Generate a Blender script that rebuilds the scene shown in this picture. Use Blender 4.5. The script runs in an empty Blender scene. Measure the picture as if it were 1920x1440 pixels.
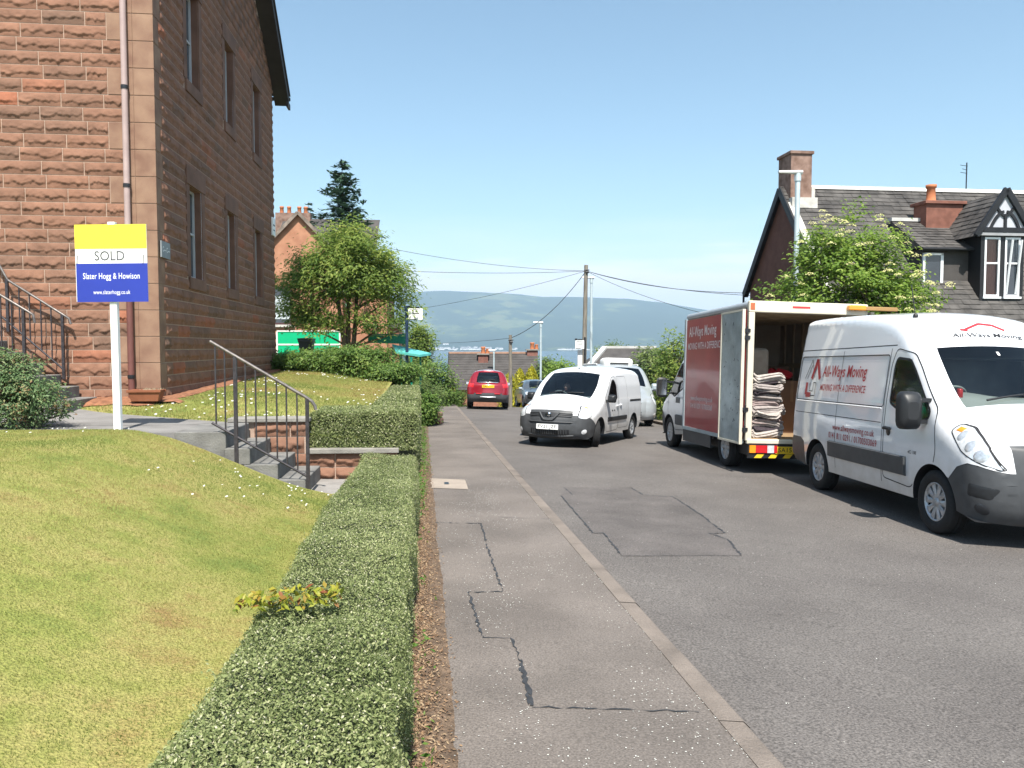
import bpy, bmesh, math, random
import numpy as np
from mathutils import Vector, Matrix
from mathutils.geometry import delaunay_2d_cdt
R = math.radians
SC = bpy.context.scene
COL = SC.collection
rng = random.Random(7)
NR = np.random.default_rng(11)

# ------------------------------------------------------------------ camera, sky, sun, exposure
FPX, PITCH, CAMZ = 1450.0, math.atan(70 / 1450.0), 1.74
cam_d = bpy.data.cameras.new('camera'); cam = bpy.data.objects.new('camera', cam_d); COL.objects.link(cam)
cam.location = (0, 0, CAMZ); cam.rotation_euler = (R(90) - PITCH, 0, 0)
cam_d.sensor_width = 36.0; cam_d.lens = FPX / 1920 * 36.0
cam_d.clip_start = 0.05; cam_d.clip_end = 60000
SC.camera = cam
SC.render.engine = 'CYCLES'
SC.cycles.use_denoising = True
SC.cycles.max_bounces = 6; SC.cycles.diffuse_bounces = 3; SC.cycles.glossy_bounces = 3
SC.cycles.transmission_bounces = 4; SC.cycles.transparent_max_bounces = 10; SC.cycles.volume_bounces = 0
SC.cycles.caustics_reflective = False; SC.cycles.caustics_refractive = False
SUNV = Vector((0.06, -0.617, 1.0)).normalized()          # towards the sun
SUN_EL = math.asin(SUNV.z); SUN_ROT = math.atan2(SUNV.x, SUNV.y)
W = bpy.data.worlds.new('World'); SC.world = W; W.use_nodes = True
nt = W.node_tree; nt.nodes.clear()
def N(nt, t, **k):
    n = nt.nodes.new(t)
    for a, b in k.items(): setattr(n, a, b)
    return n
o_ = N(nt, 'ShaderNodeOutputWorld'); bg = N(nt, 'ShaderNodeBackground'); sky = N(nt, 'ShaderNodeTexSky')
sky.sky_type = 'NISHITA'; sky.sun_disc = False; sky.sun_elevation = SUN_EL; sky.sun_rotation = SUN_ROT
sky.altitude = 40; sky.air_density = 1.0; sky.dust_density = 1.0; sky.ozone_density = 1.6
bg.inputs['Strength'].default_value = 0.105
# a thin bank of cloud low over the far shore, laid out by direction
tc = N(nt, 'ShaderNodeTexCoord'); sep = N(nt, 'ShaderNodeSeparateXYZ'); nt.links.new(tc.outputs['Generated'], sep.inputs[0])
mp = N(nt, 'ShaderNodeMapping'); mp.inputs['Scale'].default_value = (3.2, 3.2, 26)
nz = N(nt, 'ShaderNodeTexNoise'); nz.inputs['Scale'].default_value = 1.9; nz.inputs['Detail'].default_value = 5
nt.links.new(tc.outputs['Generated'], mp.inputs[0]); nt.links.new(mp.outputs[0], nz.inputs[0])
add = N(nt, 'ShaderNodeMath', operation='MULTIPLY_ADD'); add.inputs[1].default_value = 0.085; nt.links.new(nz.outputs[0], add.inputs[0]); nt.links.new(sep.outputs[2], add.inputs[2])
rp = N(nt, 'ShaderNodeValToRGB'); nt.links.new(add.outputs[0], rp.inputs[0])
cr = rp.color_ramp; cr.elements[0].position = 0.0; cr.elements[0].color = (.55, .55, .55, 1); cr.elements[1].position = 0.21; cr.elements[1].color = (0, 0, 0, 1)
e = cr.elements.new(0.128); e.color = (.95, .95, .95, 1); e = cr.elements.new(0.158); e.color = (.20, .20, .20, 1)
mx = N(nt, 'ShaderNodeMixRGB'); mx.inputs[2].default_value = (7.0, 6.9, 7.6, 1)
hs = N(nt, 'ShaderNodeHueSaturation'); hs.inputs['Saturation'].default_value = 1.0
nt.links.new(rp.outputs[0], mx.inputs[0]); nt.links.new(sky.outputs[0], hs.inputs['Color']); gm = N(nt, 'ShaderNodeMixRGB', blend_type='MULTIPLY'); gm.inputs[0].default_value = 1; gm.inputs[2].default_value = (1.08, 1.16, 1.04, 1); nt.links.new(hs.outputs[0], gm.inputs[1]); nt.links.new(gm.outputs[0], mx.inputs[1])
nt.links.new(mx.outputs[0], bg.inputs[0]); nt.links.new(bg.outputs[0], o_.inputs[0])
sd = bpy.data.lights.new('sun', 'SUN'); sun = bpy.data.objects.new('sun', sd); COL.objects.link(sun)
sd.energy = 5.0; sd.angle = R(0.53); sd.color = (1.0, 0.95, 0.87)
sun.rotation_euler = SUNV.to_track_quat('Z', 'Y').to_euler()
SC.view_settings.view_transform = 'Standard'; SC.view_settings.look = 'None'
SC.view_settings.gamma = 1.0; SC.view_settings.use_curve_mapping = False
SC.view_settings.exposure = 0.9

# ------------------------------------------------------------------ helpers
def at(px, py, Y):                                   # photo measurement -> world point at distance Y
    a = (px - 960) / FPX; b = -(py - 720) / FPX
    dy = b * math.sin(PITCH) + math.cos(PITCH); dz = b * math.cos(PITCH) - math.sin(PITCH)
    k = Y / dy
    return Vector((a * k, Y, CAMZ + dz * k))
def ss(a, b, x):
    t = min(1, max(0, (x - a) / (b - a))); return t * t * (3 - 2 * t)
def lerp(a, b, t): return a + (b - a) * t
def tag(o, label, cat, group=None, kind=None):
    if label: o['label'] = label
    if cat: o['category'] = cat
    if group: o['group'] = group
    if kind: o['kind'] = kind
    return o
def thing(name, label, cat, loc=(0, 0, 0), rotz=0, group=None):
    o = bpy.data.objects.new(name, None); COL.objects.link(o); o.empty_display_size = .2
    o.location = loc; o.rotation_euler = (0, 0, rotz)
    return tag(o, label, cat, group)
def link(name, me, parent=None):
    o = bpy.data.objects.new(name, me); COL.objects.link(o)
    if parent: o.parent = parent
    return o
def copy_tree(o, parent=None):
    c = o.copy(); COL.objects.link(c); c.parent = parent
    for ch in o.children: copy_tree(ch, c)
    return c

def noise2(x, y, seed=0):                            # smooth value noise, numpy
    x = np.asarray(x, float); y = np.asarray(y, float)
    xi = np.floor(x).astype(np.int64); yi = np.floor(y).astype(np.int64); fx = x - xi; fy = y - yi
    def h(i, j):
        n = (i * 374761393 + j * 668265263 + seed * 982451653) & 0x7fffffff
        n = ((n ^ (n >> 13)) * 1274126177) & 0x7fffffff
        return ((n ^ (n >> 16)) & 0xffff) / 65535.0
    u = fx * fx * (3 - 2 * fx); v = fy * fy * (3 - 2 * fy)
    return (h(xi, yi) * (1 - u) + h(xi + 1, yi) * u) * (1 - v) + (h(xi, yi + 1) * (1 - u) + h(xi + 1, yi + 1) * u) * v
def fbm(x, y, o=4, seed=0):
    s = 0; a = .5
    for k in range(o): s = s + a * noise2(np.asarray(x) * 2 ** k, np.asarray(y) * 2 ** k, seed + k); a *= .5
    return s

class MB:
    def __init__(s): s.v = []; s.f = []; s.m = []; s.sm = []
    def add(s, vs, fs, mi=0, smooth=False):
        b = len(s.v); s.v.extend([tuple(p) for p in vs])
        for f in fs: s.f.append(tuple(i + b for i in f)); s.m.append(mi); s.sm.append(smooth)
    def box(s, x0, x1, y0, y1, z0, z1, mi=0, M=None):
        vs = [Vector((x, y, z)) for z in (z0, z1) for y in (y0, y1) for x in (x0, x1)]
        if M is not None: vs = [M @ p for p in vs]
        s.add(vs, [(0, 2, 3, 1), (4, 5, 7, 6), (0, 1, 5, 4), (2, 6, 7, 3), (0, 4, 6, 2), (1, 3, 7, 5)], mi)
    def bar(s, a, b, w, h, mi=0, up=(0, 0, 1)):       # rectangular bar from a to b
        a = Vector(a); b = Vector(b); d = b - a; L = d.length; x = d.normalized()
        y = Vector(up).cross(x)
        if y.length < 1e-4: y = Vector((1, 0, 0)).cross(x)
        y.normalize(); z = x.cross(y)
        M = Matrix((x, y, z)).transposed().to_4x4(); M.translation = a
        s.box(0, L, -w / 2, w / 2, -h / 2, h / 2, mi, M)
    def tube(s, pts, r, n=8, mi=0, cap=True, smooth=True):
        pts = [Vector(p) for p in pts]; m = len(pts); rr = r if isinstance(r, (list, tuple)) else [r] * m
        t0 = (pts[1] - pts[0]).normalized(); u = t0.orthogonal().normalized(); vs = []
        for i, p in enumerate(pts):
            t = (pts[min(i + 1, m - 1)] - pts[max(i - 1, 0)]).normalized()
            u = (u - t * u.dot(t)).normalized(); w = t.cross(u)
            for k in range(n):
                a = 2 * math.pi * k / n; vs.append(p + (u * math.cos(a) + w * math.sin(a)) * rr[i])
        fs = [(i * n + k, i * n + (k + 1) % n, (i + 1) * n + (k + 1) % n, (i + 1) * n + k) for i in range(m - 1) for k in range(n)]
        s.add(vs, fs, mi, smooth)
        if cap:
            s.add(vs[:n], [tuple(reversed(range(n)))], mi); s.add(vs[-n:], [tuple(range(n))], mi)
    def lathe(s, prof, n=20, mi=0, M=None, smooth=True):   # prof of (r, z) about local z
        vs = []
        for r, z in prof:
            for k in range(n):
                a = 2 * math.pi * k / n; p = Vector((r * math.cos(a), r * math.sin(a), z)); vs.append(M @ p if M is not None else p)
        fs = [(i * n + k, i * n + (k + 1) % n, (i + 1) * n + (k + 1) % n, (i + 1) * n + k) for i in range(len(prof) - 1) for k in range(n)]
        s.add(vs, fs, mi, smooth)
    def prism(s, poly, d0, d1, fn, mi=0):              # poly 2-D, fn(u, v, d) -> 3-D
        n = len(poly); a = [fn(u, v, d0) for u, v in poly]; b = [fn(u, v, d1) for u, v in poly]
        s.add(a + b, [tuple(reversed(range(n))), tuple(range(n, 2 * n))] + [(i, (i + 1) % n, n + (i + 1) % n, n + i) for i in range(n)], mi)
    def grid(s, P, mi=0, smooth=True, flip=False):      # P[i][j]
        n = len(P); m = len(P[0]); fs = []
        for i in range(n - 1):
            for j in range(m - 1):
                f = (i * m + j, i * m + j + 1, (i + 1) * m + j + 1, (i + 1) * m + j); fs.append(f[::-1] if flip else f)
        s.add([p for r in P for p in r], fs, mi, smooth)
    def build(s, name, mats, parent=None, bevel=0, weld=0, fix=False, sharp=None, segs=2):
        me = bpy.data.meshes.new(name); me.from_pydata(s.v, [], s.f); 
        for m in (mats if isinstance(mats, (list, tuple)) else [mats]): me.materials.append(m)
        me.polygons.foreach_set('material_index', s.m); me.polygons.foreach_set('use_smooth', s.sm); me.update()
        if weld or fix or sharp:
            bm = bmesh.new(); bm.from_mesh(me)
            if weld: bmesh.ops.remove_doubles(bm, verts=bm.verts, dist=weld)
            if fix: bmesh.ops.recalc_face_normals(bm, faces=bm.faces)
            if sharp:
                for ed in bm.edges:
                    if len(ed.link_faces) == 2 and ed.calc_face_angle(0) > R(sharp): ed.smooth = False
            bm.to_mesh(me); bm.free()
        o = link(name, me, parent)
        if bevel:
            b = o.modifiers.new('Bevel', 'BEVEL'); b.width = bevel; b.segments = segs; b.limit_method = 'ANGLE'; b.angle_limit = R(40)
        return o

# ------------------------------------------------------------------ materials
def newmat(name):
    m = bpy.data.materials.new(name); m.use_nodes = True; nt = m.node_tree; b = nt.nodes['Principled BSDF']; return m, nt, b
def M(name, c, rough=.6, metal=0, var=.12, scale=4, bump=0, bscale=60, spec=.4, coat=0, c2=None, detail=4, stretch=None, fine=0, fscale=150):
    m, nt, b = newmat(name)
    b.inputs['Roughness'].default_value = rough; b.inputs['Metallic'].default_value = metal
    b.inputs['Specular IOR Level'].default_value = spec; b.inputs['Coat Weight'].default_value = coat; b.inputs['Coat Roughness'].default_value = .04
    tc = N(nt, 'ShaderNodeTexCoord'); src = tc.outputs['Object']
    if stretch:
        mp = N(nt, 'ShaderNodeMapping'); mp.inputs['Scale'].default_value = stretch; nt.links.new(src, mp.inputs[0]); src = mp.outputs[0]
    nz = N(nt, 'ShaderNodeTexNoise'); nz.inputs['Scale'].default_value = scale; nz.inputs['Detail'].default_value = detail; nt.links.new(src, nz.inputs[0])
    rp = N(nt, 'ShaderNodeValToRGB'); nt.links.new(nz.outputs[0], rp.inputs[0])
    a = [min(1, x * (1 - var)) for x in c]; d = c2 or [min(1, x * (1 + var)) for x in c]
    rp.color_ramp.elements[0].position = .32; rp.color_ramp.elements[1].position = .68
    rp.color_ramp.elements[0].color = (*a, 1); rp.color_ramp.elements[1].color = (*d, 1)
    out = rp.outputs[0]
    if fine:
        n3 = N(nt, 'ShaderNodeTexNoise'); n3.inputs['Scale'].default_value = fscale; n3.inputs['Detail'].default_value = 3; nt.links.new(src, n3.inputs[0])
        mr = N(nt, 'ShaderNodeMapRange'); mr.inputs[1].default_value = .3; mr.inputs[2].default_value = .7; mr.inputs[3].default_value = 1 - fine; mr.inputs[4].default_value = 1 + fine; nt.links.new(n3.outputs[0], mr.inputs[0])
        mu = N(nt, 'ShaderNodeVectorMath', operation='SCALE'); nt.links.new(out, mu.inputs[0]); nt.links.new(mr.outputs[0], mu.inputs['Scale']); out = mu.outputs[0]
    nt.links.new(out, b.inputs['Base Color'])
    if bump:
        n2 = N(nt, 'ShaderNodeTexNoise'); n2.inputs['Scale'].default_value = bscale; n2.inputs['Detail'].default_value = 5; nt.links.new(src, n2.inputs[0])
        bp = N(nt, 'ShaderNodeBump'); bp.inputs['Strength'].default_value = bump; bp.inputs['Distance'].default_value = .02
        nt.links.new(n2.outputs[0], bp.inputs['Height']); nt.links.new(bp.outputs[0], b.inputs['Normal'])
    return m
def Mleaf(name, cols, trans=.35, rough=.5, spec=.3):     # leaf material driven by a per-leaf 'tint' attribute
    m, nt, b = newmat(name)
    at_ = N(nt, 'ShaderNodeAttribute'); at_.attribute_name = 'tint'
    rp = N(nt, 'ShaderNodeValToRGB'); nt.links.new(at_.outputs['Fac'], rp.inputs[0])
    cr = rp.color_ramp; cr.elements[0].color = (*cols[0], 1); cr.elements[1].color = (*cols[-1], 1)
    for i, c in enumerate(cols[1:-1]): e = cr.elements.new((i + 1) / (len(cols) - 1)); e.color = (*c, 1)
    nt.links.new(rp.outputs[0], b.inputs['Base Color']); b.inputs['Roughness'].default_value = rough; b.inputs['Specular IOR Level'].default_value = spec
    tr = N(nt, 'ShaderNodeBsdfTranslucent'); nt.links.new(rp.outputs[0], tr.inputs[0])
    mx = N(nt, 'ShaderNodeMixShader'); mx.inputs[0].default_value = trans
    out = nt.nodes['Material Output']; nt.links.new(b.outputs[0], mx.inputs[1]); nt.links.new(tr.outputs[0], mx.inputs[2]); nt.links.new(mx.outputs[0], out.inputs[0])
    return m
def Mglass(name, tint=(.45, .5, .52), gloss=1.0):
    m, nt, b = newmat(name); nt.nodes.remove(b)
    t = N(nt, 'ShaderNodeBsdfTransparent'); t.inputs[0].default_value = (*tint, 1)
    g = N(nt, 'ShaderNodeBsdfGlossy'); g.inputs['Roughness'].default_value = .03; g.inputs[0].default_value = (gloss, gloss, gloss, 1)
    f = N(nt, 'ShaderNodeFresnel'); f.inputs[0].default_value = 1.5
    mx = N(nt, 'ShaderNodeMixShader'); nt.links.new(f.outputs[0], mx.inputs[0]); nt.links.new(t.outputs[0], mx.inputs[1]); nt.links.new(g.outputs[0], mx.inputs[2])
    nt.links.new(mx.outputs[0], nt.nodes['Material Output'].inputs[0]); return m

MT = {}
MT['black_plastic'] = M('black_plastic', (.018, .019, .021), .45, var=.15)
MT['grey_plastic'] = M('grey_plastic', (.055, .058, .062), .5, var=.12, scale=9)
MT['rubber'] = M('rubber', (.016, .016, .017), .8, var=.2, scale=30, bump=.2, bscale=200)
MT['dark_metal'] = M('dark_metal', (.03, .032, .036), .4, .3, var=.3, scale=12)
MT['rail_metal'] = M('rail_metal', (.045, .04, .045), .45, .2, var=.3, scale=25)
MT['handrail_metal'] = M('handrail_metal', (.17, .15, .14), .4, .5, var=.35, scale=15)
MT['alloy'] = M('alloy', (.52, .53, .54), .3, .85, var=.1)
MT['wheel_trim'] = M('wheel_trim', (.42, .43, .45), .35, .5, var=.2, scale=12)
MT['galvanised'] = M('galvanised', (.36, .42, .45), .5, .3, var=.12)
MT['white_paint'] = M('white_paint', (.80, .80, .80), .28, var=.02, coat=.8, scale=1.5)
MT['seam'] = M('seam', (.02, .02, .022), .7)
MT['interior'] = M('interior', (.12, .125, .135), .85, var=.2)
MT['dash'] = M('dash', (.20, .215, .205), .7, var=.1)
MT['seat_cloth'] = M('seat_cloth', (.13, .14, .155), .9, var=.2, scale=20)
MT['glass'] = Mglass('windscreen_glass', (.80, .86, .86))
MT['tinted_glass'] = Mglass('tinted_glass', (.62, .70, .74))
MT['clear_glass'] = Mglass('clear_glass', (.85, .88, .9))
MT['dark_glass'] = M('dark_glass', (.012, .018, .024), .04, var=.1, spec=.7)
MT['chrome'] = M('chrome', (.75, .76, .78), .12, 1, var=.03)
MT['lamp_white'] = M('lamp_white', (.72, .74, .76), .18, .25, var=.15, scale=22, coat=1)
MT['lamp_red'] = M('lamp_red', (.5, .02, .025), .2, var=.15, coat=1)
MT['lamp_amber'] = M('lamp_amber', (.75, .28, .02), .25, var=.1, coat=.8)
MT['plate_white'] = M('plate_white', (.8, .8, .78), .4, var=.02)
MT['plate_yellow'] = M('plate_yellow', (.8, .52, .03), .4, var=.04)
MT['ink'] = M('ink', (.015, .015, .016), .5)
MT['white_ink'] = M('white_ink', (.82, .82, .82), .5, var=.02)
MT['red_ink'] = M('red_ink', (.38, .025, .035), .4, var=.05)
MT['white_trim'] = M('white_trim', (.72, .72, .70), .5, var=.06, scale=9)
MT['concrete'] = M('concrete', (.24, .225, .20), .9, var=.2, scale=5, bump=.4, bscale=50, fine=.15)
MT['step_stone'] = M('step_stone', (.17, .165, .155), .9, var=.25, scale=4, bump=.4, bscale=40, fine=.2)
MT['bark'] = M('bark', (.09, .07, .05), .9, var=.4, scale=8, bump=.6, bscale=30, stretch=(1, 1, .2))
MT['twig'] = M('twig', (.06, .045, .03), .9, var=.3)
MT['pole_wood'] = M('pole_wood', (.19, .17, .14), .85, var=.35, scale=6, stretch=(3, 3, .3))
MT['cardboard'] = M('cardboard', (.19, .11, .068), .85, var=.08)
MT['wire'] = M('wire', (.03, .03, .032), .6)

def text_geo(txt, height, bold=.0, shear=0, space=1.0, xs=1.0):
    cu = bpy.data.curves.new('t', 'FONT'); cu.body = txt; cu.size = 1; cu.offset = bold; cu.shear = shear; cu.space_character = space
    cu.align_x = 'CENTER'; cu.align_y = 'CENTER'; cu.resolution_u = 3; cu.fill_mode = 'BOTH'
    o = bpy.data.objects.new('t', cu); COL.objects.link(o); bpy.context.view_layer.update()
    me = bpy.data.meshes.new_from_object(o.evaluated_get(bpy.context.evaluated_depsgraph_get()))
    k = height / .70                                      # capital height of the built-in face is about 0.70
    vs = [(v.co.x * k * xs, v.co.y * k) for v in me.vertices]; fs = [tuple(p.vertices) for p in me.polygons]
    bpy.data.objects.remove(o); bpy.data.curves.remove(cu); bpy.data.meshes.remove(me)
    return vs, fs
def add_text(mb, txt, height, fn, mi=0, off=(0, 0), width=None, **k):   # fn(u, v) -> 3-D
    vs, fs = text_geo(txt, height, **k)
    if width:
        w = max(v[0] for v in vs) - min(v[0] for v in vs); vs = [(x * width / w, y) for x, y in vs]
    cx = (max(v[0] for v in vs) + min(v[0] for v in vs)) / 2
    mb.add([fn(u - cx + off[0], v + off[1]) for u, v in vs], fs, mi)

# ------------------------------------------------------------------ leaves
def leaf_mesh(name, mat, C, Nrm, size, aspect=.5, tint=None, parent=None, fold=.25, updir=None, droop=0):
    C = np.asarray(C, float); n = len(C); Nrm = np.asarray(Nrm, float); Nrm = Nrm / (np.linalg.norm(Nrm, axis=1, keepdims=True) + 1e-9)
    size = np.broadcast_to(np.asarray(size, float), (n,)).reshape(n, 1)
    if updir is None: ax = NR.normal(size=(n, 3))
    else: ax = np.asarray(updir, float)
    ax = ax - Nrm * (ax * Nrm).sum(1, keepdims=True); ax /= (np.linalg.norm(ax, axis=1, keepdims=True) + 1e-9)
    sd_ = np.cross(Nrm, ax)
    L = ax * size; Wd = sd_ * size * aspect * .5; F = Nrm * size * fold * aspect
    V = np.stack([C - L * .5, C + Wd + F * .5 - L * .05, C + L * .5 - Nrm * size * droop, C - Wd + F * .5 - L * .05], 1).reshape(-1, 3)
    b = np.arange(n)[:, None] * 4
    Fc = np.concatenate([b + np.array([[0, 1, 2]]), b + np.array([[0, 2, 3]])], 1).reshape(-1)
    me = bpy.data.meshes.new(name); me.vertices.add(n * 4); me.vertices.foreach_set('co', V.ravel())
    me.loops.add(n * 6); me.loops.foreach_set('vertex_index', Fc.astype(np.int32))
    me.polygons.add(n * 2); me.polygons.foreach_set('loop_start', np.arange(n * 2, dtype=np.int32) * 3); me.polygons.foreach_set('loop_total', np.full(n * 2, 3, np.int32))
    if tint is None: tint = NR.random(n)
    a = me.attributes.new('tint', 'FLOAT', 'POINT'); a.data.foreach_set('value', np.repeat(np.clip(tint, 0, 1), 4).astype(np.float32))
    me.materials.append(mat); me.update(calc_edges=True); me.validate()
    return link(name, me, parent)
# ------------------------------------------------------------------ the lie of the land
SL = 0.115                                            # the street runs a little left of the camera axis: u = X + SL * Y
def extra(Y):
    t = max(0, Y - 33); return .004 * t * t if t < 10.6 else .449 + .085 * (t - 10.6)
def road_z(X, Y): return -.028 * Y - extra(Y) - .025 * (X + SL * Y - 1.5)
def pave_z(Y): return .10 - .028 * Y - extra(Y)
def bank(w): return .86 * ss(0, 3.0, w) + .02
def plateau(Y): return .74 + .022 * (Y - 10) - ss(26, 60, Y) * 5
def lawn_z(X, Y):
    w = -.78 - (X + SL * Y)
    return pave_z(Y) + bank(w) + .02 * max(0, w - 3.0) + .015 * math.sin(X * 1.7 + Y) * ss(0, 1, w)
def rightpave_z(Y): return -.028 * Y - extra(Y) - .025 * 6.5 + .10
SEA = -26.3
def ground_z(X, Y):
    u = X + SL * Y
    if Y > 60:
        base = road_z(0, 60) - (Y - 60) * .1 - .3
        return max(base, SEA - 3)
    if u < .06:
        if Y < 9.4: z = pave_z(Y) + bank(-.78 - u) - .25
        else: z = lerp(plateau(Y) - .5, pave_z(Y) - .1, ss(-1.6, -.5, u)) if Y > 11.3 else pave_z(Y) - .15
    elif u > 9.6: z = rightpave_z(Y) - .03
    else: z = road_z(X, Y) - .12
    return z

M_asph = M('road_asphalt', (.120, .107, .099), .9, var=.10, scale=.9, bump=.6, bscale=110, fine=.5, fscale=75, c2=(.140, .126, .116), detail=7)
M_pave = M('pavement_asphalt', (.150, .129, .114), .92, var=.2, scale=1.1, bump=.5, bscale=140, fine=.36, fscale=95, detail=7)
M_patch = M('patch_asphalt', (.106, .094, .088), .9, var=.2, scale=2, bump=.6, bscale=110, fine=.42, fscale=80, detail=7)
M_kerb = M('kerb_stone', (.172, .143, .121), .9, var=.22, scale=3, bump=.5, bscale=60, fine=.2)
M_tar = M('tar', (.035, .035, .037), .6, var=.3, scale=20, bump=.3)
M_soil = M('soil', (.13, .088, .058), .95, var=.35, scale=14, bump=.7, bscale=90, fine=.35, fscale=90)
M_earth = M('earth', (.07, .09, .03), .95, var=.3, scale=1.2)
def lawn_mat():
    m, nt, b = newmat('lawn_turf'); b.inputs['Roughness'].default_value = .9; b.inputs['Specular IOR Level'].default_value = .15
    tc = N(nt, 'ShaderNodeTexCoord')
    n1 = N(nt, 'ShaderNodeTexNoise'); n1.inputs['Scale'].default_value = .8; n1.inputs['Detail'].default_value = 9; n1.inputs['Roughness'].default_value = .72
    n2 = N(nt, 'ShaderNodeTexNoise'); n2.inputs['Scale'].default_value = 70; n2.inputs['Detail'].default_value = 4
    for n in (n1, n2): nt.links.new(tc.outputs['Object'], n.inputs[0])
    rp = N(nt, 'ShaderNodeValToRGB'); nt.links.new(n1.outputs[0], rp.inputs[0]); cr = rp.color_ramp
    cr.elements[0].position = .37; cr.elements[0].color = (.145, .185, .045, 1); cr.elements[1].position = .66; cr.elements[1].color = (.24, .165, .065, 1)
    e = cr.elements.new(.46); e.color = (.215, .23, .06, 1); e = cr.elements.new(.56); e.color = (.29, .265, .09, 1)
    mr = N(nt, 'ShaderNodeMapRange'); mr.inputs[1].default_value = .3; mr.inputs[2].default_value = .7; mr.inputs[3].default_value = .7; mr.inputs[4].default_value = 1.3; nt.links.new(n2.outputs[0], mr.inputs[0])
    mu = N(nt, 'ShaderNodeVectorMath', operation='SCALE'); nt.links.new(rp.outputs[0], mu.inputs[0]); nt.links.new(mr.outputs[0], mu.inputs['Scale']); nt.links.new(mu.outputs[0], b.inputs['Base Color'])
    bp = N(nt, 'ShaderNodeBump'); bp.inputs['Strength'].default_value = .8; bp.inputs['Distance'].default_value = .02; nt.links.new(n2.outputs[0], bp.inputs['Height']); nt.links.new(bp.outputs[0], b.inputs['Normal'])
    return m
M_lawn = lawn_mat()
def struct(o): o['kind'] = 'structure'; return o
def ysteps(a, b, n): return [a + (b - a) * i / n for i in range(n + 1)]

# the ground: one sheet from behind the camera to the shore
ys = ysteps(-8, 60, 136) + [65, 75, 90, 110, 140, 180, 230, 300, 360, 420, 600]
us = [-700, -300, -150, -80, -50, -35, -25, -18] + ysteps(-14, 14, 112) + [18, 25, 35, 50, 80, 150, 300, 700]
g = MB(); g.grid([[Vector((u - SL * Y, Y, ground_z(u - SL * Y, Y))) for u in us] for Y in ys], flip=True)
struct(g.build('ground', M_earth))
def strip(name, u0, u1, ya, yb, n, zf, mat, m=8):
    b = MB(); b.grid([[Vector((lerp(u0, u1, j / m) - SL * Y, Y, zf(lerp(u0, u1, j / m) - SL * Y, Y))) for j in range(m + 1)] for Y in ysteps(ya, yb, n)], flip=True)
    return struct(b.build(name, mat))
strip('road', 1.47, 8.05, -7, 75, 160, road_z, M_asph, 12)
strip('pavement', .02, 1.385, -7, 60, 130, lambda X, Y: pave_z(Y), M_pave, 4)
strip('far_pavement', 8.12, 9.9, -7, 60, 130, lambda X, Y: rightpave_z(Y), M_pave, 4)
# kerbs: worn stone edging in lengths, barely proud of the road
def kerb(u0, u1, top, ya, yb):
    b = MB(); Y = ya; r = random.Random(3)
    while Y < yb:
        L = .91; d = r.uniform(-.002, .002); e = r.uniform(-.004, .004); A = []
        for Yq in (Y + .003, Y + L - .003):
            z = top(Yq) + d; A.append([Vector((u - SL * Yq, Yq, zz)) for u, zz in ((u0, z - .2), (u0, z), (u1 - .03 + e, z - .006), (u1 + e, z - .035), (u1 + e, z - .2))])
        b.grid(A, smooth=False)
        Y += L
    return struct(b.build('kerb', M_kerb, fix=False))
kerb(1.365, 1.51, lambda Y: pave_z(Y) + .004, -6.5, 50)
kerb(8.13, 7.99, lambda Y: rightpave_z(Y) + .004, -6.5, 50)
# the litter strip between hedge and pavement
b = MB(); P = []
for i, Y in enumerate(ysteps(.5, 24, 300)):
    row = []
    for j in range(7):
        u = -.16 + .30 * j / 6 + (.05 * (float(fbm(Y * 1.5, 3, 3)) - .5) if j == 6 else 0)
        h = .035 * (1 - (j / 6) ** 2) + .02 * (float(noise2(Y * 9, j * 1.3, 5)) - .5)
        row.append(Vector((u - SL * Y, Y, pave_z(Y) + (h if j < 6 else -.002))))
    P.append(row)
b.grid(P, flip=True); struct(b.build('soil_strip', M_soil))

def on_pave(px, py):                                  # image measurement -> pavement surface
    Y = 5.0
    for _ in range(30):
        p = at(px, py, Y); err = p.z - pave_z(Y)
        Y *= 1 + .5 * err / (CAMZ - pave_z(Y))
    return at(px, py, Y)
def on_road(px, py):
    Y = 8.0
    for _ in range(40):
        p = at(px, py, Y); z = road_z(p.x, Y); Y *= 1 + .5 * (p.z - z) / (CAMZ - z)
    return at(px, py, Y)
def seam(pts, w, surf, seed):
    r = random.Random(seed); b = MB(); L = []
    Q = [surf(*p) for p in pts]
    for a, c in zip(Q[:-1], Q[1:]):
        n = max(2, int((c - a).length / .035))
        d = (c - a).normalized(); s = Vector((-d.y, d.x, 0))
        row = []
        for i in range(n + 1):
            p = a.lerp(c, i / n) + s * r.uniform(-.010, .010); hw = w * .8 * r.uniform(.25, 1.0) * (1 if r.random() > .22 else .12)
            row.append((p + s * hw + Vector((0, 0, .005)), p - s * hw + Vector((0, 0, .005))))
        b.grid([[x[0], x[1]] for x in row])
    return struct(b.build('tar_seam', M_tar))
seam([(800, 980), (902, 982), (915, 1030), (942, 1110)], .014, on_pave, 1)
seam([(942, 1110), (878, 1111), (905, 1195), (958, 1197), (975, 1238), (995, 1322)], .014, on_pave, 2)
seam([(978, 1245), (998, 1324)], .022, on_pave, 3)
seam([(998, 1326), (1120, 1331), (1310, 1335)], .009, on_pave, 4)
seam([(880, 968), (1040, 974)], .006, on_pave, 5)
seam([(1052, 930), (1112, 1000), (1132, 1000), (1167, 1043)], .018, on_road, 6)
seam([(1058, 914), (1073, 928)], .014, on_road, 7)
seam([(1182, 914), (1205, 928), (1262, 932), (1315, 966), (1358, 1000), (1330, 1001), (1365, 1012), (1390, 1042)], .022, on_road, 8)
seam([(1167, 1043), (1390, 1043)], .007, on_road, 9)
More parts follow.
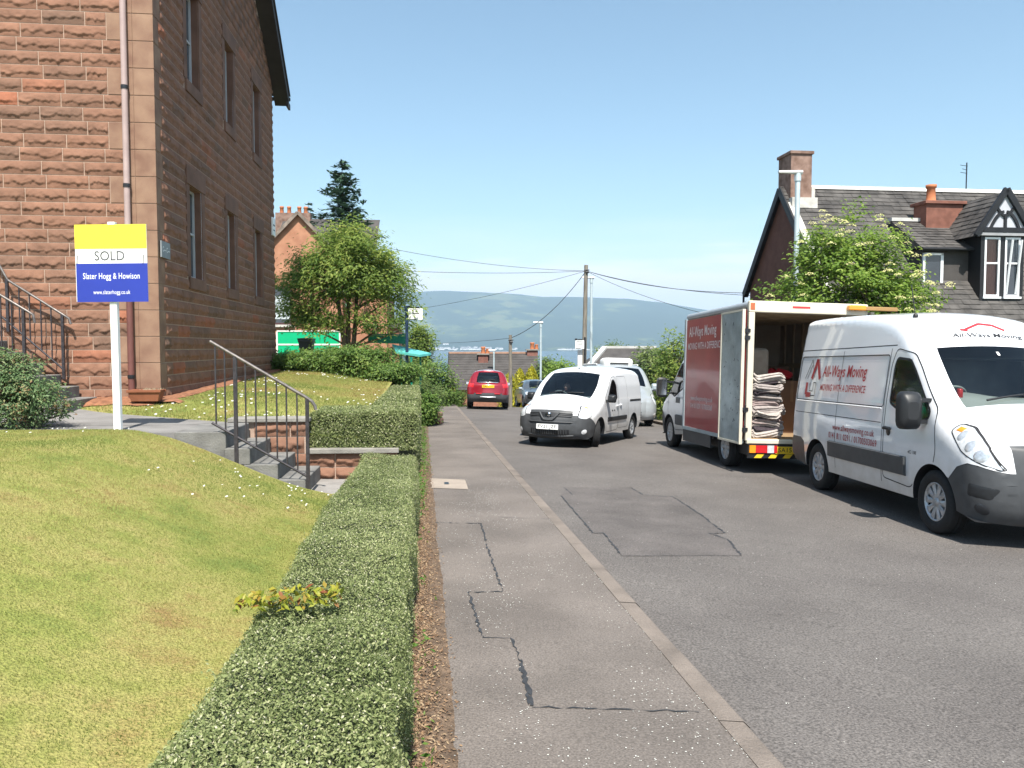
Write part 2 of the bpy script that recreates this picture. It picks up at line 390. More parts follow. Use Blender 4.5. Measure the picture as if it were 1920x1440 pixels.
pp = [on_road(*p) + Vector((0, 0, .003)) for p in [(1052, 930), (1058, 914), (1182, 914), (1205, 928), (1262, 932), (1315, 966), (1358, 1000), (1340, 1001), (1365, 1012), (1390, 1042), (1167, 1043), (1132, 1000), (1112, 1000)]]
b = MB(); b.add(pp, [tuple(reversed(range(len(pp))))]); struct(b.build('road_patch', M_patch))
# pale access cover let into the pavement
cv = thing('access_cover', 'pale concrete access cover set flush in the pavement', 'access cover', on_pave(836, 908))
b = MB(); q = [on_pave(*p) - cv.location + Vector((0, 0, .006)) for p in [(798, 897), (872, 900), (878, 918), (796, 915)]]
b.add(q, [(3, 2, 1, 0)]); b.build('slab', M('cover_concrete', (.30, .25, .205), .9, var=.12, fine=.15), cv)
b = MB(); q = [on_pave(*p) - cv.location + Vector((0, 0, .010)) for p in [(833, 905), (841, 905), (842, 909), (833, 909)]]
b.add(q, [(3, 2, 1, 0)]); b.build('lifting_eye', MT['dark_metal'], cv)

# near lawn: a bank falling to the hedge and to the steps
def path_edge(X): return 9.56 + .087 * (X + 3.57)
xs_w = [0, .15, .3, .5, .75, 1, 1.3, 1.6, 2, 2.4, 2.8, 3.2, 3.8, 4.5, 5.5, 7, 9, 12]
b = MB(); P = []
for i in range(61):
    t = i / 60; row = []
    for w in xs_w:
        Y = lerp(-3, 9.4, t); 
        for _ in range(4):
            X = -.72 - w - SL * Y; Y = lerp(-3, path_edge(X), t)
        row.append(Vector((X, Y, lawn_z(X, Y))))
    P.append(row)
b.grid(P); struct(b.build('lawn', M_lawn))
# upper lawn, beside and beyond the block
def lawn2_z(X, Y): return plateau(Y) - .10 + .12 * ss(12.0, 13.2, Y) - ss(-3.2, -.9, X + SL * Y) * .22
b = MB(); P = []
for Y in ysteps(10.98, 30, 60):
    P.append([Vector((u - SL * Y, Y, lawn2_z(u - SL * Y, Y))) for u in ysteps(-16, -4, 24) + ysteps(-3.9, -.84, 50)])
b.grid(P, flip=True); struct(b.build('lawn', M_lawn))

# sea and far shore
b = MB(); b.add([(-9000, 250, SEA), (9000, 250, SEA), (9000, 7000, SEA), (-9000, 7000, SEA)], [(0, 1, 2, 3)])
M_sea = M('sea_water', (.03, .06, .09), .25, var=.1, scale=.002, bump=.25, bscale=.05, spec=.5)
struct(b.build('water', M_sea))
hm, nt, hb = newmat('hill_land'); hb.inputs['Roughness'].default_value = 1; hb.inputs['Specular IOR Level'].default_value = 0
tc = N(nt, 'ShaderNodeTexCoord'); n1 = N(nt, 'ShaderNodeTexNoise'); n1.inputs['Scale'].default_value = .0016; n1.inputs['Detail'].default_value = 12; n1.inputs['Roughness'].default_value = .66
nt.links.new(tc.outputs['Object'], n1.inputs[0]); rp = N(nt, 'ShaderNodeValToRGB'); nt.links.new(n1.outputs[0], rp.inputs[0]); cr = rp.color_ramp
cr.elements[0].position = .40; cr.elements[0].color = (.012, .03, .018, 1); cr.elements[1].position = .74; cr.elements[1].color = (.15, .11, .08, 1)
e = cr.elements.new(.56); e.color = (.02, .042, .022, 1); e = cr.elements.new(.60); e.color = (.085, .11, .04, 1); e = cr.elements.new(.67); e.color = (.10, .10, .05, 1)
nt.links.new(rp.outputs[0], hb.inputs['Base Color'])
PROF = [(-6000, 300), (-3500, 380), (-2000, 470), (-1100, 555), (-700, 575), (-300, 560), (0, 545), (300, 520), (700, 515), (1150, 500), (1500, 455), (1800, 400), (2400, 330), (3200, 300), (6000, 260)]
px_, pz_ = zip(*PROF); P = []
for i in range(50):
    Y = 5000 + 3600 * (i / 49) ** 1.2; row = []
    for j in range(161):
        X = -6000 + 12000 * j / 160
        ridge = float(np.interp(X * 7600 / Y, px_, pz_)); t = (Y - 5000) / 2600
        h = ridge * (ss(0, 1, t) * .72 + .28 * min(1, t)) if t < 1 else ridge * (1 - .3 * (t - 1))
        h *= 1 - .28 * (1 - min(1, t)) * float(fbm(X / 900, Y / 900, 4, 2)); h += 18 * (float(fbm(X / 300, Y / 300, 3, 8)) - .5) * min(1, t * 3)
        row.append(Vector((X, Y, SEA - .5 + h)))
    P.append(row)
b = MB(); b.grid(P, flip=True); struct(b.build('hills', hm))
# the town on the far shore: every house a thing
hw = M('house_render_white', (.75, .75, .73), .8, var=.1); hr_ = M('house_roof_grey', (.15, .15, .16), .8)
b = MB(); b.box(-9, 9, -6, 6, 0, 7, 0)
b.add([(-9, -6, 7), (9, -6, 7), (9, 6, 7), (-9, 6, 7), (-9, 0, 11), (9, 0, 11)], [(0, 1, 5, 4), (2, 3, 4, 5), (0, 4, 3), (1, 2, 5)], 1)
h0 = b.build('house', [hw, hr_]); h0.location = (-370, 5040, SEA + 4)
tag(h0, 'tiny white house in the town along the far shore', 'house', 'houses along the far shore')
r = random.Random(5)
for k in range(110):
    c = h0.copy(); COL.objects.link(c)
    if k < 84: X = r.gauss(-230, 110) if k % 3 else r.uniform(-560, -60); Y = 5030 + abs(r.gauss(0, 110))
    else: X = r.uniform(280, 620); Y = 5020
    t = (Y - 5000) / 2600; c.location = (X, Y, SEA + 4 + t * 150); c.rotation_euler.z = r.uniform(-.4, .4); c.scale = (r.uniform(.6, 1.5),) * 2 + (r.uniform(.7, 1.3),)
c = h0.copy(); COL.objects.link(c); c.location = (-455, 5330, SEA + 42); c.scale = (2.2, 1.4, 1.1)
tag(c, 'long white farmhouse alone on the hillside above the far town', 'house')
# ------------------------------------------------------------------ the red sandstone block at the left
def stone_mat(name, base, sat=1.0):
    m, nt, b = newmat(name); b.inputs['Roughness'].default_value = .92; b.inputs['Specular IOR Level'].default_value = .2
    a = N(nt, 'ShaderNodeAttribute'); a.attribute_name = 'shade'
    tc = N(nt, 'ShaderNodeTexCoord'); n1 = N(nt, 'ShaderNodeTexNoise'); n1.inputs['Scale'].default_value = 3.5; n1.inputs['Detail'].default_value = 7
    nt.links.new(tc.outputs['Object'], n1.inputs[0])
    rp = N(nt, 'ShaderNodeValToRGB'); nt.links.new(a.outputs['Fac'], rp.inputs[0]); cr = rp.color_ramp
    cr.elements[0].position = 0; cr.elements[0].color = (.17, .105, .075, 1); cr.elements[1].position = 1; cr.elements[1].color = (.31, .12, .07, 1)
    e = cr.elements.new(.3); e.color = (.21, .115, .078, 1); e = cr.elements.new(.75); e.color = (.25, .13, .085, 1)
    mr = N(nt, 'ShaderNodeMapRange'); mr.inputs[1].default_value = .25; mr.inputs[2].default_value = .75; mr.inputs[3].default_value = .78; mr.inputs[4].default_value = 1.2; nt.links.new(n1.outputs[0], mr.inputs[0])
    mu = N(nt, 'ShaderNodeVectorMath', operation='SCALE'); nt.links.new(rp.outputs[0], mu.inputs[0]); nt.links.new(mr.outputs[0], mu.inputs['Scale']); nt.links.new(mu.outputs[0], b.inputs['Base Color'])
    n2 = N(nt, 'ShaderNodeTexNoise'); n2.inputs['Scale'].default_value = 90; n2.inputs['Detail'].default_value = 4; nt.links.new(tc.outputs['Object'], n2.inputs[0])
    bp = N(nt, 'ShaderNodeBump'); bp.inputs['Strength'].default_value = .45; bp.inputs['Distance'].default_value = .01; nt.links.new(n2.outputs[0], bp.inputs['Height']); nt.links.new(bp.outputs[0], b.inputs['Normal'])
    return m
M_stone = stone_mat('red_sandstone', None)
M_ashlar = M('dressed_sandstone', (.24, .13, .088), .9, var=.2, scale=2.5, bump=.25, bscale=80, fine=.08, c2=(.31, .195, .13))
M_dark_ashlar = M('shaded_sandstone', (.17, .092, .064), .92, var=.2, scale=2.5, bump=.25, bscale=80)  # copy of the dressed stone, its colour darkened for the shade on the gable
M_mortar = M('pale_mortar', (.43, .31, .24), .95, var=.15, scale=6, bump=.3)
M_roof = M('dark_roof_edge', (.028, .022, .022), .6, var=.2)

class Stone:                                           # rock-faced blocks collected into one mesh with a per-block shade
    def __init__(s): s.V = []; s.F = []; s.S = []; s.n = 0
    def block(s, fn, u0, u1, v0, v1, nu, nv, seed, H=.027, shade=.5, jt=.007):
        u0 += jt; u1 -= jt; v0 += jt; v1 -= jt
        U = np.linspace(0, 1, nu + 1); Vv = np.linspace(0, 1, nv + 1); uu, vv = np.meshgrid(U, Vv)
        wu = (u1 - u0); au = uu * wu
        # a broken crest runs along the lower half, rock above it slopes back, below it is hollowed
        c = .10 + .60 * fbm(au * 10 + seed * 7.3, np.zeros_like(au) + seed, 5, 1) + .45 * (np.abs(fbm(au * 14 + seed, uu * 0, 3, 4) - .42) - .1)
        c = np.clip(c, .12, .8)
        up = np.clip((1 - vv) / (1 - c), 0, 1); dn = np.clip(vv / c, 0, 1)
        h = np.where(vv > c, up ** .75, np.where(dn > .8, .22 + .78 * ((dn - .8) / .2) ** .8, .22 * (dn / .8)))
        h = H * h * (.25 + 1.3 * fbm(au * 12 + seed * 1.7, vv * 2.5 + seed, 4, 9))
        h += H * 1.0 * (np.abs(fbm(au * 17 + seed * 3.1, vv * 2.6 + seed, 3, 6) - .45)) * np.minimum(1, 6 * vv * (1 - vv))
        edge = np.minimum(np.minimum(uu * wu, (1 - uu) * wu), np.minimum(vv, 1 - vv) * (v1 - v0)); h *= np.clip(edge / .018, 0, 1)
        h += .004
        P = np.array([fn(u0 + a * wu, v0 + b * (v1 - v0), d) for a, b, d in zip(uu.ravel(), vv.ravel(), h.ravel())])
        m = nu + 1; base = s.n
        i, j = np.meshgrid(np.arange(nv), np.arange(nu), indexing='ij'); k = (i * m + j).ravel()
        s.F.append(np.stack([k, k + 1, k + m + 1, k + m], 1) + base); s.V.append(P); s.S.append(np.full(len(P), shade)); s.n += len(P)
    def flat(s, fn, u0, u1, v0, v1, shade, jt=.006, d=.012):
        u0 += jt; u1 -= jt; v0 += jt; v1 -= jt
        P = np.array([fn(u0, v0, 0), fn(u1, v0, 0), fn(u1, v1, 0), fn(u0, v1, 0), fn(u0, v0, d), fn(u1, v0, d), fn(u1, v1, d), fn(u0, v1, d)])
        s.F.append(np.array([[4, 5, 6, 7], [0, 1, 5, 4], [1, 2, 6, 5], [2, 3, 7, 6], [3, 0, 4, 7]]) + s.n); s.V.append(P); s.S.append(np.full(8, shade)); s.n += 8
    def build(s, name, mats, parent, smooth=True):
        V = np.concatenate(s.V); F = np.concatenate(s.F); me = bpy.data.meshes.new(name)
        me.vertices.add(len(V)); me.vertices.foreach_set('co', V.ravel()); me.loops.add(F.size); me.loops.foreach_set('vertex_index', F.ravel().astype(np.int32))
        me.polygons.add(len(F)); me.polygons.foreach_set('loop_start', np.arange(len(F), dtype=np.int32) * 4); me.polygons.foreach_set('loop_total', np.full(len(F), 4, np.int32))
        a = me.attributes.new('shade', 'FLOAT', 'POINT'); a.data.foreach_set('value', np.concatenate(s.S).astype(np.float32))
        me.materials.append(mats); me.update(calc_edges=True); me.validate(); return link(name, me, parent)

C0 = at(301, 752, 13.3)
blk = thing('sandstone_block', 'tall red sandstone block of flats with rock-faced walls and a dark gable verge', 'block of flats', (C0.x, C0.y, 0), math.atan(.105))
CH, BL = .2255, .68
ZB = .56; NC = 46
DEEP = 10.03; WIDE = 6.6
RIDGE = 11.6; EAVE = 9.4
def gable_top(y): return EAVE + (1 - abs(y - DEEP / 2) / (DEEP / 2)) * (DEEP / 2) * .84
wins = []
for zs, zh in ((1.35 + 1.74, 3.12 + 1.74), (5.12 + 1.74, 6.95 + 1.74)):
    for y0, y1 in ((1.81, 2.62), (4.62, 5.36), (7.43, 8.23)): wins.append((y0, y1, zs, zh))
f_front = lambda u, v, d: (u, -d, v)                   # front wall: u = local x (<0)
f_side = lambda u, v, d: (d, u, v)                     # side wall: u = local y
r = random.Random(21)
def shade(): 
    q = r.random(); return r.uniform(.88, 1) if q < .03 else (r.uniform(.05, .25) if q < .12 else r.gauss(.55, .13))
S = Stone()
for k in range(NC):                                   # front wall
    z0 = ZB + k * CH; z1 = z0 + CH
    if z0 > 9.0: break
    q = -.33 if True else 0
    edge = -.74 if (k // 2) % 2 == 0 else -.47
    x1 = edge; x = x1 - (BL * .5 if k % 2 else BL)
    first = True
    while x1 > -WIDE:
        x = max(-WIDE, x1 - (BL * .5 if (first and k % 2) else BL)); first = False
        fine = x1 > -3.6
        S.block(f_front, x, x1, z0, z1, 34 if fine else 8, 14 if fine else 5, r.uniform(0, 99), shade=shade()); x1 = x
S.build('front_wall', M_stone, blk)
S = Stone()
for k in range(NC + 12):                               # gable wall with window openings
    z0 = ZB + k * CH; z1 = z0 + CH; y = .33 if (k // 2) % 2 else .24
    spans = [(y, DEEP - .02)]
    for y0, y1, zs, zh in wins:
        if z1 > zs - .004 and z0 < zh + .14:
            a, b_ = y0 - .20, y1 + .20; spans = [q for s0, s1 in spans for q in ((s0, min(s1, a)), (max(s0, b_), s1)) if q[1] - q[0] > .05]
    for s0, s1 in spans:
        y = s0; first = True
        while y < s1 - .02:
            L = BL * (.5 if first and k % 2 else 1); first = False; e2 = min(s1, y + L)
            if s1 - e2 < .12: e2 = s1
            if z1 > gable_top((y + e2) / 2) + .15 or z1 > 13: y = e2; continue
            if z0 > 7.35 + 1.74 + .25: S.flat(f_side, y, e2, z0, z1, r.gauss(.45, .08))
            else:
                near = y < 3.2
                S.block(f_side, y, e2, z0, z1, 26 if near else 12, 10 if near else 6, r.uniform(0, 99), H=.034, shade=shade())
            y = e2
S.build('gable_wall', M_stone, blk)
# mortar backing, quoins, window surrounds
b = MB(); b.box(-WIDE, -.001, .001, .25, ZB - .4, 9.1)
ys_ = sorted({0.001, DEEP} | {y for w in wins for y in (w[0], w[1])} | {DEEP / 2})
zs_ = sorted({ZB - .4} | {z for w in wins for z in (w[2], w[3])} | {9.0})
for a, c in zip(ys_[:-1], ys_[1:]):
    for z0, z1 in zip(zs_[:-1], zs_[1:]):
        if any(abs(a - w[0]) < .01 and abs(z0 - w[2]) < .01 for w in wins): continue
        if any(a >= w[0] - .01 and c <= w[1] + .01 and z0 >= w[2] - .01 and z1 <= w[3] + .01 for w in wins): continue
        b.add([(0, a, z0), (0, c, z0), (0, c, z1), (0, a, z1)], [(0, 1, 2, 3)])
b.add([(0, .001, 9.0), (0, DEEP, 9.0), (0, DEEP, EAVE - .1), (0, DEEP / 2, gable_top(DEEP / 2) - .1), (0, .001, EAVE - .1)], [(0, 1, 2, 3, 4)])
b.build('mortar_joint', M_mortar, blk)
b = MB(); k = 0; z = ZB
while z < 9.0:
    a = .47 if k % 2 else .74
    for i_, (x0, x1) in enumerate(((-.33 if True else 0, .012),)): pass
    b.box(-.325, .013, -.012, .01, z + .005, z + 2 * CH - .005)
    b.box(-.325 - (a - .33), -.3262, -.012, .01, z + .005, z + 2 * CH - .005)
    b.box(.0, .013, -.011, .24 if k % 2 == 0 else .33, z + .006, z + 2 * CH - .006)
    z += 2 * CH; k += 1
b.build('quoin', M_ashlar, blk, bevel=.006)
for y0, y1, zs, zh in wins:
    b = MB(); b.box(.0, .022, y0 - .2, y0, zs, zh); b.box(.0, .022, y1, y1 + .2, zs, zh); b.box(0, .040, y0 - .22, y1 + .22, zh, zh + .36)
    b.box(-.2, 0, y0 - .004, y0 + .012, zs, zh); b.box(-.2, 0, y1 - .012, y1 + .004, zs, zh); b.box(-.2, .002, y0 + .012, y1 - .012, zh - .012, zh + .01)
    b.build('window_surround', M_dark_ashlar, blk, bevel=.008)
M_wframe = M('window_frame_white', (.5, .52, .54), .4, var=.05)
for y0, y1, zs, zh in wins:
    b = MB(); b.box(-.22, .048, y0 - .12, y1 + .12, zs - .235, zs - .004); s_ = b.build('sill', M_dark_ashlar, None, bevel=.012)
    b = MB(); fw = .055
    b.box(-.19, -.13, y0, y0 + fw, zs, zh); b.box(-.19, -.13, y1 - fw, y1, zs, zh); b.box(-.19, -.13, y0 + fw, y1 - fw, zs, zs + fw); b.box(-.19, -.13, y0 + fw, y1 - fw, zh - fw, zh); b.box(-.185, -.135, y0 + fw, y1 - fw, (zs + zh) / 2, (zs + zh) / 2 + .04)
    w = b.build('window', M_wframe, blk); s_.parent = w
    b = MB(); b.add([(-.165, y0, zs), (-.165, y1, zs), (-.165, y1, zh), (-.165, y0, zh)], [(0, 1, 2, 3)]); b.build('pane', MT['dark_glass'], w)
# gable verge, soffit, roof slopes and gutter
b = MB(); ov = .42
for sgn in (0, 1):
    ya, yb = (DEEP + .45, DEEP / 2) if sgn else (-.45, DEEP / 2)
    za = EAVE - .45 * .84 ; zb = gable_top(DEEP / 2)
    for (x0, x1, dz0, dz1, mi) in ((ov - .03, ov, -.02, .26, 0), (-WIDE, ov + .04, .262, .30, 0), (0, ov - .03, -.02, .0, 0)):
        vs = [(x, y, z + d) for d in (dz0, dz1) for (y, z) in ((ya, za), (yb, zb)) for x in (x0, x1)]
        b.add(vs, [(0, 1, 3, 2), (4, 6, 7, 5), (0, 4, 5, 1), (2, 3, 7, 6), (0, 2, 6, 4), (1, 5, 7, 3)], mi)
b.build('roof', M_roof, blk)
b = MB(); b.tube([(-WIDE, DEEP + .50, EAVE - .45 * .84 + .2), (ov + .02, DEEP + .50, EAVE - .45 * .84 + .2)], .06); b.box(ov - .03, ov + .03, DEEP + .1, DEEP + .46, EAVE - .45 * .84 - .14, EAVE - .45 * .84 + .02)
b.build('gutter', M_roof, blk)
b = MB(); b.tube([(-.44, -.085, ZB + .1), (-.44, -.085, 3.0)], .052, 14); b.tube([(-.44, -.085, 3.0), (-.44, -.085, 9)], .05, 14, 1)
for z in (1.2, 2.95, 4.42, 6.05, 7.75): b.tube([(-.44, -.085, z), (-.44, -.085, z + .06)], .06, 14, 2)
b.build('downpipe', [M('downpipe_maroon', (.15, .06, .05), .5, var=.15), M('downpipe_faded', (.40, .30, .28), .5, var=.1), MT['dark_metal']], blk)
# name plates on the gable
b = MB(); b.box(.03, .055, .06, .50, 3.28, 3.56, 0)
p_ = b.build('name_plate', M('slate_plate', (.22, .24, .25), .5), blk)
b = MB(); add_text(b, 'C--- C---', .085, lambda u, v: (.058, .28 + u, 3.42 + v), width=.36, bold=.02); b.build('lettering', MT['white_ink'], p_)
b = MB(); b.box(.03, .07, 9.5, 9.9, 5.0, 5.52); q_ = b.build('name_plate', MT['plate_white'], blk)
b = MB(); b.box(.071, .074, 9.57, 9.83, 5.28, 5.32); b.box(.071, .074, 9.59, 9.8, 5.14, 5.17); b.build('lettering', MT['ink'], q_)
# terracotta planter at the corner foot, red earth along the wall
pl = thing('planter', 'terracotta trough planter standing at the foot of the block corner', 'planter', blk.matrix_basis @ Vector((-.22, -.28, .62)) if False else at(275, 752, 12.75), math.atan(.105)); pl.scale = (.78, .8, .78)
b = MB()
for sx, w0, w1 in ((0, 0, 0),):
    o0 = [(-.27, -.12), (.27, -.12), (.27, .12), (-.27, .12)]; o1 = [(-.33, -.16), (.33, -.16), (.33, .16), (-.33, .16)]; o2 = [(-.29, -.13), (.29, -.13), (.29, .13), (-.29, .13)]
    vs = [(x, y, 0) for x, y in o0] + [(x, y, .24) for x, y in o1] + [(x, y, .24) for x, y in o2] + [(x * .95, y * .95, .14) for x, y in o2]
    fs = [(3, 2, 1, 0)] + [(4 * q + i, 4 * q + (i + 1) % 4, 4 * q + 4 + (i + 1) % 4, 4 * q + 4 + i) for q in range(3) for i in range(4)] + [(12, 13, 14, 15)]
    b.add(vs, fs)
b.box(-.345, .345, -.175, -.155, .19, .245); b.box(-.345, .345, .155, .175, .19, .245)
b.build('trough', M('terracotta', (.24, .085, .042), .85, var=.15), pl, bevel=.006)
b = MB(); rr_ = random.Random(3)
for i in range(160):
    a = rr_.uniform(0, 6.28); p = Vector((rr_.uniform(-.05, .27), rr_.uniform(-.1, .1), .15)); b.tube([p, p + Vector((math.cos(a) * .08, math.sin(a) * .05, rr_.uniform(.04, .13)))], .004, 3)
b.build('dry_plant', M('dry_straw', (.5, .42, .28), .9), pl)
b = MB(); P = []
for i in range(60):
    y = -.55 + 10 * i / 59; w_ = .16 + .5 * float(fbm(y * 1.3, 0, 3, 4)) * (1.3 if y < 0 else .55)
    P.append([blk.matrix_basis @ Vector((x, y, lawn2_z(*(blk.matrix_basis @ Vector((x, y, 0))).xy) + .03 + .02 * float(noise2(x * 9, y * 9)) - .03 * (j == 4))) for j, x in enumerate((0, w_ * .3, w_ * .6, w_ * .85, w_))])
b.grid(P, flip=True)
P = []
for i in range(40):
    x = .1 - 3.2 * i / 39; w_ = .3 + .55 * float(fbm(x * 1.7, 2, 3, 4))
    P.append([blk.matrix_basis @ Vector((x, -y, lawn2_z(*(blk.matrix_basis @ Vector((x, -y, 0))).xy) + .035 + .03 * float(noise2(x * 9, y * 9)) - .035 * (j == 3))) for j, y in enumerate((0, w_ * .4, w_ * .8, w_))])
b.grid(P); struct(b.build('earth_bed', M('red_earth', (.26, .115, .06), .95, var=.3, scale=10, bump=.8, bscale=60)))

# ------------------------------------------------------------------ entry steps, path and retaining wall
A5 = math.atan(.088)
stp = thing('entry_steps', 'grey concrete entry steps with a path up to the sandstone block', 'steps', (-3.57, 9.60, 0), A5)
Ztop = .68; zt = [.68, .47, .264, .065]; xt = [0, .29, .63, .97]; WD = 1.17
b = MB(); b.box(-.62, 0, 0, WD, .36, .68); o = b.build('step', MT['step_stone'], stp, bevel=.012)
for i in range(1, 4):
    b = MB(); b.box(xt[i - 1] - .08, xt[i], 0, WD, zt[i] - .21, zt[i]); b.build('step', MT['step_stone'], stp, bevel=.012)
b = MB(); b.box(-9, -.625, .04, WD - .03, .55, .674); M_path = M('path_concrete', (.20, .19, .18), .92, var=.18, scale=2, bump=.3, fine=.15); b.build('path', M_path, stp)
MI = (Matrix.Translation((-3.57, 9.60, 0)) @ Matrix.Rotation(A5, 4, 'Z')).inverted(); P = []
for i in range(25):                                     # the path broadens towards the door stair
    X = lerp(-3.9, -7.6, i / 24); y0 = 10.55 - .088 * (-3.9 - X); y1 = 10.74 + (-3.73 - X) * .515; P.append([MI @ Vector((X, Y, max(.677, lawn2_z(X, Y) + .014))) for Y in ysteps(y0, y1, 10)])
b = MB(); b.grid(P); b.build('path', M_path, stp, fix=True)
b = MB(); b.add([(.8, -.05, -.13), (2.38, -.05, -.16), (2.38, WD + .03, -.16), (.8, WD + .03, -.13)], [(0, 1, 2, 3)]); b.build('entry_path', M('entry_concrete', (.24, .225, .21), .92, var=.15, fine=.12), stp)
# railing on the near side of the steps
def railing(name, label, loc, rotz, top, slope_pts, posts, balusters, curl, group=None, base_at=None):
    t = thing(name, label, 'railing', loc, rotz, group)
    b = MB(); b.tube(top, .021, 10); b.build('handrail', MT['handrail_metal'], t)
    b = MB(); b.tube(slope_pts, .016, 8); b.build('lower_rail', MT['rail_metal'], t)
    def zt_(x, L):
        for p, q in zip(L[:-1], L[1:]):
            if min(p[0], q[0]) - 1e-6 <= x <= max(p[0], q[0]) + 1e-6: return lerp(p[2], q[2], (x - p[0]) / (q[0] - p[0] + 1e-9))
        return L[-1][2]
    for x, zb in posts:
        b = MB(); b.box(x - .021, x + .021, -.021, .021, zb, zt_(x, top) - .01); b.build('post', MT['rail_metal'], t)
    for x in balusters:
        b = MB(); b.box(x - .0085, x + .0085, -.0085, .0085, zt_(x, slope_pts) - (0 if base_at is None else base_at), zt_(x, top) - .01); b.build('baluster', MT['rail_metal'], t)
    return t
k = 9.58 / 1450
def lx(px): return (px - 960) * k + 3.57
def lz(py): return CAMZ - (py - 650) * k
railing('railing', 'black metal railing with a bare handrail beside the entry steps, nearest the road', (-3.57, 9.58, 0), A5,
        [(lx(395), 0, lz(640)), (lx(570), 0, lz(746)), (lx(581), 0, lz(754)), (lx(586), 0, lz(762)), (lx(588), 0, lz(770))],
        [(lx(396), 0, lz(793)), (lx(572), 0, lz(898))], [(lx(440), lz(869)), (lx(572), lz(921))],
        [lx(x) for x in (404, 421, 458.5, 477, 496, 515.5, 533.5, 553)], 0)
# retaining wall along the far side of the steps
rw = thing('retaining_wall', 'low red sandstone retaining wall with a concrete coping under the far hedge', 'wall', (-3.57, 9.60, 0), A5)
S = Stone(); f_w = lambda u, v, d: (u, WD + .06 - d, v)
for row, (z0, z1) in enumerate(((-.17, .03), (.03, .23))):
    x = .55
    while x < 2.0: S.block(f_w, x, min(2.05, x + .62), z0, z1, 24, 10, r.uniform(0, 99), shade=r.gauss(.55, .15), H=.04); x += .62
for row, (z0, z1) in enumerate(((.23, .47), (.47, .68))):
    x = -.25 + .3 * row
    while x < .75: S.block(f_w, x, min(.80, x + .5), z0, z1, 20, 10, r.uniform(0, 99), shade=r.gauss(.5, .2), H=.04); x += .5
S.build('stone_course', M_stone, rw)
b = MB(); b.box(-.3, .80, WD + .062, WD + .3, -.2, .68); b.box(.80, 2.04, WD + .062, WD + .3, -.2, .23); b.build('backing', M_mortar, rw)
b = MB(); b.box(.81, 2.07, WD - .03, WD + .34, .231, .30); b.box(-.3, .83, WD + .0, WD + .34, .681, .74); b.build('coping', MT['concrete'], rw, bevel=.01)
# moss on the copings
# ------------------------------------------------------------------ the estate agent's board
sg = thing('sale_sign', "white post with a yellow, white and blue SOLD board on the lawn", 'sign', at(222, 812, 9.8), -.02)
sg.rotation_euler = (0, R(-.35), R(-1.5))
b = MB(); b.box(-.045, .045, -.03, .03, -.12, 2.66); b.build('post', M('post_white', (.78, .78, .74), .55, var=.05, scale=6, stretch=(1, 1, .2)), sg, bevel=.004)
bz0, bz1 = 1.665, 2.625; bx0, bx1 = -.455, .455
b = MB(); b.box(bx0, bx1, -.045, -.033, bz0, bz1, 0)
bd = b.build('board', [MT['plate_white']], sg)
M_y = M('board_yellow', (.86, .70, .055), .45, var=.03); M_b = M('board_blue', (.025, .045, .33), .4, var=.06, scale=3)
b = MB(); b.box(bx0, bx1, -.048, -.046, bz1 - .30, bz1, 0); b.build('yellow_panel', M_y, bd)
b = MB(); b.box(bx0 + .01, bx1 + .005, -.051, -.046, bz0 - .005, bz0 + .475, 0); b.build('blue_panel', M_b, bd)
fb = lambda y: (lambda u, v: (u, y, v))
b = MB(); add_text(b, 'SOLD', .118, fb(-.0475), 0, off=(-.02, bz0 + .565), width=.38, bold=0.0); b.build('lettering', M('board_grey', (.07, .07, .08), .5), bd)
b = MB(); add_text(b, 'Slater Hogg & Howison', .075, fb(-.0525), 0, off=(.0, bz0 + .315), width=.72, bold=.004, space=1.05); b.build('lettering', MT['white_ink'], bd)
b = MB(); add_text(b, 'www.slaterhogg.co.uk', .052, fb(-.0525), 0, off=(.0, bz0 + .115), width=.47, bold=.003, space=1.05)
b.build('lettering', MT['white_ink'], bd)
b = MB()
for x in (bx0 + .02, bx1 - .05): b.bar((x, -.05, bz0 + .46), (x + .008, -.05, bz0 + .58), .006, .006)
b.build('staple', MT['dark_metal'], bd)

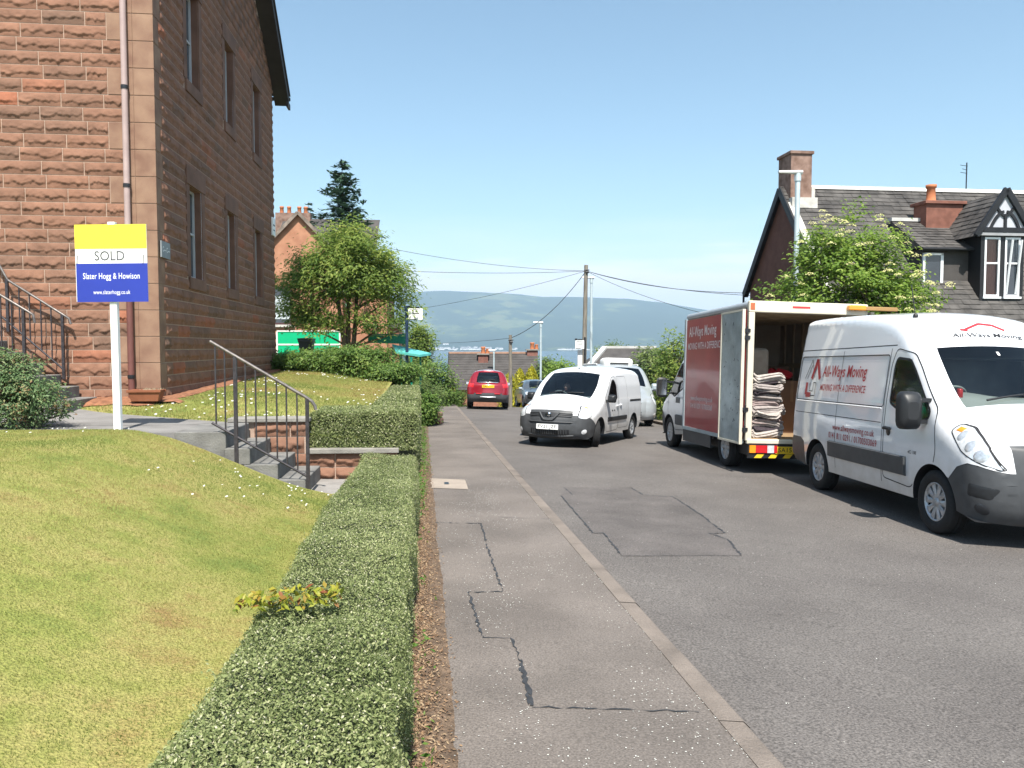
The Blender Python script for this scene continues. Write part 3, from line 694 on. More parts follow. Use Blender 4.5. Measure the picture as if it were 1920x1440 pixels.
# ------------------------------------------------------------------ door stair at the far left, with two railings
def front_pt(px, py, yl): # on a plane parallel to the front wall, yl local (negative = towards the camera)
    Y = 13
    for _ in range(20):
        p = at(px, py, Y); q = blk.matrix_basis.inverted() @ p; Y -= (q.y - yl) * .9
    return blk.matrix_basis.inverted() @ at(px, py, Y)
ds = thing('door_stair', 'dark concrete stair climbing to the left along the sandstone front', 'stair', (C0.x, C0.y, 0), math.atan(.105))
p0 = front_pt(139, 748, -.95)
b = MB()
for i in range(8):
    x1 = p0.x - i * .28; z1 = p0.z - .02 + i * .19
    b.box(x1 - .30 if i else x1 - .62, x1, -1.25, -.10, z1 - .19 if i else .3, z1)
b.box(p0.x - 2.6, p0.x - .3, -1.2, -.12, .3, p0.z - .2)
b.build('flight', MT['step_stone'], ds, bevel=.01)
for yl, P_, posts, bal, lab in ((-.16, [(-12, 478), (14, 525), (118, 590), (129, 597), (133, 608)], (15, 117), (37, 56, 77, 96), 'black stair railing nearest the sandstone wall, up to the flats door'),
                               (-1.18, [(-25, 528), (0, 553), (52, 584), (62, 590), (65, 605)], (44,), (2, 22), 'black stair railing nearest the bush, up to the flats door')):
    q = [front_pt(x, y, yl) for x, y in P_]; yq = q[0].y
    top = [(v.x, 0, v.z) for v in q]; top = list(reversed(top))
    low = [(v.x, 0, v.z - .93) for v in (q[2], q[0])]
    xp = [front_pt(x, 600, yl).x for x in posts]; xb = [front_pt(x, 600, yl).x for x in bal]
    M4 = blk.matrix_basis @ Matrix.Translation((0, yl, 0))
    t = railing('railing', lab, M4.translation, math.atan(.105), top, low, [(x, lerp(low[0][2], low[1][2], (x - low[0][0]) / (low[1][0] - low[0][0])) - .16) for x in xp], xb, 0)
# ------------------------------------------------------------------ planting
ML_hedge = Mleaf('hedge_leaf', [(.08, .105, .038), (.185, .225, .085), (.34, .375, .17), (.46, .46, .25), (.66, .63, .46)], .35, rough=.7, spec=.15)
ML_shrub = Mleaf('shrub_leaf', [(.05, .11, .022), (.10, .18, .035), (.16, .25, .055), (.25, .32, .08)], .4)
ML_rowan = Mleaf('rowan_leaf', [(.09, .16, .035), (.18, .27, .06), (.30, .38, .085), (.44, .46, .12)], .55)
ML_elder = Mleaf('elder_leaf', [(.10, .18, .03), (.18, .29, .05), (.28, .39, .075), (.40, .47, .11)], .5)
ML_dark = Mleaf('far_leaf', [(.06, .11, .035), (.11, .17, .05), (.17, .23, .07), (.23, .28, .09)], .4)
ML_conifer = Mleaf('spruce_needle', [(.03, .07, .045), (.05, .10, .06), (.08, .13, .08)], .15)
ML_gold = Mleaf('golden_conifer', [(.20, .22, .02), (.40, .38, .03), (.55, .50, .05)], .3)
ML_bush = Mleaf('bush_leaf', [(.06, .11, .04), (.10, .17, .065), (.17, .24, .10), (.28, .16, .08)], .25)
ML_grass = Mleaf('grass_blade', [(.145, .19, .045), (.23, .25, .065), (.31, .285, .095), (.29, .21, .08)], .3, rough=.7)
ML_weed = Mleaf('weed_leaf', [(.06, .15, .02), (.10, .20, .03), (.16, .22, .05)], .35)
ML_petal = Mleaf('white_petal', [(.8, .8, .76), (.75, .74, .66)], .3)
ML_litter = Mleaf('dead_leaf', [(.10, .06, .035), (.20, .12, .07), (.30, .20, .12), (.36, .27, .17)], .1, rough=.9)
ML_red = Mleaf('yellow_red_leaf', [(.10, .14, .02), (.28, .30, .03), (.34, .30, .04), (.22, .06, .03)], .3)
M_core = M('hedge_core', (.018, .024, .012), .95, var=.3, scale=20)

def hedge(name, label, u0, u1, ya, yb, zbot, ztop, n, size, wob=.03, tilt=.8, endface=True):
    t = thing(name, label, 'hedge', ((u0 + u1) / 2 - SL * ya, ya, 0))
    o = t.location
    L = yb - ya; Wd = u1 - u0; H = ztop(ya) - zbot(ya)
    areas = [Wd * L * 1.4, L * H, L * H * .6, Wd * H * (1.6 if endface else .3)]; tot = sum(areas); C = []; Nn = []
    for face, A in enumerate(areas):
        m = int(n * A / tot); q = NR.random((m, 2))
        if face == 0 or face == 1 or face == 2:
            Y = ya + L * q[:, 0] ** (1.35 if face == 0 else 1.2)
        if face == 0: u = u0 + Wd * q[:, 1]; z = np.array([ztop(y) for y in Y]); nn = np.tile([0, 0, 1.], (m, 1))
        elif face == 1: u = np.full(m, u1); z = np.array([lerp(zbot(y), ztop(y), a) for y, a in zip(Y, q[:, 1])]); nn = np.tile([1., 0, .2], (m, 1))
        elif face == 2: u = np.full(m, u0); z = np.array([lerp(zbot(y), ztop(y), a) for y, a in zip(Y, q[:, 1])]); nn = np.tile([-1., 0, .2], (m, 1))
        else: Y = np.full(m, ya); u = u0 + Wd * q[:, 0]; z = lerp(zbot(ya), ztop(ya), q[:, 1]); nn = np.tile([0, -1., .2], (m, 1))
        d = (fbm(u * 3 + 7, Y * 3 + z * 3, 4, face) - .5) * 2 * wob + NR.normal(size=m) * .012
        # round the shoulders
        eu = np.minimum(u - u0, u1 - u); ez = np.array([ztop(y) for y in Y]) - z
        if face == 0: z = z - .05 * np.clip(1 - eu / .09, 0, 1) ** 2
        if face in (1, 2): d = d - .05 * np.clip(1 - ez / .09, 0, 1) ** 2
        P = np.stack([u - SL * Y, Y, z], 1) + nn * d[:, None]
        C.append(P - np.array(o)); Nn.append(nn * tilt + NR.normal(size=(m, 3)) * .55)
    C = np.concatenate(C); Nn = np.concatenate(Nn); m = len(C)
    tint = np.clip(.34 + .5 * (fbm(C[:, 0] * 2.2, C[:, 1] * 1.1, 3, 3) - .5) + NR.normal(size=m) * .16, 0, .84); fl = NR.random(m) < .06; tint[fl] = NR.uniform(.8, 1, fl.sum())
    leaf_mesh('foliage', ML_hedge, C, Nn, NR.uniform(.7, 1.25, m) * size, .55, tint, t)
    b = MB(); A = []
    for Y in ysteps(ya + .05, yb - .05, 20):
        c = .045; A.append([Vector((u - SL * Y, Y, z)) - o for u, z in ((u0 + c, zbot(Y)), (u0 + c, ztop(Y) - c), (u1 - c, ztop(Y) - c), (u1 - c, zbot(Y)))])
    b.grid(A, smooth=False); b.add(A[0], [(0, 1, 2, 3)]); b.add(A[-1], [(3, 2, 1, 0)]); b.build('stems', M_core, t)  # solid dark core added inside the leaves to block see-through, not stems
    return t
hedge('hedge', 'clipped grey-green hedge running along the pavement in front of the near lawn', -.78, -.09, .9, 9.7, lambda y: pave_z(y) - .02, lambda y: pave_z(y) + .55 + .03 * math.sin(y * 1.3), 340000, .0132, wob=.06)
hedge('hedge', 'clipped hedge on the low stone wall beyond the entry steps', -1.62, -.09, 10.98, 12.2, lambda y: .26 - .5 * ss(10.98, 11.2, y), lambda y: .80 - .008 * (y - 11), 34000, .026)
hedge('hedge', 'clipped hedge along the pavement farther down, before the shaggy shrubs', -.86, -.09, 12.15, 20.3, lambda y: pave_z(y) - .02, lambda y: .80 - .008 * (y - 11), 42000, .032, wob=.05)
# stray shoots standing out of the near hedge
n_ = 2600; Y = .95 + 8.6 * NR.random(n_) ** 1.3; u = NR.uniform(-.78, -.09, n_); k = fbm(u * 6, Y * 3, 2, 8) > .5; Y, u = Y[k], u[k]; m_ = len(Y); hh_ = NR.random(m_) ** 2 * .055
hb = bpy.data.objects['hedge']; C = np.stack([u - SL * Y, Y, [pave_z(y) + .56 + .03 * math.sin(y * 1.3) for y in Y] + hh_], 1) - np.array(hb.location)
leaf_mesh('shoots', ML_hedge, np.repeat(C, 3, 0) + NR.normal(size=(m_ * 3, 3)) * .008, NR.normal(size=(m_ * 3, 3)) + np.array([0, -.3, .4]), NR.uniform(.014, .024, m_ * 3), .5, NR.uniform(.2, .75, m_ * 3), hb)
# stray shoot of another shrub in the near hedge
o = at(545, 1135, 3.45); n_ = 260; C = np.stack([NR.uniform(-.22, .22, n_), NR.uniform(-.07, .07, n_), NR.uniform(-.02, .05, n_)], 1); C[:, 1] += C[:, 0] * .25
s = leaf_mesh('stray_shrub', ML_red, C, np.tile([0, -.4, 1.], (n_, 1)) + NR.normal(size=(n_, 3)) * .6, NR.uniform(.03, .055, n_), .42)
s.location = (o.x, o.y, pave_z(3.45) + .585); tag(s, 'patch of yellow and red shrub leaves sprouting through the near hedge', 'shrub')

# grass on the lawns
def grass(name, n, sampler, hmin, hmax, zf):
    X, Y = sampler(n); Z = np.array([zf(x, y) for x, y in zip(X, Y)]); m = len(X)
    h = NR.uniform(hmin, hmax, m) * np.clip(.55 + Y * .05, .6, 1.1); C = np.stack([X, Y, Z + h * .30], 1)
    dirn = np.stack([NR.normal(size=m) * .8, NR.normal(size=m) * .8, np.ones(m)], 1); nn = np.stack([NR.normal(size=m), NR.normal(size=m), NR.normal(size=m) * .3], 1)
    tint = np.clip(.46 + 1.7 * (fbm(X * .9 + 4, Y * .9, 5, 12) - .48) + NR.normal(size=m) * .13, 0, 1)
    o = leaf_mesh(name, ML_grass, C, nn, h, .17, tint, None, fold=.1, updir=dirn); return tag(o, None, None, kind='stuff')
def near_s(n):
    Y = .6 + 9.0 * NR.random(n) ** 1.25; w = -.08 + 7.5 * NR.random(n) ** 1.2; X = -.72 - w - SL * Y
    k = (Y < 9.5 + .087 * (X + 3.57)) & (X > -.72 * Y - .6); return X[k], Y[k]
grass('grass', 330000, near_s, .014, .03, lawn_z)
def far_s(n):
    Y = 10.9 + 13 * NR.random(n); u = -8 + 7.1 * NR.random(n); X = u - SL * Y; wall = C0.x + (-.105) * (Y - C0.y) 
    k = (X > np.where(Y > C0.y, wall + .35, C0.x - 3 )) & ((Y > 10.78 + (-3.73 - X) * .515) | (X > -3.8)) ; return X[k], Y[k]
grass('grass', 90000, far_s, .03, .055, lawn2_z)
# daisies
def daisies(X, Y, zf, s):
    m = len(X); Z = np.array([zf(x, y) for x, y in zip(X, Y)]) + .035; C = []; Nn = []; Sz = []; T = []
    for k in range(3):
        a = k * 1.05; C.append(np.stack([X, Y, Z + .001 * k], 1)); Nn.append(np.tile([0, -.35, 1.], (m, 1)) + NR.normal(size=(m, 3)) * .12); Sz.append(s)
    return np.concatenate(C), np.concatenate(Nn), np.concatenate(Sz)
X1, Y1 = near_s(3200); pr = np.clip((Y1 - 6.2) / 3, .02, 1) * (fbm(X1 * 1.2, Y1 * 1.2, 3, 5) > .47); k = NR.random(len(X1)) < pr * .36; X1, Y1 = X1[k], Y1[k]
X2, Y2 = far_s(900); k = fbm(X2 * .8, Y2 * .8, 3, 9) > .44; X2, Y2 = X2[k], Y2[k]
px_d = [on_pave(240, 1332), on_pave(252, 1398), on_pave(188, 1436), on_pave(145, 1435)]
a = daisies(X1, Y1, lawn_z, NR.uniform(.022, .034, len(X1))); c = daisies(X2, Y2, lawn2_z, NR.uniform(.035, .055, len(X2)))
o = leaf_mesh('daisies', ML_petal, np.concatenate([a[0], c[0]]), np.concatenate([a[1], c[1]]), np.concatenate([a[2], c[2]]), .75, fold=0); o['kind'] = 'stuff'
# fallen petals and litter
n_ = 4800; Y = 2.4 + 9 * NR.random(n_) ** 1.1; u = np.clip(NR.normal(.85, .33, n_), .12, 1.36); k = fbm(u * 2.5, Y * 1.1, 3, 2) + .25 * NR.random(n_) > .55; Y = Y[k]; u = u[k]
C = np.stack([u - SL * Y, Y, [pave_z(y) + .005 for y in Y]], 1)
Y = 3 + 10 * NR.random(420); u = NR.uniform(1.6, 6, 420); C = np.concatenate([C, np.stack([u - SL * Y, Y, [road_z(a_ - SL * y, y) + .005 for a_, y in zip(u, Y)]], 1)])
o = leaf_mesh('petals', ML_petal, C, np.tile([0, 0, 1.], (len(C), 1)) + NR.normal(size=(len(C), 3)) * .12, NR.uniform(.006, .011, len(C)), .7, fold=0); o['kind'] = 'stuff'
n_ = 24000; Y = .9 + 12 * NR.random(n_) ** 1.3; u = -.11 + .20 * np.abs(NR.normal(0, .5, n_)); k = u < .17; Y, u = Y[k], u[k]
C = np.stack([u - SL * Y, Y, [pave_z(y) + .006 + .035 * max(0, 1 - ((a_ + .16) / .30) ** 2) for y, a_ in zip(Y, u)]], 1)
o = leaf_mesh('dead_leaves', ML_litter, C, np.tile([0, 0, 1.], (len(C), 1)) + NR.normal(size=(len(C), 3)) * .35, NR.uniform(.010, .026, len(C)), .42, fold=.3); o['kind'] = 'stuff'
cl = [(10.2, 260, .22), (9.5, 220, .2), (10.9, 160, .16), (8.6, 90, .12), (7.2, 60, .1), (5.6, 40, .1), (4.3, 60, .1), (3.5, 60, .1), (2.9, 60, .09), (2.55, 60, .08), (12.5, 200, .2), (14, 240, .25), (15.8, 260, .25), (17.5, 260, .25), (19.5, 240, .25)]
C = []; Sz = []
for y, m, hgt in cl:
    q = NR.normal(size=(m, 3)); yy = y + q[:, 1] * (.25 if y < 9 else .45); uu = -.05 + q[:, 0] * .045 + (.05 if y > 12 else 0); zz = np.abs(q[:, 2]) * hgt * .45
    C.append(np.stack([uu - SL * yy, yy, [pave_z(a_) + z_ for a_, z_ in zip(yy, zz)]], 1)); Sz.append(NR.uniform(.025, .05, m))
C = np.concatenate(C); o = leaf_mesh('weeds', ML_weed, C, NR.normal(size=C.shape) + np.array([.3, -.5, .8]), np.concatenate(Sz), .4); o['kind'] = 'stuff'

# trees and shrubs
def limb(mb, a, b, r0, r1, sag=.1, n=6, rnd=rng):
    a = Vector(a); b = Vector(b); mid = (a + b) / 2 + Vector((rnd.uniform(-1, 1), rnd.uniform(-1, 1), rnd.uniform(-.3, 1))) * (b - a).length * sag
    pts = [(a * (1 - t) ** 2 + mid * 2 * t * (1 - t) + b * t * t) for t in ysteps(0, 1, n)]
    mb.tube(pts, [lerp(r0, r1, i / n) for i in range(n + 1)], 6, cap=False); return pts
def tree(name, label, loc, H, blobs, leafmat, nclump, per, lsize, spread, trunk_r, fork=.3, aspect=.45, cat='tree', group=None, seed=1, stems=1, shell=.55, flat=.0, lean=(0, 0), barkmat='bark', droop=0, dry=True):
    rnd = random.Random(seed); nr = np.random.default_rng(seed)
    t = thing(name, label, cat, loc, 0, group)
    # clump centres spread through the crown's lobes
    Vv = np.array([b_[3] * b_[4] * b_[5] for b_ in blobs]) ** .8; pk = nr.choice(len(blobs), nclump, p=Vv / Vv.sum())
    B = np.array(blobs)[pk]; d = nr.normal(size=(nclump, 3)); d /= np.linalg.norm(d, axis=1, keepdims=True)
    rad = (shell + (1 - shell) * nr.random(nclump)) if shell > 0 else nr.random(nclump) ** (1 / 3)
    rad = np.where(nr.random(nclump) < .25, nr.random(nclump) ** .5 * .8, rad)
    K = B[:, :3] + d * B[:, 3:] * rad[:, None]; K[:, 2] = np.maximum(K[:, 2], .06 * H if fork < .1 else K[:, 2])
    mb = MB(); forks = []
    for s_ in range(stems):
        bx = rnd.uniform(-.12, .12) * (stems > 1) * 2; by = rnd.uniform(-.12, .12) * (stems > 1) * 2
        top = Vector((lean[0] + rnd.uniform(-.4, .4) * (stems > 1) * H * .25, lean[1] + rnd.uniform(-.3, .3) * (stems > 1) * H * .2, H * .8))
        forks += [(p, s_) for p in limb(mb, (bx, by, -.1), top, trunk_r, trunk_r * .3, .05, 10, rnd) if p.z > H * fork * .6]
    nl = min(nclump, 46); idx = nr.choice(nclump, nl, replace=False)
    ends = []
    for i in idx:
        e_ = Vector(K[i]); cand = [p for p, _ in forks if p.z < e_.z + .1] or [forks[0][0]]
        p = min(cand, key=lambda q: (q - e_).length + abs((e_.z - q.z) - .5 * (e_ - q).length) ); L = (e_ - p).length
        ends.append(limb(mb, p, e_, min(trunk_r * .45, .012 + L * .016), .006, .12, 6, rnd))
    mb.build('trunk', MT[barkmat], t)
    if len(ends):
        tw = MB(); pool = [p for e_ in ends for p in e_[2:]]
        for i in nr.choice(nclump, min(nclump, 150), replace=False):
            e_ = Vector(K[i]); p = min(pool, key=lambda q: (q - e_).length); limb(tw, p, e_, .010 if lsize < .12 else .012, .003, .1, 3, rnd)
        tw.build('twigs', MT['twig'], t)
    n = nclump * per; cc = np.repeat(K, per, 0); off = nr.normal(size=(n, 3)) * spread * np.array([1, 1, .6])
    C = cc + off; out = (C - np.array([0, 0, H * .5])); out /= np.linalg.norm(out, axis=1, keepdims=True) + 1e-6
    Nn = out * .5 + np.array([0, -.25, 1.0]) + nr.normal(size=(n, 3)) * .6
    ct = np.repeat(nr.normal(.45, .17, nclump), per); tint = np.clip(ct + nr.normal(size=n) * .16, 0, 1)
    ax = out * np.array([1, 1, .3]) + nr.normal(size=(n, 3)) * .6; ax[:, 2] -= droop
    leaf_mesh('crown', leafmat, C, Nn, nr.uniform(.65, 1.25, n) * lsize, aspect, tint, t, updir=ax, droop=.1)
    return t, K
def gz(X, Y): return ground_z(X, Y)

# the rowan beyond the block
p = at(652, 640, 26); zb = plateau(26) - .1
tree('rowan_tree', 'rowan tree with an open spreading crown rising over the shrubs beyond the sandstone block', (p.x, p.y, zb), 5.2,
     [(0, 0, 3.3, 1.95, 1.6, 1.3), (-1.3, 0, 2.7, 1.2, 1.2, 1.0), (1.25, .1, 2.9, 1.15, 1.2, 1.0), (.1, -.2, 4.15, 1.35, 1.1, .85), (1.75, -.3, 1.85, .75, .7, .5), (-1.6, -.2, 1.8, .75, .7, .6), (.9, -.5, 3.7, .8, .6, .6), (-.9, -.5, 3.5, .9, .6, .7), (-.75, -.3, 1.5, .9, .6, .45), (.9, -.3, 1.55, .8, .6, .4)], ML_rowan, 620, 44, .155, .21, .11, .22, aspect=.33, seed=5, stems=3, shell=.35, droop=.3)
def sp(px, py, Y): p = at(px, py, Y); return (p.x, p.y, p.z)
# spruce behind it
def spruce(name, label, loc, H, Rb, n_wh, per, seed, ls=.2):
    rnd = random.Random(seed); nr = np.random.default_rng(seed); t = thing(name, label, 'tree', loc)
    mb = MB(); mb.tube([(0, 0, 0), (0, 0, H * .6), (0.03, 0, H)], [.14 * H / 10, .07 * H / 10, .008], 7); C = []; Nn = []; AX = []; T = []
    for w in range(n_wh):
        z = H * (.12 + .87 * (w / (n_wh - 1)) ** .9) + rnd.uniform(-.1, .1) * (w < n_wh - 2); L0 = Rb * (1 - (z / H)) ** .85 + .12
        for k in range(per if z < H * .93 else 4):
            a = rnd.uniform(0, 6.283); L = L0 * rnd.uniform(.45, 1.25); up = rnd.uniform(-.1, .5)
            pts = [Vector((math.cos(a) * L * q, math.sin(a) * L * q, z + L * (up * q - .45 * q * q + .28 * q ** 3 * 1.2))) for q in (0, .35, .7, 1)]
            mb.tube(pts, [.018, .013, .008, .003], 4, cap=False)
            m = int(26 * L / Rb + 8)
            for _ in range(m):
                q = rnd.random() ** .8; i = min(2, int(q * 3)); p_ = pts[i].lerp(pts[i + 1], q * 3 - i)
                sd = rnd.choice((-1, 1)); dirv = Vector((math.cos(a + sd * .9), math.sin(a + sd * .9), -.25))
                C.append(p_ + dirv * ls * .35 + Vector((0, 0, rnd.uniform(-.08, .02)))); AX.append(dirv + Vector((rnd.gauss(0, .25), rnd.gauss(0, .25), rnd.gauss(0, .25)))); Nn.append((rnd.gauss(0, .4), rnd.gauss(0, .4), 1)); T.append(min(1, max(0, .35 + .35 * q + rnd.gauss(0, .15))))
    mb.build('trunk', MT['bark'], t)
    leaf_mesh('crown', ML_conifer, [tuple(c) for c in C], Nn, nr.uniform(.7, 1.3, len(C)) * ls, .34, np.array(T), t, updir=[tuple(a_) for a_ in AX]); return t
p = at(643, 560, 44); spruce('spruce_tree', 'tall dark spruce standing behind the rowan', (p.x, p.y, -1.2), CAMZ + (650 - 303) * 44 / 1450 + 1.2, 4.5, 60, 9, 4, .40)
p = at(580, 560, 55); spruce('spruce_tree', 'tiny spruce top showing between the chimney pots', (p.x, p.y, -2), CAMZ + (650 - 381) * 55 / 1450 + 2.0, 3.4, 36, 7, 9, .3)
# shaggy shrubs across the end of the upper lawn
for i, (px, py, Y, w, h, lab, sd) in enumerate((
    (545, 715, 23.2, .95, .52, 'low green shrub against the far corner of the sandstone block', 31), (610, 720, 22.6, 1.05, .66, 'dense green shrub under the rowan, left of the row', 32),
    (680, 722, 22.0, 1.0, .92, 'tallest dense green shrub under the rowan trunk', 33), (738, 722, 21.6, .75, .46, 'leafy green shrub below the bus shelter canopy', 34),
    (787, 735, 21.9, .42, .95, 'twiggy shrub at the end of the row by the pavement', 35))):
    p = at(px, py, Y); zb = lawn2_z(p.x, Y) if px < 770 else pave_z(Y)
    tree('shrub', lab, (p.x, Y, zb - .05), h * 1.15, [(0, 0, h * .55, w, w * .8, h * .52), (-.35 * w, -.2, h * .5, w * .7, w * .6, h * .45), (.4 * w, .1, h * .6, w * .6, w * .6, h * .45)], ML_shrub, 170, 55, .085, .13, .05, .05, cat='shrub', seed=sd, stems=4, aspect=.5, shell=.6)
# rocks and shrub where the pavement pinches in
p = at(805, 795, 22.6); rs = random.Random(8)
wl = thing('rubble_wall', 'short end of rough red rubble wall beside the pavement', 'wall', (p.x, p.y, pave_z(22.6)))
b = MB()
for i in range(26):
    x = rs.uniform(-.35, .28); z = rs.uniform(0, .5); s_ = rs.uniform(.10, .17); a = rs.uniform(0, 3)
    Mx = Matrix.Translation((x, rs.uniform(-.25, .25), z)) @ Matrix.Rotation(a, 4, 'Z') @ Matrix.Rotation(rs.uniform(-.3, .3), 4, 'X')
    b.box(-s_, s_, -s_ * .8, s_ * .8, -s_ * .6, s_ * .6, 0, Mx)
b.build('stones', M('rubble_stone', (.17, .105, .075), .95, var=.35, scale=6, bump=.6, bscale=30), wl, bevel=.035)
tree('shrub', 'round clipped dark shrub on top of the rubble wall', (p.x, p.y + .1, pave_z(22.6) + .35), .9, [(0, 0, .5, .5, .5, .42)], ML_dark, 60, 60, .06, .09, .03, .05, cat='shrub', seed=41, stems=2)
# bush at the far left
p = at(42, 792, 10.15)
tree('bush', 'rounded green bush with reddish shoots at the left edge of the lawn', (p.x, p.y, lawn_z(p.x, 9.2) - .12), 1.3, [(-.15, 0, .55, .6, .45, .55), (.15, -.1, .38, .5, .42, .36), (-.35, .0, .75, .4, .4, .42)], ML_bush, 260, 60, .05, .075, .03, .05, cat='bush', seed=51, stems=4, aspect=.4, shell=.7)
# elder in flower by the right-hand cottage
p = at(1586, 560, 21.2); zb = rightpave_z(21)
t, K = tree('elder_tree', 'elder tree covered in flat cream flower heads behind the removal lorry', (p.x, p.y, zb), 6.4,
     [(0, 0, 3.9, 1.85, 1.4, 1.2), (-1.35, 0, 3.4, 1.0, 1.0, .9), (1.35, 0, 3.5, 1.15, 1.1, 1.0), (-.7, 0, 4.9, .95, .9, .75), (.7, 0, 5.0, 1.0, .9, .75), (.1, 0, 6.0, .28, .3, .6), (.4, -.2, 2.3, 1.9, 1.2, 1.2)], ML_elder, 560, 44, .135, .185, .09, .2, aspect=.5, seed=15, stems=4, shell=.45)
cen = np.array([0, 0, 3.6]); dd_ = (K - cen) / np.array([1.9, 1.3, 1.8]); sc_ = np.linalg.norm(dd_, axis=1) - .5 * K[:, 1]; q = K[NR.choice(np.argsort(-sc_)[:300], 115, replace=False)]; q = cen + (q - cen) * 1.12 + np.array([0, -.40, .10])
C = np.repeat(q, 26, 0); rr2 = NR.random(len(C)) ** .5 * .125; aa = NR.random(len(C)) * 6.283
C = C + np.stack([rr2 * np.cos(aa), rr2 * np.sin(aa) * .8 - .1, .15 - rr2 * rr2 * 4 + NR.normal(size=len(C)) * .008], 1)
leaf_mesh('blossom', Mleaf('elder_blossom', [(.50, .48, .19), (.60, .57, .28)], .2), C, np.tile([0, -.6, 1.], (len(C), 1)) + NR.normal(size=C.shape) * .3, .042, .8, parent=t)
# background greenery
bgs = [(1150, 645, 50, 1.3, 1.0, 'dark tree tops behind the slate-hipped roof', ML_dark, 61, .16), (1226, 628, 30, .85, 2.2, 'bushy green tree beyond the silver van', ML_dark, 62, .13), (1264, 611, 27, .72, 2.4, 'feathery tree close behind the removal lorry cab', ML_rowan, 63, .12),
       (1052, 667, 48, 1.0, 2.4, 'light green tree between the lamp post and the telegraph pole', ML_elder, 64, .2), (1024, 672, 52, .5, 1.7, 'brownish green tree beside the slate-roofed house chimney', ML_dark, 65, .2),
       (812, 668, 34, 1.05, 1.9, 'rounded green tree left of the slate-roofed house', ML_shrub, 66, .13), (786, 606, 60, .95, 2.6, 'pale green tree behind the bus stop flag', ML_rowan, 67, .25), (764, 668, 36, 1.2, 1.7, 'leafy shrub behind the bus shelter', ML_dark, 68, .12),
       (738, 592, 58, .6, 2.6, 'thin brownish tree at the end of the sandstone house', ML_dark, 69, .2), (852, 728, 36, .55, .8, 'small clipped green hedge bush left of the red car', ML_shrub, 70, .08)]
for px, py, Y, w, h, lab, mt_, sd, ls in bgs:
    p = at(px, py, Y); zb = gz(p.x, Y); H = max(h * .9, p.z - zb)
    tree('bushy_tree' if h > 1.5 else 'shrub', lab, (p.x, Y, zb), H, [(0, 0, H - h * .5, w * .9, w * .9, h * .48), (-.4 * w, 0, H - h * .62, w * .6, w * .6, h * .4), (.45 * w, 0, H - h * .66, w * .6, w * .6, h * .4), (0, 0, H - h * 1.1, w, w, h * .5)], mt_, 130, 50, ls, ls * 1.5, .08, .3, cat='tree' if h > 1.5 else 'shrub', seed=sd, stems=2, shell=.5)
# golden conifers in front of the slate-roofed house
for i, (px, hpy, Y, w, lab) in enumerate(((955, 700, 44, .8, 'golden conifer beside the short wooden pole'), (975, 692, 45, .8, 'golden conifer in the middle of the yellow clump'), (997, 688, 44.5, .85, 'golden conifer nearest the lamp post'), (848, 728, 37, .45, 'small golden conifer left of the red car'))):
    p = at(px, hpy, Y); zb = gz(p.x, Y); H = p.z - zb
    rnd = np.random.default_rng(80 + i); t = thing('golden_conifer', lab, 'tree', (p.x, Y, zb), 0, 'golden conifers by the lower house')
    m = 5200; q = rnd.random(m) ** .7; a = rnd.random(m) * 6.283; rad = w * (1 - q) ** .6 * (.55 + .5 * rnd.random(m)); lob = .85 + .3 * np.sin(a * 5 + q * 6)
    C = np.stack([np.cos(a) * rad * lob, np.sin(a) * rad * lob, q * H], 1); AX = np.stack([np.cos(a) * .5, np.sin(a) * .5, np.ones(m)], 1) + rnd.normal(size=(m, 3)) * .3
    leaf_mesh('crown', ML_gold, C, rnd.normal(size=(m, 3)) * .6 + np.stack([np.cos(a), np.sin(a), a * 0 + .3], 1), rnd.uniform(.1, .22, m), .35, None, t, updir=AX)
    b = MB(); b.tube([(0, 0, 0), (0, 0, H * .8)], [.07, .02], 6); b.build('trunk', MT['bark'], t)
# ------------------------------------------------------------------ cottage at the right
M_slate = M('roof_slate', (.058, .053, .05), .8, var=.35, scale=2.5, bump=.3, bscale=40, c2=(.10, .092, .085), fine=.2)
M_slate2 = M('roof_slate_far', (.062, .056, .053), .85, var=.25, scale=1.5, bump=.3, fine=.2)
M_harl = M('red_brown_render', (.13, .06, .045), .9, var=.15, bump=.3)
M_ridge = M('ridge_white', (.48, .47, .45), .6, var=.12, scale=3)
M_timber = M('black_timber', (.014, .014, .016), .5, var=.2)
M_chim = M('chimney_stone', (.22, .125, .09), .92, var=.35, scale=4, bump=.4, c2=(.30, .20, .16))
M_pot = M('clay_pot', (.45, .16, .07), .8, var=.12)
M_fine = M('grey_render', (.45, .46, .50), .9, var=.06)
M_flash = M('lead_flashing', (.48, .46, .42), .6, var=.2, scale=6)
M_glassd = M('window_glass_dark', (.035, .045, .055), .05, var=.3, scale=1.2, spec=.8)
M_curtain = M('curtain_orange', (.42, .17, .11), .9, var=.15, scale=8, stretch=(6, 1, 1))
M_upvc = M('window_frame_upvc', (.74, .75, .76), .35, var=.03)
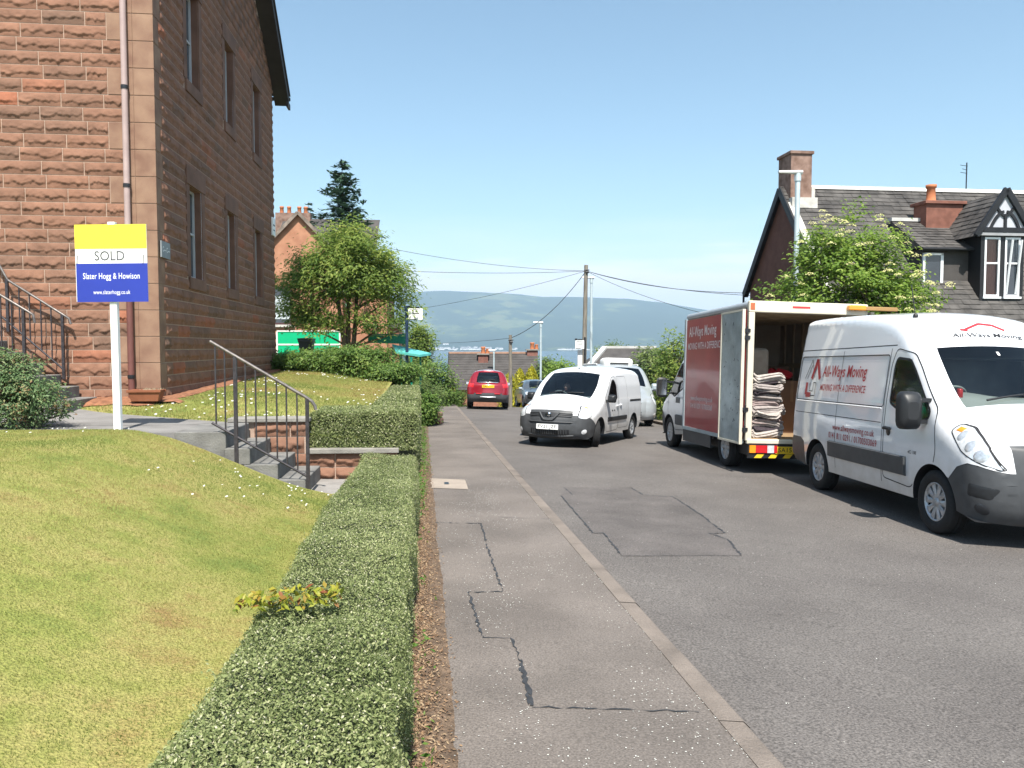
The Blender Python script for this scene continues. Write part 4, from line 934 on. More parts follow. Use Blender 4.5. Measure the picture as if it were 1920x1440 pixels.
def slates(mb, o, ud, vd, wid, hgt, sw, sh, seed, mi=0, clip=None, lift=.011):
    rs = random.Random(seed); o = Vector(o); ud = Vector(ud).normalized(); vd = Vector(vd).normalized(); n = ud.cross(vd).normalized()
    rows = int(math.ceil(hgt / sh))
    for i in range(rows):
        x = -rs.uniform(0, sw)
        while x < wid:
            w = sw * rs.uniform(.75, 1.25); x0 = max(0, x + .004); x1 = min(wid, x + w - .004); x += w
            if x1 - x0 < .03: continue
            v0 = i * sh - rs.uniform(.0, .02); v1 = min(hgt, i * sh + sh * 1.25)
            if clip and not clip((x0 + x1) / 2, i * sh + sh * .5): continue
            l0 = lift * rs.uniform(1.1, 2.6) + .006; l1 = lift * .25; t = rs.uniform(-.004, .004)
            p = [o + ud * x0 + vd * v0 + n * (l0 + t), o + ud * x1 + vd * (v0 + rs.uniform(-.008, .008)) + n * (l0 - t), o + ud * x1 + vd * v1 + n * l1, o + ud * x0 + vd * v1 + n * l1]
            q = [o + ud * x0 + vd * v0 + n * (l0 + t - .012), o + ud * x1 + vd * v0 + n * (l0 - t - .012)]
            mb.add(p + q, [(0, 1, 2, 3), (4, 5, 1, 0)], mi)
RA = math.atan(SL)
ct = thing('cottage', 'slate-roofed cottage with a gabled dormer and white ridge beyond the white van', 'house', (8.9, 26, 0), RA)
RZ = 7.06; PT = 1.2; LEN = 14.0
def rz(y): return RZ - PT * abs(y)
def fr_(x, Yl): return Vector((x, Yl, 0))
S_ = MB()
ang = math.atan(PT); vd = Vector((0, math.cos(ang), math.sin(ang)))
fy = -4.15; rb = 2.75
hl = math.hypot(4.15, 4.15 * PT)
slates(S_, (0.02, fy, rz(fy)), (1, 0, 0), vd, LEN, hl, .30, .20, 1)
S_.add([(0, fy, rz(fy) - .004), (LEN, fy, rz(fy) - .004), (LEN, 0, RZ - .004), (0, 0, RZ - .004)], [(0, 1, 2, 3)], 1)
S_.add([(0, rb, rz(rb)), (LEN, rb, rz(rb)), (LEN, 0, RZ), (0, 0, RZ)], [(3, 2, 1, 0)], 1)
rf = S_.build('roof', [M_slate, M('roof_felt', (.04, .038, .036), .9)], ct)
b = MB(); x = .95
while x < LEN: b.prism([(-.13, -.10), (0, .045), (.13, -.10), (.10, -.11), (0, .0), (-.10, -.11)], x, x + .60, lambda u, v, d: (d, u, RZ + v + .03)); x += .61
b.build('ridge_tiles', M_ridge, rf)
# gable, verge boards
b = MB(); zf = -1.2
b.add([(.12, -3.95, zf), (.12, 2.5, zf), (.12, 2.5, rz(2.5)), (.12, 0, RZ - .05), (.12, -3.95, rz(3.95))], [(0, 4, 3, 2, 1)])
b.add([(.12, -3.95, zf), (LEN, -3.95, zf), (LEN, -3.95, rz(3.95)), (.12, -3.95, rz(3.95))], [(0, 1, 2, 3)])
b.add([(.12, 2.5, zf), (LEN, 2.5, zf), (LEN, 2.5, rz(2.5)), (.12, 2.5, rz(2.5))], [(3, 2, 1, 0)])
b.add([(LEN, -3.95, zf), (LEN, 2.5, zf), (LEN, 2.5, rz(2.5)), (LEN, 0, RZ - .05), (LEN, -3.95, rz(3.95))], [(0, 1, 2, 3, 4)])
b.build('wall', M_harl, ct)
for x0, x1, z0, z1, dr in ((1.6, 2.6, -.1, 1.25, 0), (4.2, 5.1, -.75, 1.3, 1), (6.6, 7.6, -.1, 1.25, 0), (9.4, 10.4, -.1, 1.25, 0)):
    b = MB(); y_ = -3.95
    for a in ((x0, x0 + .08, z0, z1), (x1 - .08, x1, z0, z1), (x0 + .08, x1 - .08, z0, z0 + .08), (x0 + .08, x1 - .08, z1 - .08, z1), (x0 + .08, x1 - .08, lerp(z0, z1, .55), lerp(z0, z1, .55) + .06)): b.box(a[0], a[1], y_ - .05, y_ + .02, a[2], a[3])
    w = b.build('door' if dr else 'window', M_upvc, ct)
    b = MB(); b.add([(x0, y_ - .02, z0), (x1, y_ - .02, z0), (x1, y_ - .02, z1), (x0, y_ - .02, z1)], [(0, 1, 2, 3)]); b.build('pane', M_glassd, w)
b = MB()
for ye in (fy, rb):
    b.bar((-.02, ye, rz(ye) - .12), (-.02, 0, RZ - .12), .05, .24); b.bar((.05, ye, rz(ye) - .19), (.05, 0, RZ - .19), .2, .03)
b.bar((-.02, rb, rz(rb) - .12), (-.02, rb, rz(rb) - .5), .06, .06)
b.build('bargeboard', M_timber, ct)
b = MB(); b.bar((.14, -.55, RZ - .55 * PT + .03), (.14, fy, rz(fy) + .03), .22, .03); b.build('verge_flashing', M_flash, ct)
def chimney(par, x0, x1, y0, y1, z0, z1, capo=.05, pots=(), flash=True, m=M_chim):
    b = MB(); b.box(x0, x1, y0, y1, z0, z1 - .1); c = b.build('chimney', m, par, bevel=.01)
    b = MB(); b.box(x0 - capo, x1 + capo, y0 - capo, y1 + capo, z1 - .1, z1); b.build('coping', m, c, bevel=.012)
    if flash:
        b = MB(); b.box(x0 - .05, x1 + .10, y0 - .22, y0 - .002, rz(y0) - .22, rz(y0) + .12); b.box(x1 + .002, x1 + .12, y0, y1, z0, z0 + .45); b.build('flashing', M_flash, c)
    for px, py, h, rd in pots:
        b = MB(); b.lathe([(rd * 1.1, 0), (rd * 1.1, .05), (rd * .95, .08), (rd * .85, h * .8), (rd * 1.08, h * .84), (rd * 1.1, h), (rd * .8, h), (rd * .75, h * .5)], 16, 0, Matrix.Translation((px, py, z1))); b.build('chimney_pot', M_pot, c)
    return c
chimney(ct, .14, .86, -.50, .40, RZ - .55, 8.12)
chimney(ct, 4.05, 5.30, -1.75, -1.1, rz(1.75) - .05, 6.36, .08, [(4.42, -1.42, .56, .15)], False, M('chimney_render', (.20, .085, .06), .9, var=.2, scale=5))
b = MB(); b.lathe([(.10, 0), (.10, .16), (.13, .16), (.13, .22), (.0, .24)], 12, 0, Matrix.Translation((5.55, -.75, rz(.75)))); b.build('roof_vent', M_ridge, ct)
b = MB(); b.tube([(6.95, .35, RZ - .2), (6.95, .35, RZ + 1.05)], .022, 6)
for z, w in ((.95, .28), (.82, .2), (.7, .26)): b.tube([(6.95 - w, .30, RZ + z), (6.95 + w * .3, .42, RZ + z)], .010, 5)
b.build('aerial', MT['dark_metal'], ct)
# wide slated dormer with its own ridge
dx0, dx1 = 3.1, 5.05; dzr = 5.76; dyr = -(RZ - dzr) / PT - .25; dye = -2.95; dze = 4.72
b = MB(); vdd = Vector((0, dyr - dye, dzr - dze)); slates(b, (dx0, dye, dze), (1, 0, 0), vdd, dx1 - dx0, vdd.length, .28, .19, 4)
b.add([(dx0, dye, dze), (dx1, dye, dze), (dx1, dyr, dzr), (dx0, dyr, dzr)], [(0, 1, 2, 3)])
b.add([(dx1, dye, dze), (dx1 + .5, -(RZ - 4.75) / PT, 4.75), (dx1, dyr, dzr)], [(0, 1, 2)])
b.add([(dx0, dye, dze), (dx0, -(RZ - dze) / PT + .1, dze), (dx0, dyr, dzr)], [(0, 2, 1)])
dm = b.build('dormer', M_slate, ct)
b = MB(); b.box(dx0 - .02, dx1 + .45, dyr - .12, dyr + .12, dzr - .01, dzr + .1); b.bar((dx1 + .03, dyr, dzr), (dx1 + .12, dye - .02, dze - .0), .2, .06); b.build('ridge_tiles', M_ridge, dm)
b = MB(); b.box(dx0 + .1, dx1 - .05, dye + .18, dye + .3, rz(dye) - .6, dze - .02); b.box(dx0 + .1, dx1 - .05, dye + .3, -1.6, rz(dye) - .6, dze - .02); b.build('dormer_wall', M_slate2, dm)
b = MB(); b.tube([(dx0, dye - .04, dze - .04), (dx1 + .05, dye - .04, dze - .04)], .05, 8); b.build('gutter', M_timber, dm)
b = MB(); wx0, wx1, wz0, wz1 = dx0 + .14, dx0 + .80, rz(dye) + .02, dze - .14
for a in ((wx0, wx0 + .07, wz0, wz1), (wx1 - .09, wx1, wz0, wz1), (wx0, wx1, wz0, wz0 + .07), (wx0, wx1, wz1 - .07, wz1)): b.box(a[0], a[1], dye + .11, dye + .175, a[2], a[3])
w = b.build('dormer_window', M_upvc, dm)
b = MB(); b.add([(wx0, dye + .13, wz0), (wx1, dye + .13, wz0), (wx1, dye + .13, wz1), (wx0, dye + .13, wz1)], [(0, 1, 2, 3)]); b.build('pane', M_glassd, w)
# gabled dormer with black half-timbering
gx = 5.46; gw = .70; gy = -3.30; za = 6.36; ze = 5.14; zbm = rz(gy) + .02
b = MB(); dd = 2.4
b.box(gx - gw, gx - gw + .16, gy, gy + .12, zbm, ze); b.box(gx + gw - .16, gx + gw, gy, gy + .12, zbm, ze); b.box(gx - .08, gx + .08, gy + .002, gy + .12, zbm, ze); b.box(gx - gw + .16, gx + gw - .16, gy, gy + .12, zbm - .04, zbm + .10)
b.box(gx - gw, gx - gw + .1, gy + .12, gy + dd * .6, zbm - .3, ze); b.box(gx + gw - .1, gx + gw, gy + .12, gy + dd * .6, zbm - .3, ze); b.box(gx - gw + .16, gx + gw - .16, gy + .001, gy + .12, ze - .12, ze)
gd = b.build('gabled_dormer', M_timber, ct)
b = MB(); b.add([(gx - gw - .05, gy - .05, ze), (gx + gw + .05, gy - .05, ze), (gx, gy - .05, za - .06)], [(0, 1, 2)]); b.build('gable_infill', M_fine, gd)
b = MB(); b.box(gx - gw - .2, gx + gw + .2, gy - .09, gy + .0, ze - .09, ze + .0)
g_ = b.build('gable_sill', M('grey_board', (.30, .30, .31), .6), gd)
b = MB()
b.bar((gx - gw - .24, gy - .10, ze - .10), (gx, gy - .10, za + .06), .09, .17); b.bar((gx + gw + .24, gy - .10, ze - .10), (gx, gy - .10, za + .06), .09, .17)
b.bar((gx - gw, gy - .075, ze + .08), (gx + gw, gy - .075, ze + .08), .06, .14); b.bar((gx, gy - .073, ze), (gx, gy - .073, ze + .55), .06, .08)
for s in (-1, 1):
    pts = [(gx + s * (.05 + .42 * q), gy - .07, ze + .62 - .46 * q * q - .05 * q) for q in ysteps(0, 1, 6)]
    for p_, q_ in zip(pts[:-1], pts[1:]): b.bar(p_, q_, .05, .08)
    pts = [(gx + s * (.0 + .30 * q), gy - .068, ze + .48 + .30 * q ** 1.5) for q in ysteps(0, 1, 5)]
    for p_, q_ in zip(pts[:-1], pts[1:]): b.bar(p_, q_, .05, .075)
b.build('half_timbering', M_timber, gd)
b = MB(); sl = Vector((gw + .25, 0, za - ze + .1))
for s in (-1, 1):
    o_p = Vector((gx + s * (gw + .25), gy - .06, ze - .12)) if s < 0 else Vector((gx + s * (gw + .25), gy - .06 + dd, ze - .12))
    slates(b, o_p, (0, -s * -1 if s > 0 else -1, 0) if False else ((0, -1, 0) if s > 0 else (0, 1, 0)), (-s * sl.x, 0, sl.z), dd, sl.length, .26, .19, 7 + s) if s > 0 else slates(b, (gx - gw - .25, gy - .06 + dd, ze - .12), (0, -1, 0), (sl.x, 0, sl.z), dd, sl.length, .26, .19, 6)
    b.add([(gx + s * (gw + .25), gy - .06, ze - .13), (gx + s * (gw + .25), gy + dd, ze - .13), (gx, gy + dd, za), (gx, gy - .06, za)], [(0, 1, 2, 3)])
b.build('dormer_roof', M_slate, gd)
for s in (-1, 1):
    x0 = gx + (-.58 if s < 0 else .08); x1 = x0 + .50; z0 = zbm + .12; z1 = ze - .13; yb_ = gy + .05
    b = MB(); f = .06
    for a in ((x0, x0 + f, z0, z1), (x1 - f, x1, z0, z1), (x0 + f, x1 - f, z0, z0 + f), (x0 + f, x1 - f, z1 - f, z1), (x0 + f, x1 - f, lerp(z0, z1, .55), lerp(z0, z1, .55) + .05)): b.box(a[0], a[1], yb_ - .06, yb_, a[2], a[3])
    b.box(x0 - .04, x1 + .04, gy - .06, gy + .0, z0 - .06, z0)
    w = b.build('dormer_window', M_upvc, gd)
    b = MB(); b.add([(x0, yb_ - .02, z0), (x1, yb_ - .02, z0), (x1, yb_ - .02, z1), (x0, yb_ - .02, z1)], [(0, 1, 2, 3)]); b.build('pane', MT['clear_glass'] if s < 0 else M_glassd, w)
    if s < 0:
        b = MB(); b.add([(x0, yb_ + .05, z0), (x1, yb_ + .05, z0), (x1, yb_ + .05, z1), (x0, yb_ + .05, z1)], [(0, 1, 2, 3)]); b.build('curtain', M_curtain, w)
    else:
        b = MB()
        for a in ((x0 + .10, x0 + .15), (x1 - .1, x1 - .06)): b.bar((a[0], yb_ - .03, z0 + .08), (a[0] + .06, yb_ - .16, z1 - .08), .045, .04)
        b.build('open_sash', M_upvc, w)

# ------------------------------------------------------------------ sandstone house beyond the rowan
p = at(520, 600, 40)
sh = thing('sandstone_house', 'orange sandstone house with red chimney pots beyond the rowan', 'house', (p.x, 40, 0), math.atan(.09))
M_os = M('orange_sandstone', (.36, .16, .095), .9, var=.14, scale=1.5, bump=.2, c2=(.46, .23, .14), fine=.08)
kk = 40 / 1450
def hx(px): return (px - 520) * kk
def hz(py): return CAMZ + (650 - py) * kk
gxa, gza = hx(561), hz(401); gl, gr = hx(482), hx(640); zsh = gza - 2.3
b = MB()
b.add([(gl, 0, -1.5), (gr, 0, -1.5), (gr, 0, zsh), (gxa, 0, gza - .05), (gl, 0, zsh)], [(0, 1, 2, 3, 4)])
b.add([(gr, 0, -1.5), (gr, 7, -1.5), (gr, 7, zsh), (gr, 0, zsh)], [(0, 1, 2, 3)])
b.box(gr, hx(719), 1.5, 8, -1.5, hz(545)); b.box(hx(719), hx(740), 2.5, 6, -1.5, hz(612))
b.build('wall', M_os, sh)
b = MB()
for s, xe in ((-1, gl), (1, gr)):
    d = Vector((xe - gxa, 0, zsh - gza)); d2 = d * 1.08
    b.add([(gxa, -.15, gza), (gxa, 7.5, gza), (gxa + d2.x, 7.5, gza + d2.z), (gxa + d2.x, -.15, gza + d2.z)], [(0, 1, 2, 3) if s > 0 else (3, 2, 1, 0)])
b.add([(hx(480), 4.2, hz(470) + .4), (hx(690), 4.2, hz(470) + .4), (hx(690), 7.6, hz(413) + 1.25), (hx(480), 7.6, hz(413) + 1.25)], [(0, 1, 2, 3)])
b.add([(gr - .1, 1.3, hz(545)), (hx(722), 1.3, hz(545)), (hx(722), 5, hz(470)), (gr - .1, 5, hz(470))], [(0, 1, 2, 3)])
b.add([(hx(717), 2.3, hz(612)), (hx(742), 2.3, hz(612)), (hx(742), 4, hz(598)), (hx(717), 4, hz(598))], [(0, 1, 2, 3)])
b.build('roof', M_slate2, sh)
b = MB(); b.bar((gl - .1, -.18, zsh - .1), (gxa, -.18, gza), .08, .16); b.bar((gr + .1, -.18, zsh - .1), (gxa, -.18, gza), .08, .16); b.build('bargeboard', M('worn_board', (.20, .16, .13), .8, var=.4, scale=3), sh)
for cx, w_, pots in ((hx(445), .6, (hx(442),)), (hx(484), 1.1, (hx(476), hx(492))), (hx(523), .9, (hx(514), hx(528)))):
    b = MB(); b.box(cx - w_ / 2, cx + w_ / 2, 7.3, 7.9, hz(440), hz(405) + 1.33); c = b.build('chimney', M_chim, sh)
    for q in pots: b = MB(); b.lathe([(.13, 0), (.11, .3), (.13, .32), (.13, .42), (.09, .42)], 10, 0, Matrix.Translation((q, 7.6, hz(405) + 1.33))); b.build('chimney_pot', M_pot, c)
b = MB(); x0, x1, z0, z1 = hx(500), hx(547), hz(609), hz(538)
for a in ((x0, x0 + .1, z0, z1), (x1 - .1, x1, z0, z1), (x0, x1, z0, z0 + .1), (x0, x1, z1 - .1, z1), (x0, x1, lerp(z0, z1, .35), lerp(z0, z1, .35) + .06)): b.box(a[0], a[1], -.03, .04, a[2], a[3])
w = b.build('window', M('window_maroon', (.07, .03, .03), .5), sh)
b = MB(); b.add([(x0, -.01, z0), (x1, -.01, z0), (x1, -.01, z1), (x0, -.01, z1)], [(0, 1, 2, 3)]); b.build('pane', M_glassd, w)
b = MB(); b.box(x0 + .1, x1 - .1, -.02, -.012, lerp(z0, z1, .15), lerp(z0, z1, .75)); b.build('blind', M('pale_blind', (.5, .54, .56), .8), w)
b = MB(); b.box(x0 - .1, x1 + .15, -.12, .0, z0 - .12, z0); b.build('sill', M_flash, w)
b = MB(); b.tube([(hx(583), -.08, -1), (hx(583), -.08, zsh)], .06, 8); b.build('downpipe', M('downpipe_brown', (.10, .05, .045), .5), sh)

# ------------------------------------------------------------------ green banner, grit bin, bus shelter and stops
p0 = at(521, 640, 30); p1 = at(636, 646, 30); zb_ = p0.z
gb = thing('banner_board', 'bright green hoarding with white edging behind the shrubs', 'hoarding', (p0.x, 30, 0), 0)
Wb = p1.x - p0.x; M_grn = M('banner_green', (.0, .42, .19), .5, var=.04)
zt0 = at(521, 622, 30).z; zl = at(521, 646, 30).z; zb0 = at(521, 668, 30).z
b = MB(); b.box(0, Wb, .0, .05, zb0, zt0 - .0, 0); b.build('panel', M_grn, gb)
b = MB(); b.box(-.03, Wb + .03, -.02, .06, zt0, zt0 + .05); b.box(-.06, .0, -.02, .06, zb0, zt0); b.box(Wb, Wb + .05, -.02, .06, zb0, zt0); b.box(0, Wb, -.015, -.002, zl - .03, zl + .03); b.build('edging', MT['white_trim'], gb)
b = MB()
for x in (.1, Wb * .5, Wb - .1): b.box(x - .04, x + .04, .06, .14, -1.5, zt0)
b.build('post', MT['galvanised'], gb)
p = at(575, 660, 28); gbn = thing('litter_bin', 'grey tapered litter bin in front of the green hoarding', 'bin', (p.x, 28, p.z - .6))
b = MB(); b.lathe([(.20, 0), (.22, .02), (.33, .95), (.36, .97), (.36, 1.04), (.30, 1.04), (.28, .9)], 4, 0, Matrix.Rotation(.78, 4, 'Z')); b.build('bin_body', MT['grey_plastic'], gbn, bevel=.01)
b = MB(); b.lathe([(.375, 1.04), (.375, 1.09), (.0, 1.12)], 4, 0, Matrix.Rotation(.78, 4, 'Z'), smooth=False); b.build('lid', MT['black_plastic'], gbn)
# shelter with turquoise roof
a0 = at(741, 650, 27); a1 = at(806, 661, 25.2)
bs = thing('bus_shelter', 'bus shelter with a turquoise roof edge half hidden by shrubs', 'bus shelter', (a0.x, 27, 0))
M_turq = M('turquoise_roof', (.10, .46, .42), .4, var=.06); M_dgreen = M('green_fascia', (.0, .20, .13), .5)
zA = a0.z - .02; zBq = a1.z
o0 = Vector((a0.x, 27, 0))
q = [at(735, 645, 27) - o0, at(742, 659, 25.6) - o0, at(788, 665, 25.0) - o0, at(808, 662, 25.6) - o0]
b = MB(); b.add([*q, *[v - Vector((0, 0, .07)) for v in q]], [(3, 2, 1, 0), (4, 5, 6, 7), (0, 1, 5, 4), (1, 2, 6, 5), (2, 3, 7, 6), (3, 0, 4, 7)]); b.build('roof', M_turq, bs)
b = MB(); e0 = at(690, 630, 27) - o0; e1 = at(762, 632, 27.2) - o0; b.bar(e0 + Vector((0, 0, -.10)), e1 + Vector((0, 0, -.10)), .08, .28); b.bar(e0 + Vector((0, 0, .07)), e1 + Vector((0, 0, .07)), .1, .05); b.build('fascia', M_dgreen, bs)
b = MB()
for v in (q[1] + Vector((.15, .1, 0)), q[2] + Vector((-.3, .1, 0)), q[3] + Vector((-.35, 0, 0)), q[0] + Vector((.05, -.1, 0))): b.box(v.x - .03, v.x + .03, v.y - .03, v.y + .03, gz(v.x + o0.x, v.y + o0.y) - .2, v.z - .08)
b.build('post', M_dgreen, bs)
M_navy = M('navy_pole', (.015, .035, .075), .4, var=.15)
def stop(px, py0, py1, Y, bx0, bx1, by0, by1, lab, polem):
    p = at(px, py1, Y); t = thing('bus_stop', lab, 'bus stop', (p.x, Y, p.z)); k = Y / 1450; H = (py1 - py0) * k
    b = MB(); b.tube([(0, 0, -.3), (0, 0, H)], .05, 10); b.build('pole', polem, t)
    X0, X1, Z0, Z1 = (bx0 - px) * k, (bx1 - px) * k, (py1 - by1) * k, (py1 - by0) * k; h = Z1 - Z0
    b = MB(); b.box(X0, X1, -.03, .03, Z0, Z1); f = b.build('flag', MT['plate_white'], t, bevel=.01)
    b = MB(); b.box(X0 + .05, X1 - .28 * (X1 - X0), -.036, -.031, Z1 - .12 * h, Z1 - .03); b.box(lerp(X0, X1, .3), lerp(X0, X1, .78), -.036, -.031, lerp(Z0, Z1, .55), lerp(Z0, Z1, .62)); b.box(X0 + .03, lerp(X0, X1, .6), -.036, -.031, Z0 + .01, Z0 + .08 * h); b.build('route_numbers', MT['ink'], f)
    b = MB(); b.box(X0 - .02, X0 + .10, -.02, .02, Z1, Z1 + .09); b.box(lerp(X0, X1, .3), lerp(X0, X1, .75), -.02, .02, Z1, Z1 + .06); b.build('bracket', MT['dark_metal'], t)
    return t
stop(763, 574, 670, 25.5, 766, 793, 579, 600, 'navy bus stop pole with a white flag beside the bus shelter', M_navy)
stop(1096, 632, 790, 36, 1078, 1095, 638, 654, 'bus stop with a white flag beside the tall telegraph pole', MT['dark_metal'])
tp = at(1087, 760, 36.2); nb = thing('timetable_case', 'pale timetable case under the bus stop flag by the telegraph pole', 'timetable case', (tp.x, 36.2, gz(tp.x, 36.2)))
zz = at(1087, 656, 36.2).z - nb.location.z
b = MB(); b.box(-.11, .11, -.05, .05, zz - 1.0, zz); b.build('case', MT['white_trim'], nb, bevel=.01)
b = MB(); b.box(-.03, .03, -.03, .03, -.2, zz - 1.0); b.build('post', MT['dark_metal'], nb)

# ------------------------------------------------------------------ lamp posts, poles, wires
M_lamp = M('lamp_post_grey', (.52, .60, .62), .45, .3, var=.06)
def lamp(px, pyt, Y, zg, arm, r, lab, hw=.42):
    p = at(px, pyt, Y); H = p.z - zg; t = thing('street_lamp', lab, 'street lamp', (p.x, Y, zg))
    b = MB(); b.tube([(0, 0, -.1), (0, 0, 1.2)], r * 1.35, 12); b.tube([(0, 0, 1.2), (0, 0, H - .12)], r, 12); b.tube([(0, 0, H - .25), (0, 0, H - .02)], r * 1.3, 10); b.build('post', M_lamp, t)
    b = MB(); P = []
    for q in ysteps(0, 1, 6):
        w_ = .11 * (1 - .35 * q); x = arm * (.12 - q * (hw + .1)); P.append([(x, -w_, H), (x, -w_ * .8, H + .06), (x, w_ * .8, H + .06), (x, w_, H), (x, w_ * .7, H - .05 * (1 - q)), (x, -w_ * .7, H - .05 * (1 - q)), (x, -w_, H)])
    b.grid(P, smooth=False); b.add(P[0][:6], [tuple(range(6))]); b.add(P[-1][:6], [tuple(range(6))]); b.build('lantern', MT['white_trim'], t, fix=True)
    return t
lamp(1014, 605, 41, gz(*at(1014, 605, 41).xy), 1, .055, 'slim grey street lamp in front of the slate-roofed lower house')
lamp(1109, 521, 38, gz(*at(1109, 521, 38).xy), 1, .065, 'tall grey street lamp standing against the telegraph pole', .5)
lamp(926, 657, 56, gz(*at(926, 657, 56).xy), 1, .055, 'distant street lamp rising behind the red car')
lamp(1496, 324, 23.6, rightpave_z(23.6), 1, .075, 'grey street lamp in front of the cottage chimney and elder tree', .6)
def pole(px, py, Y, r, lab, lean=0):
    p = at(px, py, Y); zg = gz(p.x, Y); t = thing('telegraph_pole', lab, 'telegraph pole', (p.x - lean, Y, zg)); H = p.z - zg
    b = MB(); b.tube([(0, 0, -.3), (lean, 0, H)], [r, r * .75], 12); b.build('shaft', MT['pole_wood'], t)
    b = MB(); b.tube([(lean - .02, -r, H - .35), (lean + .12, -r, H - .35)], .05, 8); b.tube([(lean - .1, -r - .02, H - .25), (lean + .14, -r - .02, H - .25)], .03, 6); b.build('insulator', MT['dark_metal'], t)
    return p
pt = pole(1099, 497, 37, .125, 'tall wooden telegraph pole carrying wires over the street', .12)
ps = pole(957, 628, 37.5, .105, 'short wooden pole beside the red car')
top = at(1099, 508, 37)
def wire(a, c, sag, lab, r=.009):
    b = MB(); a = Vector(a); c = Vector(c); b.tube([a.lerp(c, t) - Vector((0, 0, sag * 4 * t * (1 - t))) for t in ysteps(0, 1, 24)], r, 5, cap=False)
    o = b.build('overhead_wire', MT['wire']); tag(o, lab, 'wire', 'wires on the telegraph pole')
wire(top, at(957, 634, 37.5), .45, 'thick wire drooping from the tall pole down to the short pole', .016)
wire(top, at(680, 455, 33), .25, 'upper wire running left from the pole towards the rowan crown')
wire(top, at(690, 505, 30), .12, 'level wire running left from the pole to the rowan')
wire(top, at(560, 600, 46), .5, 'wire sloping down left from the pole across the hill')
wire(top, at(1480, 548, 27), .35, 'upper wire running right from the pole towards the cottage', .012)
wire(top, at(1460, 556, 28), .25, 'wire just under the upper one towards the cottage', .010)
wire(top, at(1440, 612, 24), .3, 'lowest wire running right from the pole behind the lorry')
wire(at(957, 634, 37.5), at(700, 640, 50), .2, 'faint wire running left from the short pole')

# ------------------------------------------------------------------ lower houses over the crest
p = at(845, 660, 58); lh = thing('slate_house', 'single-storey house with a long slate roof and two red chimneys below the crest', 'house', (p.x, 58, 0), .03)
k6 = 58 / 1450
def jx(px): return (px - 845) * k6
def jz(py): return CAMZ + (650 - py) * k6
xa, xb = jx(846), jx(1006); zr, zev = jz(662), jz(727)
b = MB(); slates(b, (xa - .15, -3.2, zev), (1, 0, 0), (0, 3.2, zr - zev), xb - xa + .2, math.hypot(3.2, zr - zev), .5, .28, 12, lift=.01)
b.add([(xa - .15, -3.2, zev), (xb, -3.2, zev), (xb, 0, zr), (xa - .15, 0, zr)], [(0, 1, 2, 3)]); b.add([(xa - .15, 3.2, zev), (xb, 3.2, zev), (xb, 0, zr), (xa - .15, 0, zr)], [(3, 2, 1, 0)])
rf = b.build('roof', M_slate2, lh)
b = MB(); b.box(xa - .2, xb + .1, -.12, .12, zr - .04, zr + .10); b.build('ridge_tiles', M('ridge_clay', (.36, .22, .16), .8), rf)
b = MB(); b.add([(xa, -3, -8), (xa, 3, -8), (xa, 3, zev), (xa, 0, zr - .1), (xa, -3, zev)], [(0, 4, 3, 2, 1)]); b.add([(xa, -3, -8), (xb - .2, -3, -8), (xb - .2, -3, zev), (xa, -3, zev)], [(0, 1, 2, 3)]); b.box(xa, xb - .2, 2.5, 3, -8, zev); b.build('wall', M('lower_house_brick', (.30, .14, .09), .9, var=.2, scale=6), lh)
b = MB(); b.bar((xa - .18, -3.25, zev - .1), (xa - .18, 0, zr - .05), .06, .3); b.bar((xa - .18, 3.25, zev - .1), (xa - .18, 0, zr - .05), .06, .3); b.build('bargeboard', M_timber, lh)
b = MB(); b.box(xa - .02, xa + .0, -1.9, -1.1, zev - 1.6, zev - .1); b.build('window', M_upvc, lh)
for cx, cw, yb_, zt_ in ((jx(906), .72, -.6, jz(665)), (jx(998), .8, .0, jz(657))):
    b = MB(); b.box(cx - cw / 2, cx + cw / 2, yb_ - .3, yb_ + .3, zt_ - 1.6, zt_); c = b.build('chimney', M('chimney_brick', (.20, .09, .07), .9, var=.2), lh)
    b = MB(); b.box(cx - cw / 2 - .1, cx + cw / 2 + .1, yb_ - .4, yb_ + .4, zt_, zt_ + .1); b.build('coping', MT['concrete'], c)
    b = MB(); b.lathe([(.17, 0), (.14, .35), (.17, .4), (.17, .5), (.1, .5)], 10, 0, Matrix.Translation((cx, yb_, zt_ + .1))); b.lathe([(.15, 0), (.12, .3), (.15, .35), (.1, .35)], 10, 0, Matrix.Translation((cx + .32, yb_, zt_ + .1))); b.build('chimney_pot', M_pot, c)
p = at(1130, 655, 45); hh = thing('hipped_house', 'house with a hipped slate roof and white ridge beyond the silver van', 'house', (p.x, 45, 0))
k4 = 45 / 1450
def wx(px): return (px - 1130) * k4
def wz(py): return CAMZ + (650 - py) * k4
r0, r1, zr, ze_ = wx(1134), wx(1230), wz(652), wz(677); xl, xr = wx(1098), wx(1290)
b = MB(); vs = [(xl, -2.6, ze_ - .2), (xr, -2.6, ze_ - .2), (xr, 3, ze_ - .2), (xl, 3, ze_ - .2), (r0, 0, zr), (r1, 0, zr)]
b.add(vs, [(0, 1, 5, 4), (1, 2, 5), (2, 3, 4, 5), (3, 0, 4)]); rf = b.build('roof', M_slate2, hh)
b = MB(); b.bar((r0, 0, zr + .03), (r1, 0, zr + .03), .3, .14); b.bar((xl, -2.6, ze_ - .15), (r0, 0, zr + .03), .3, .14); b.build('ridge_tiles', M_ridge, rf)
b = MB(); b.box(xl + .3, xr - .3, -2.3, 2.7, -7, ze_ - .25); b.build('wall', M('cream_render', (.6, .56, .48), .9), hh)
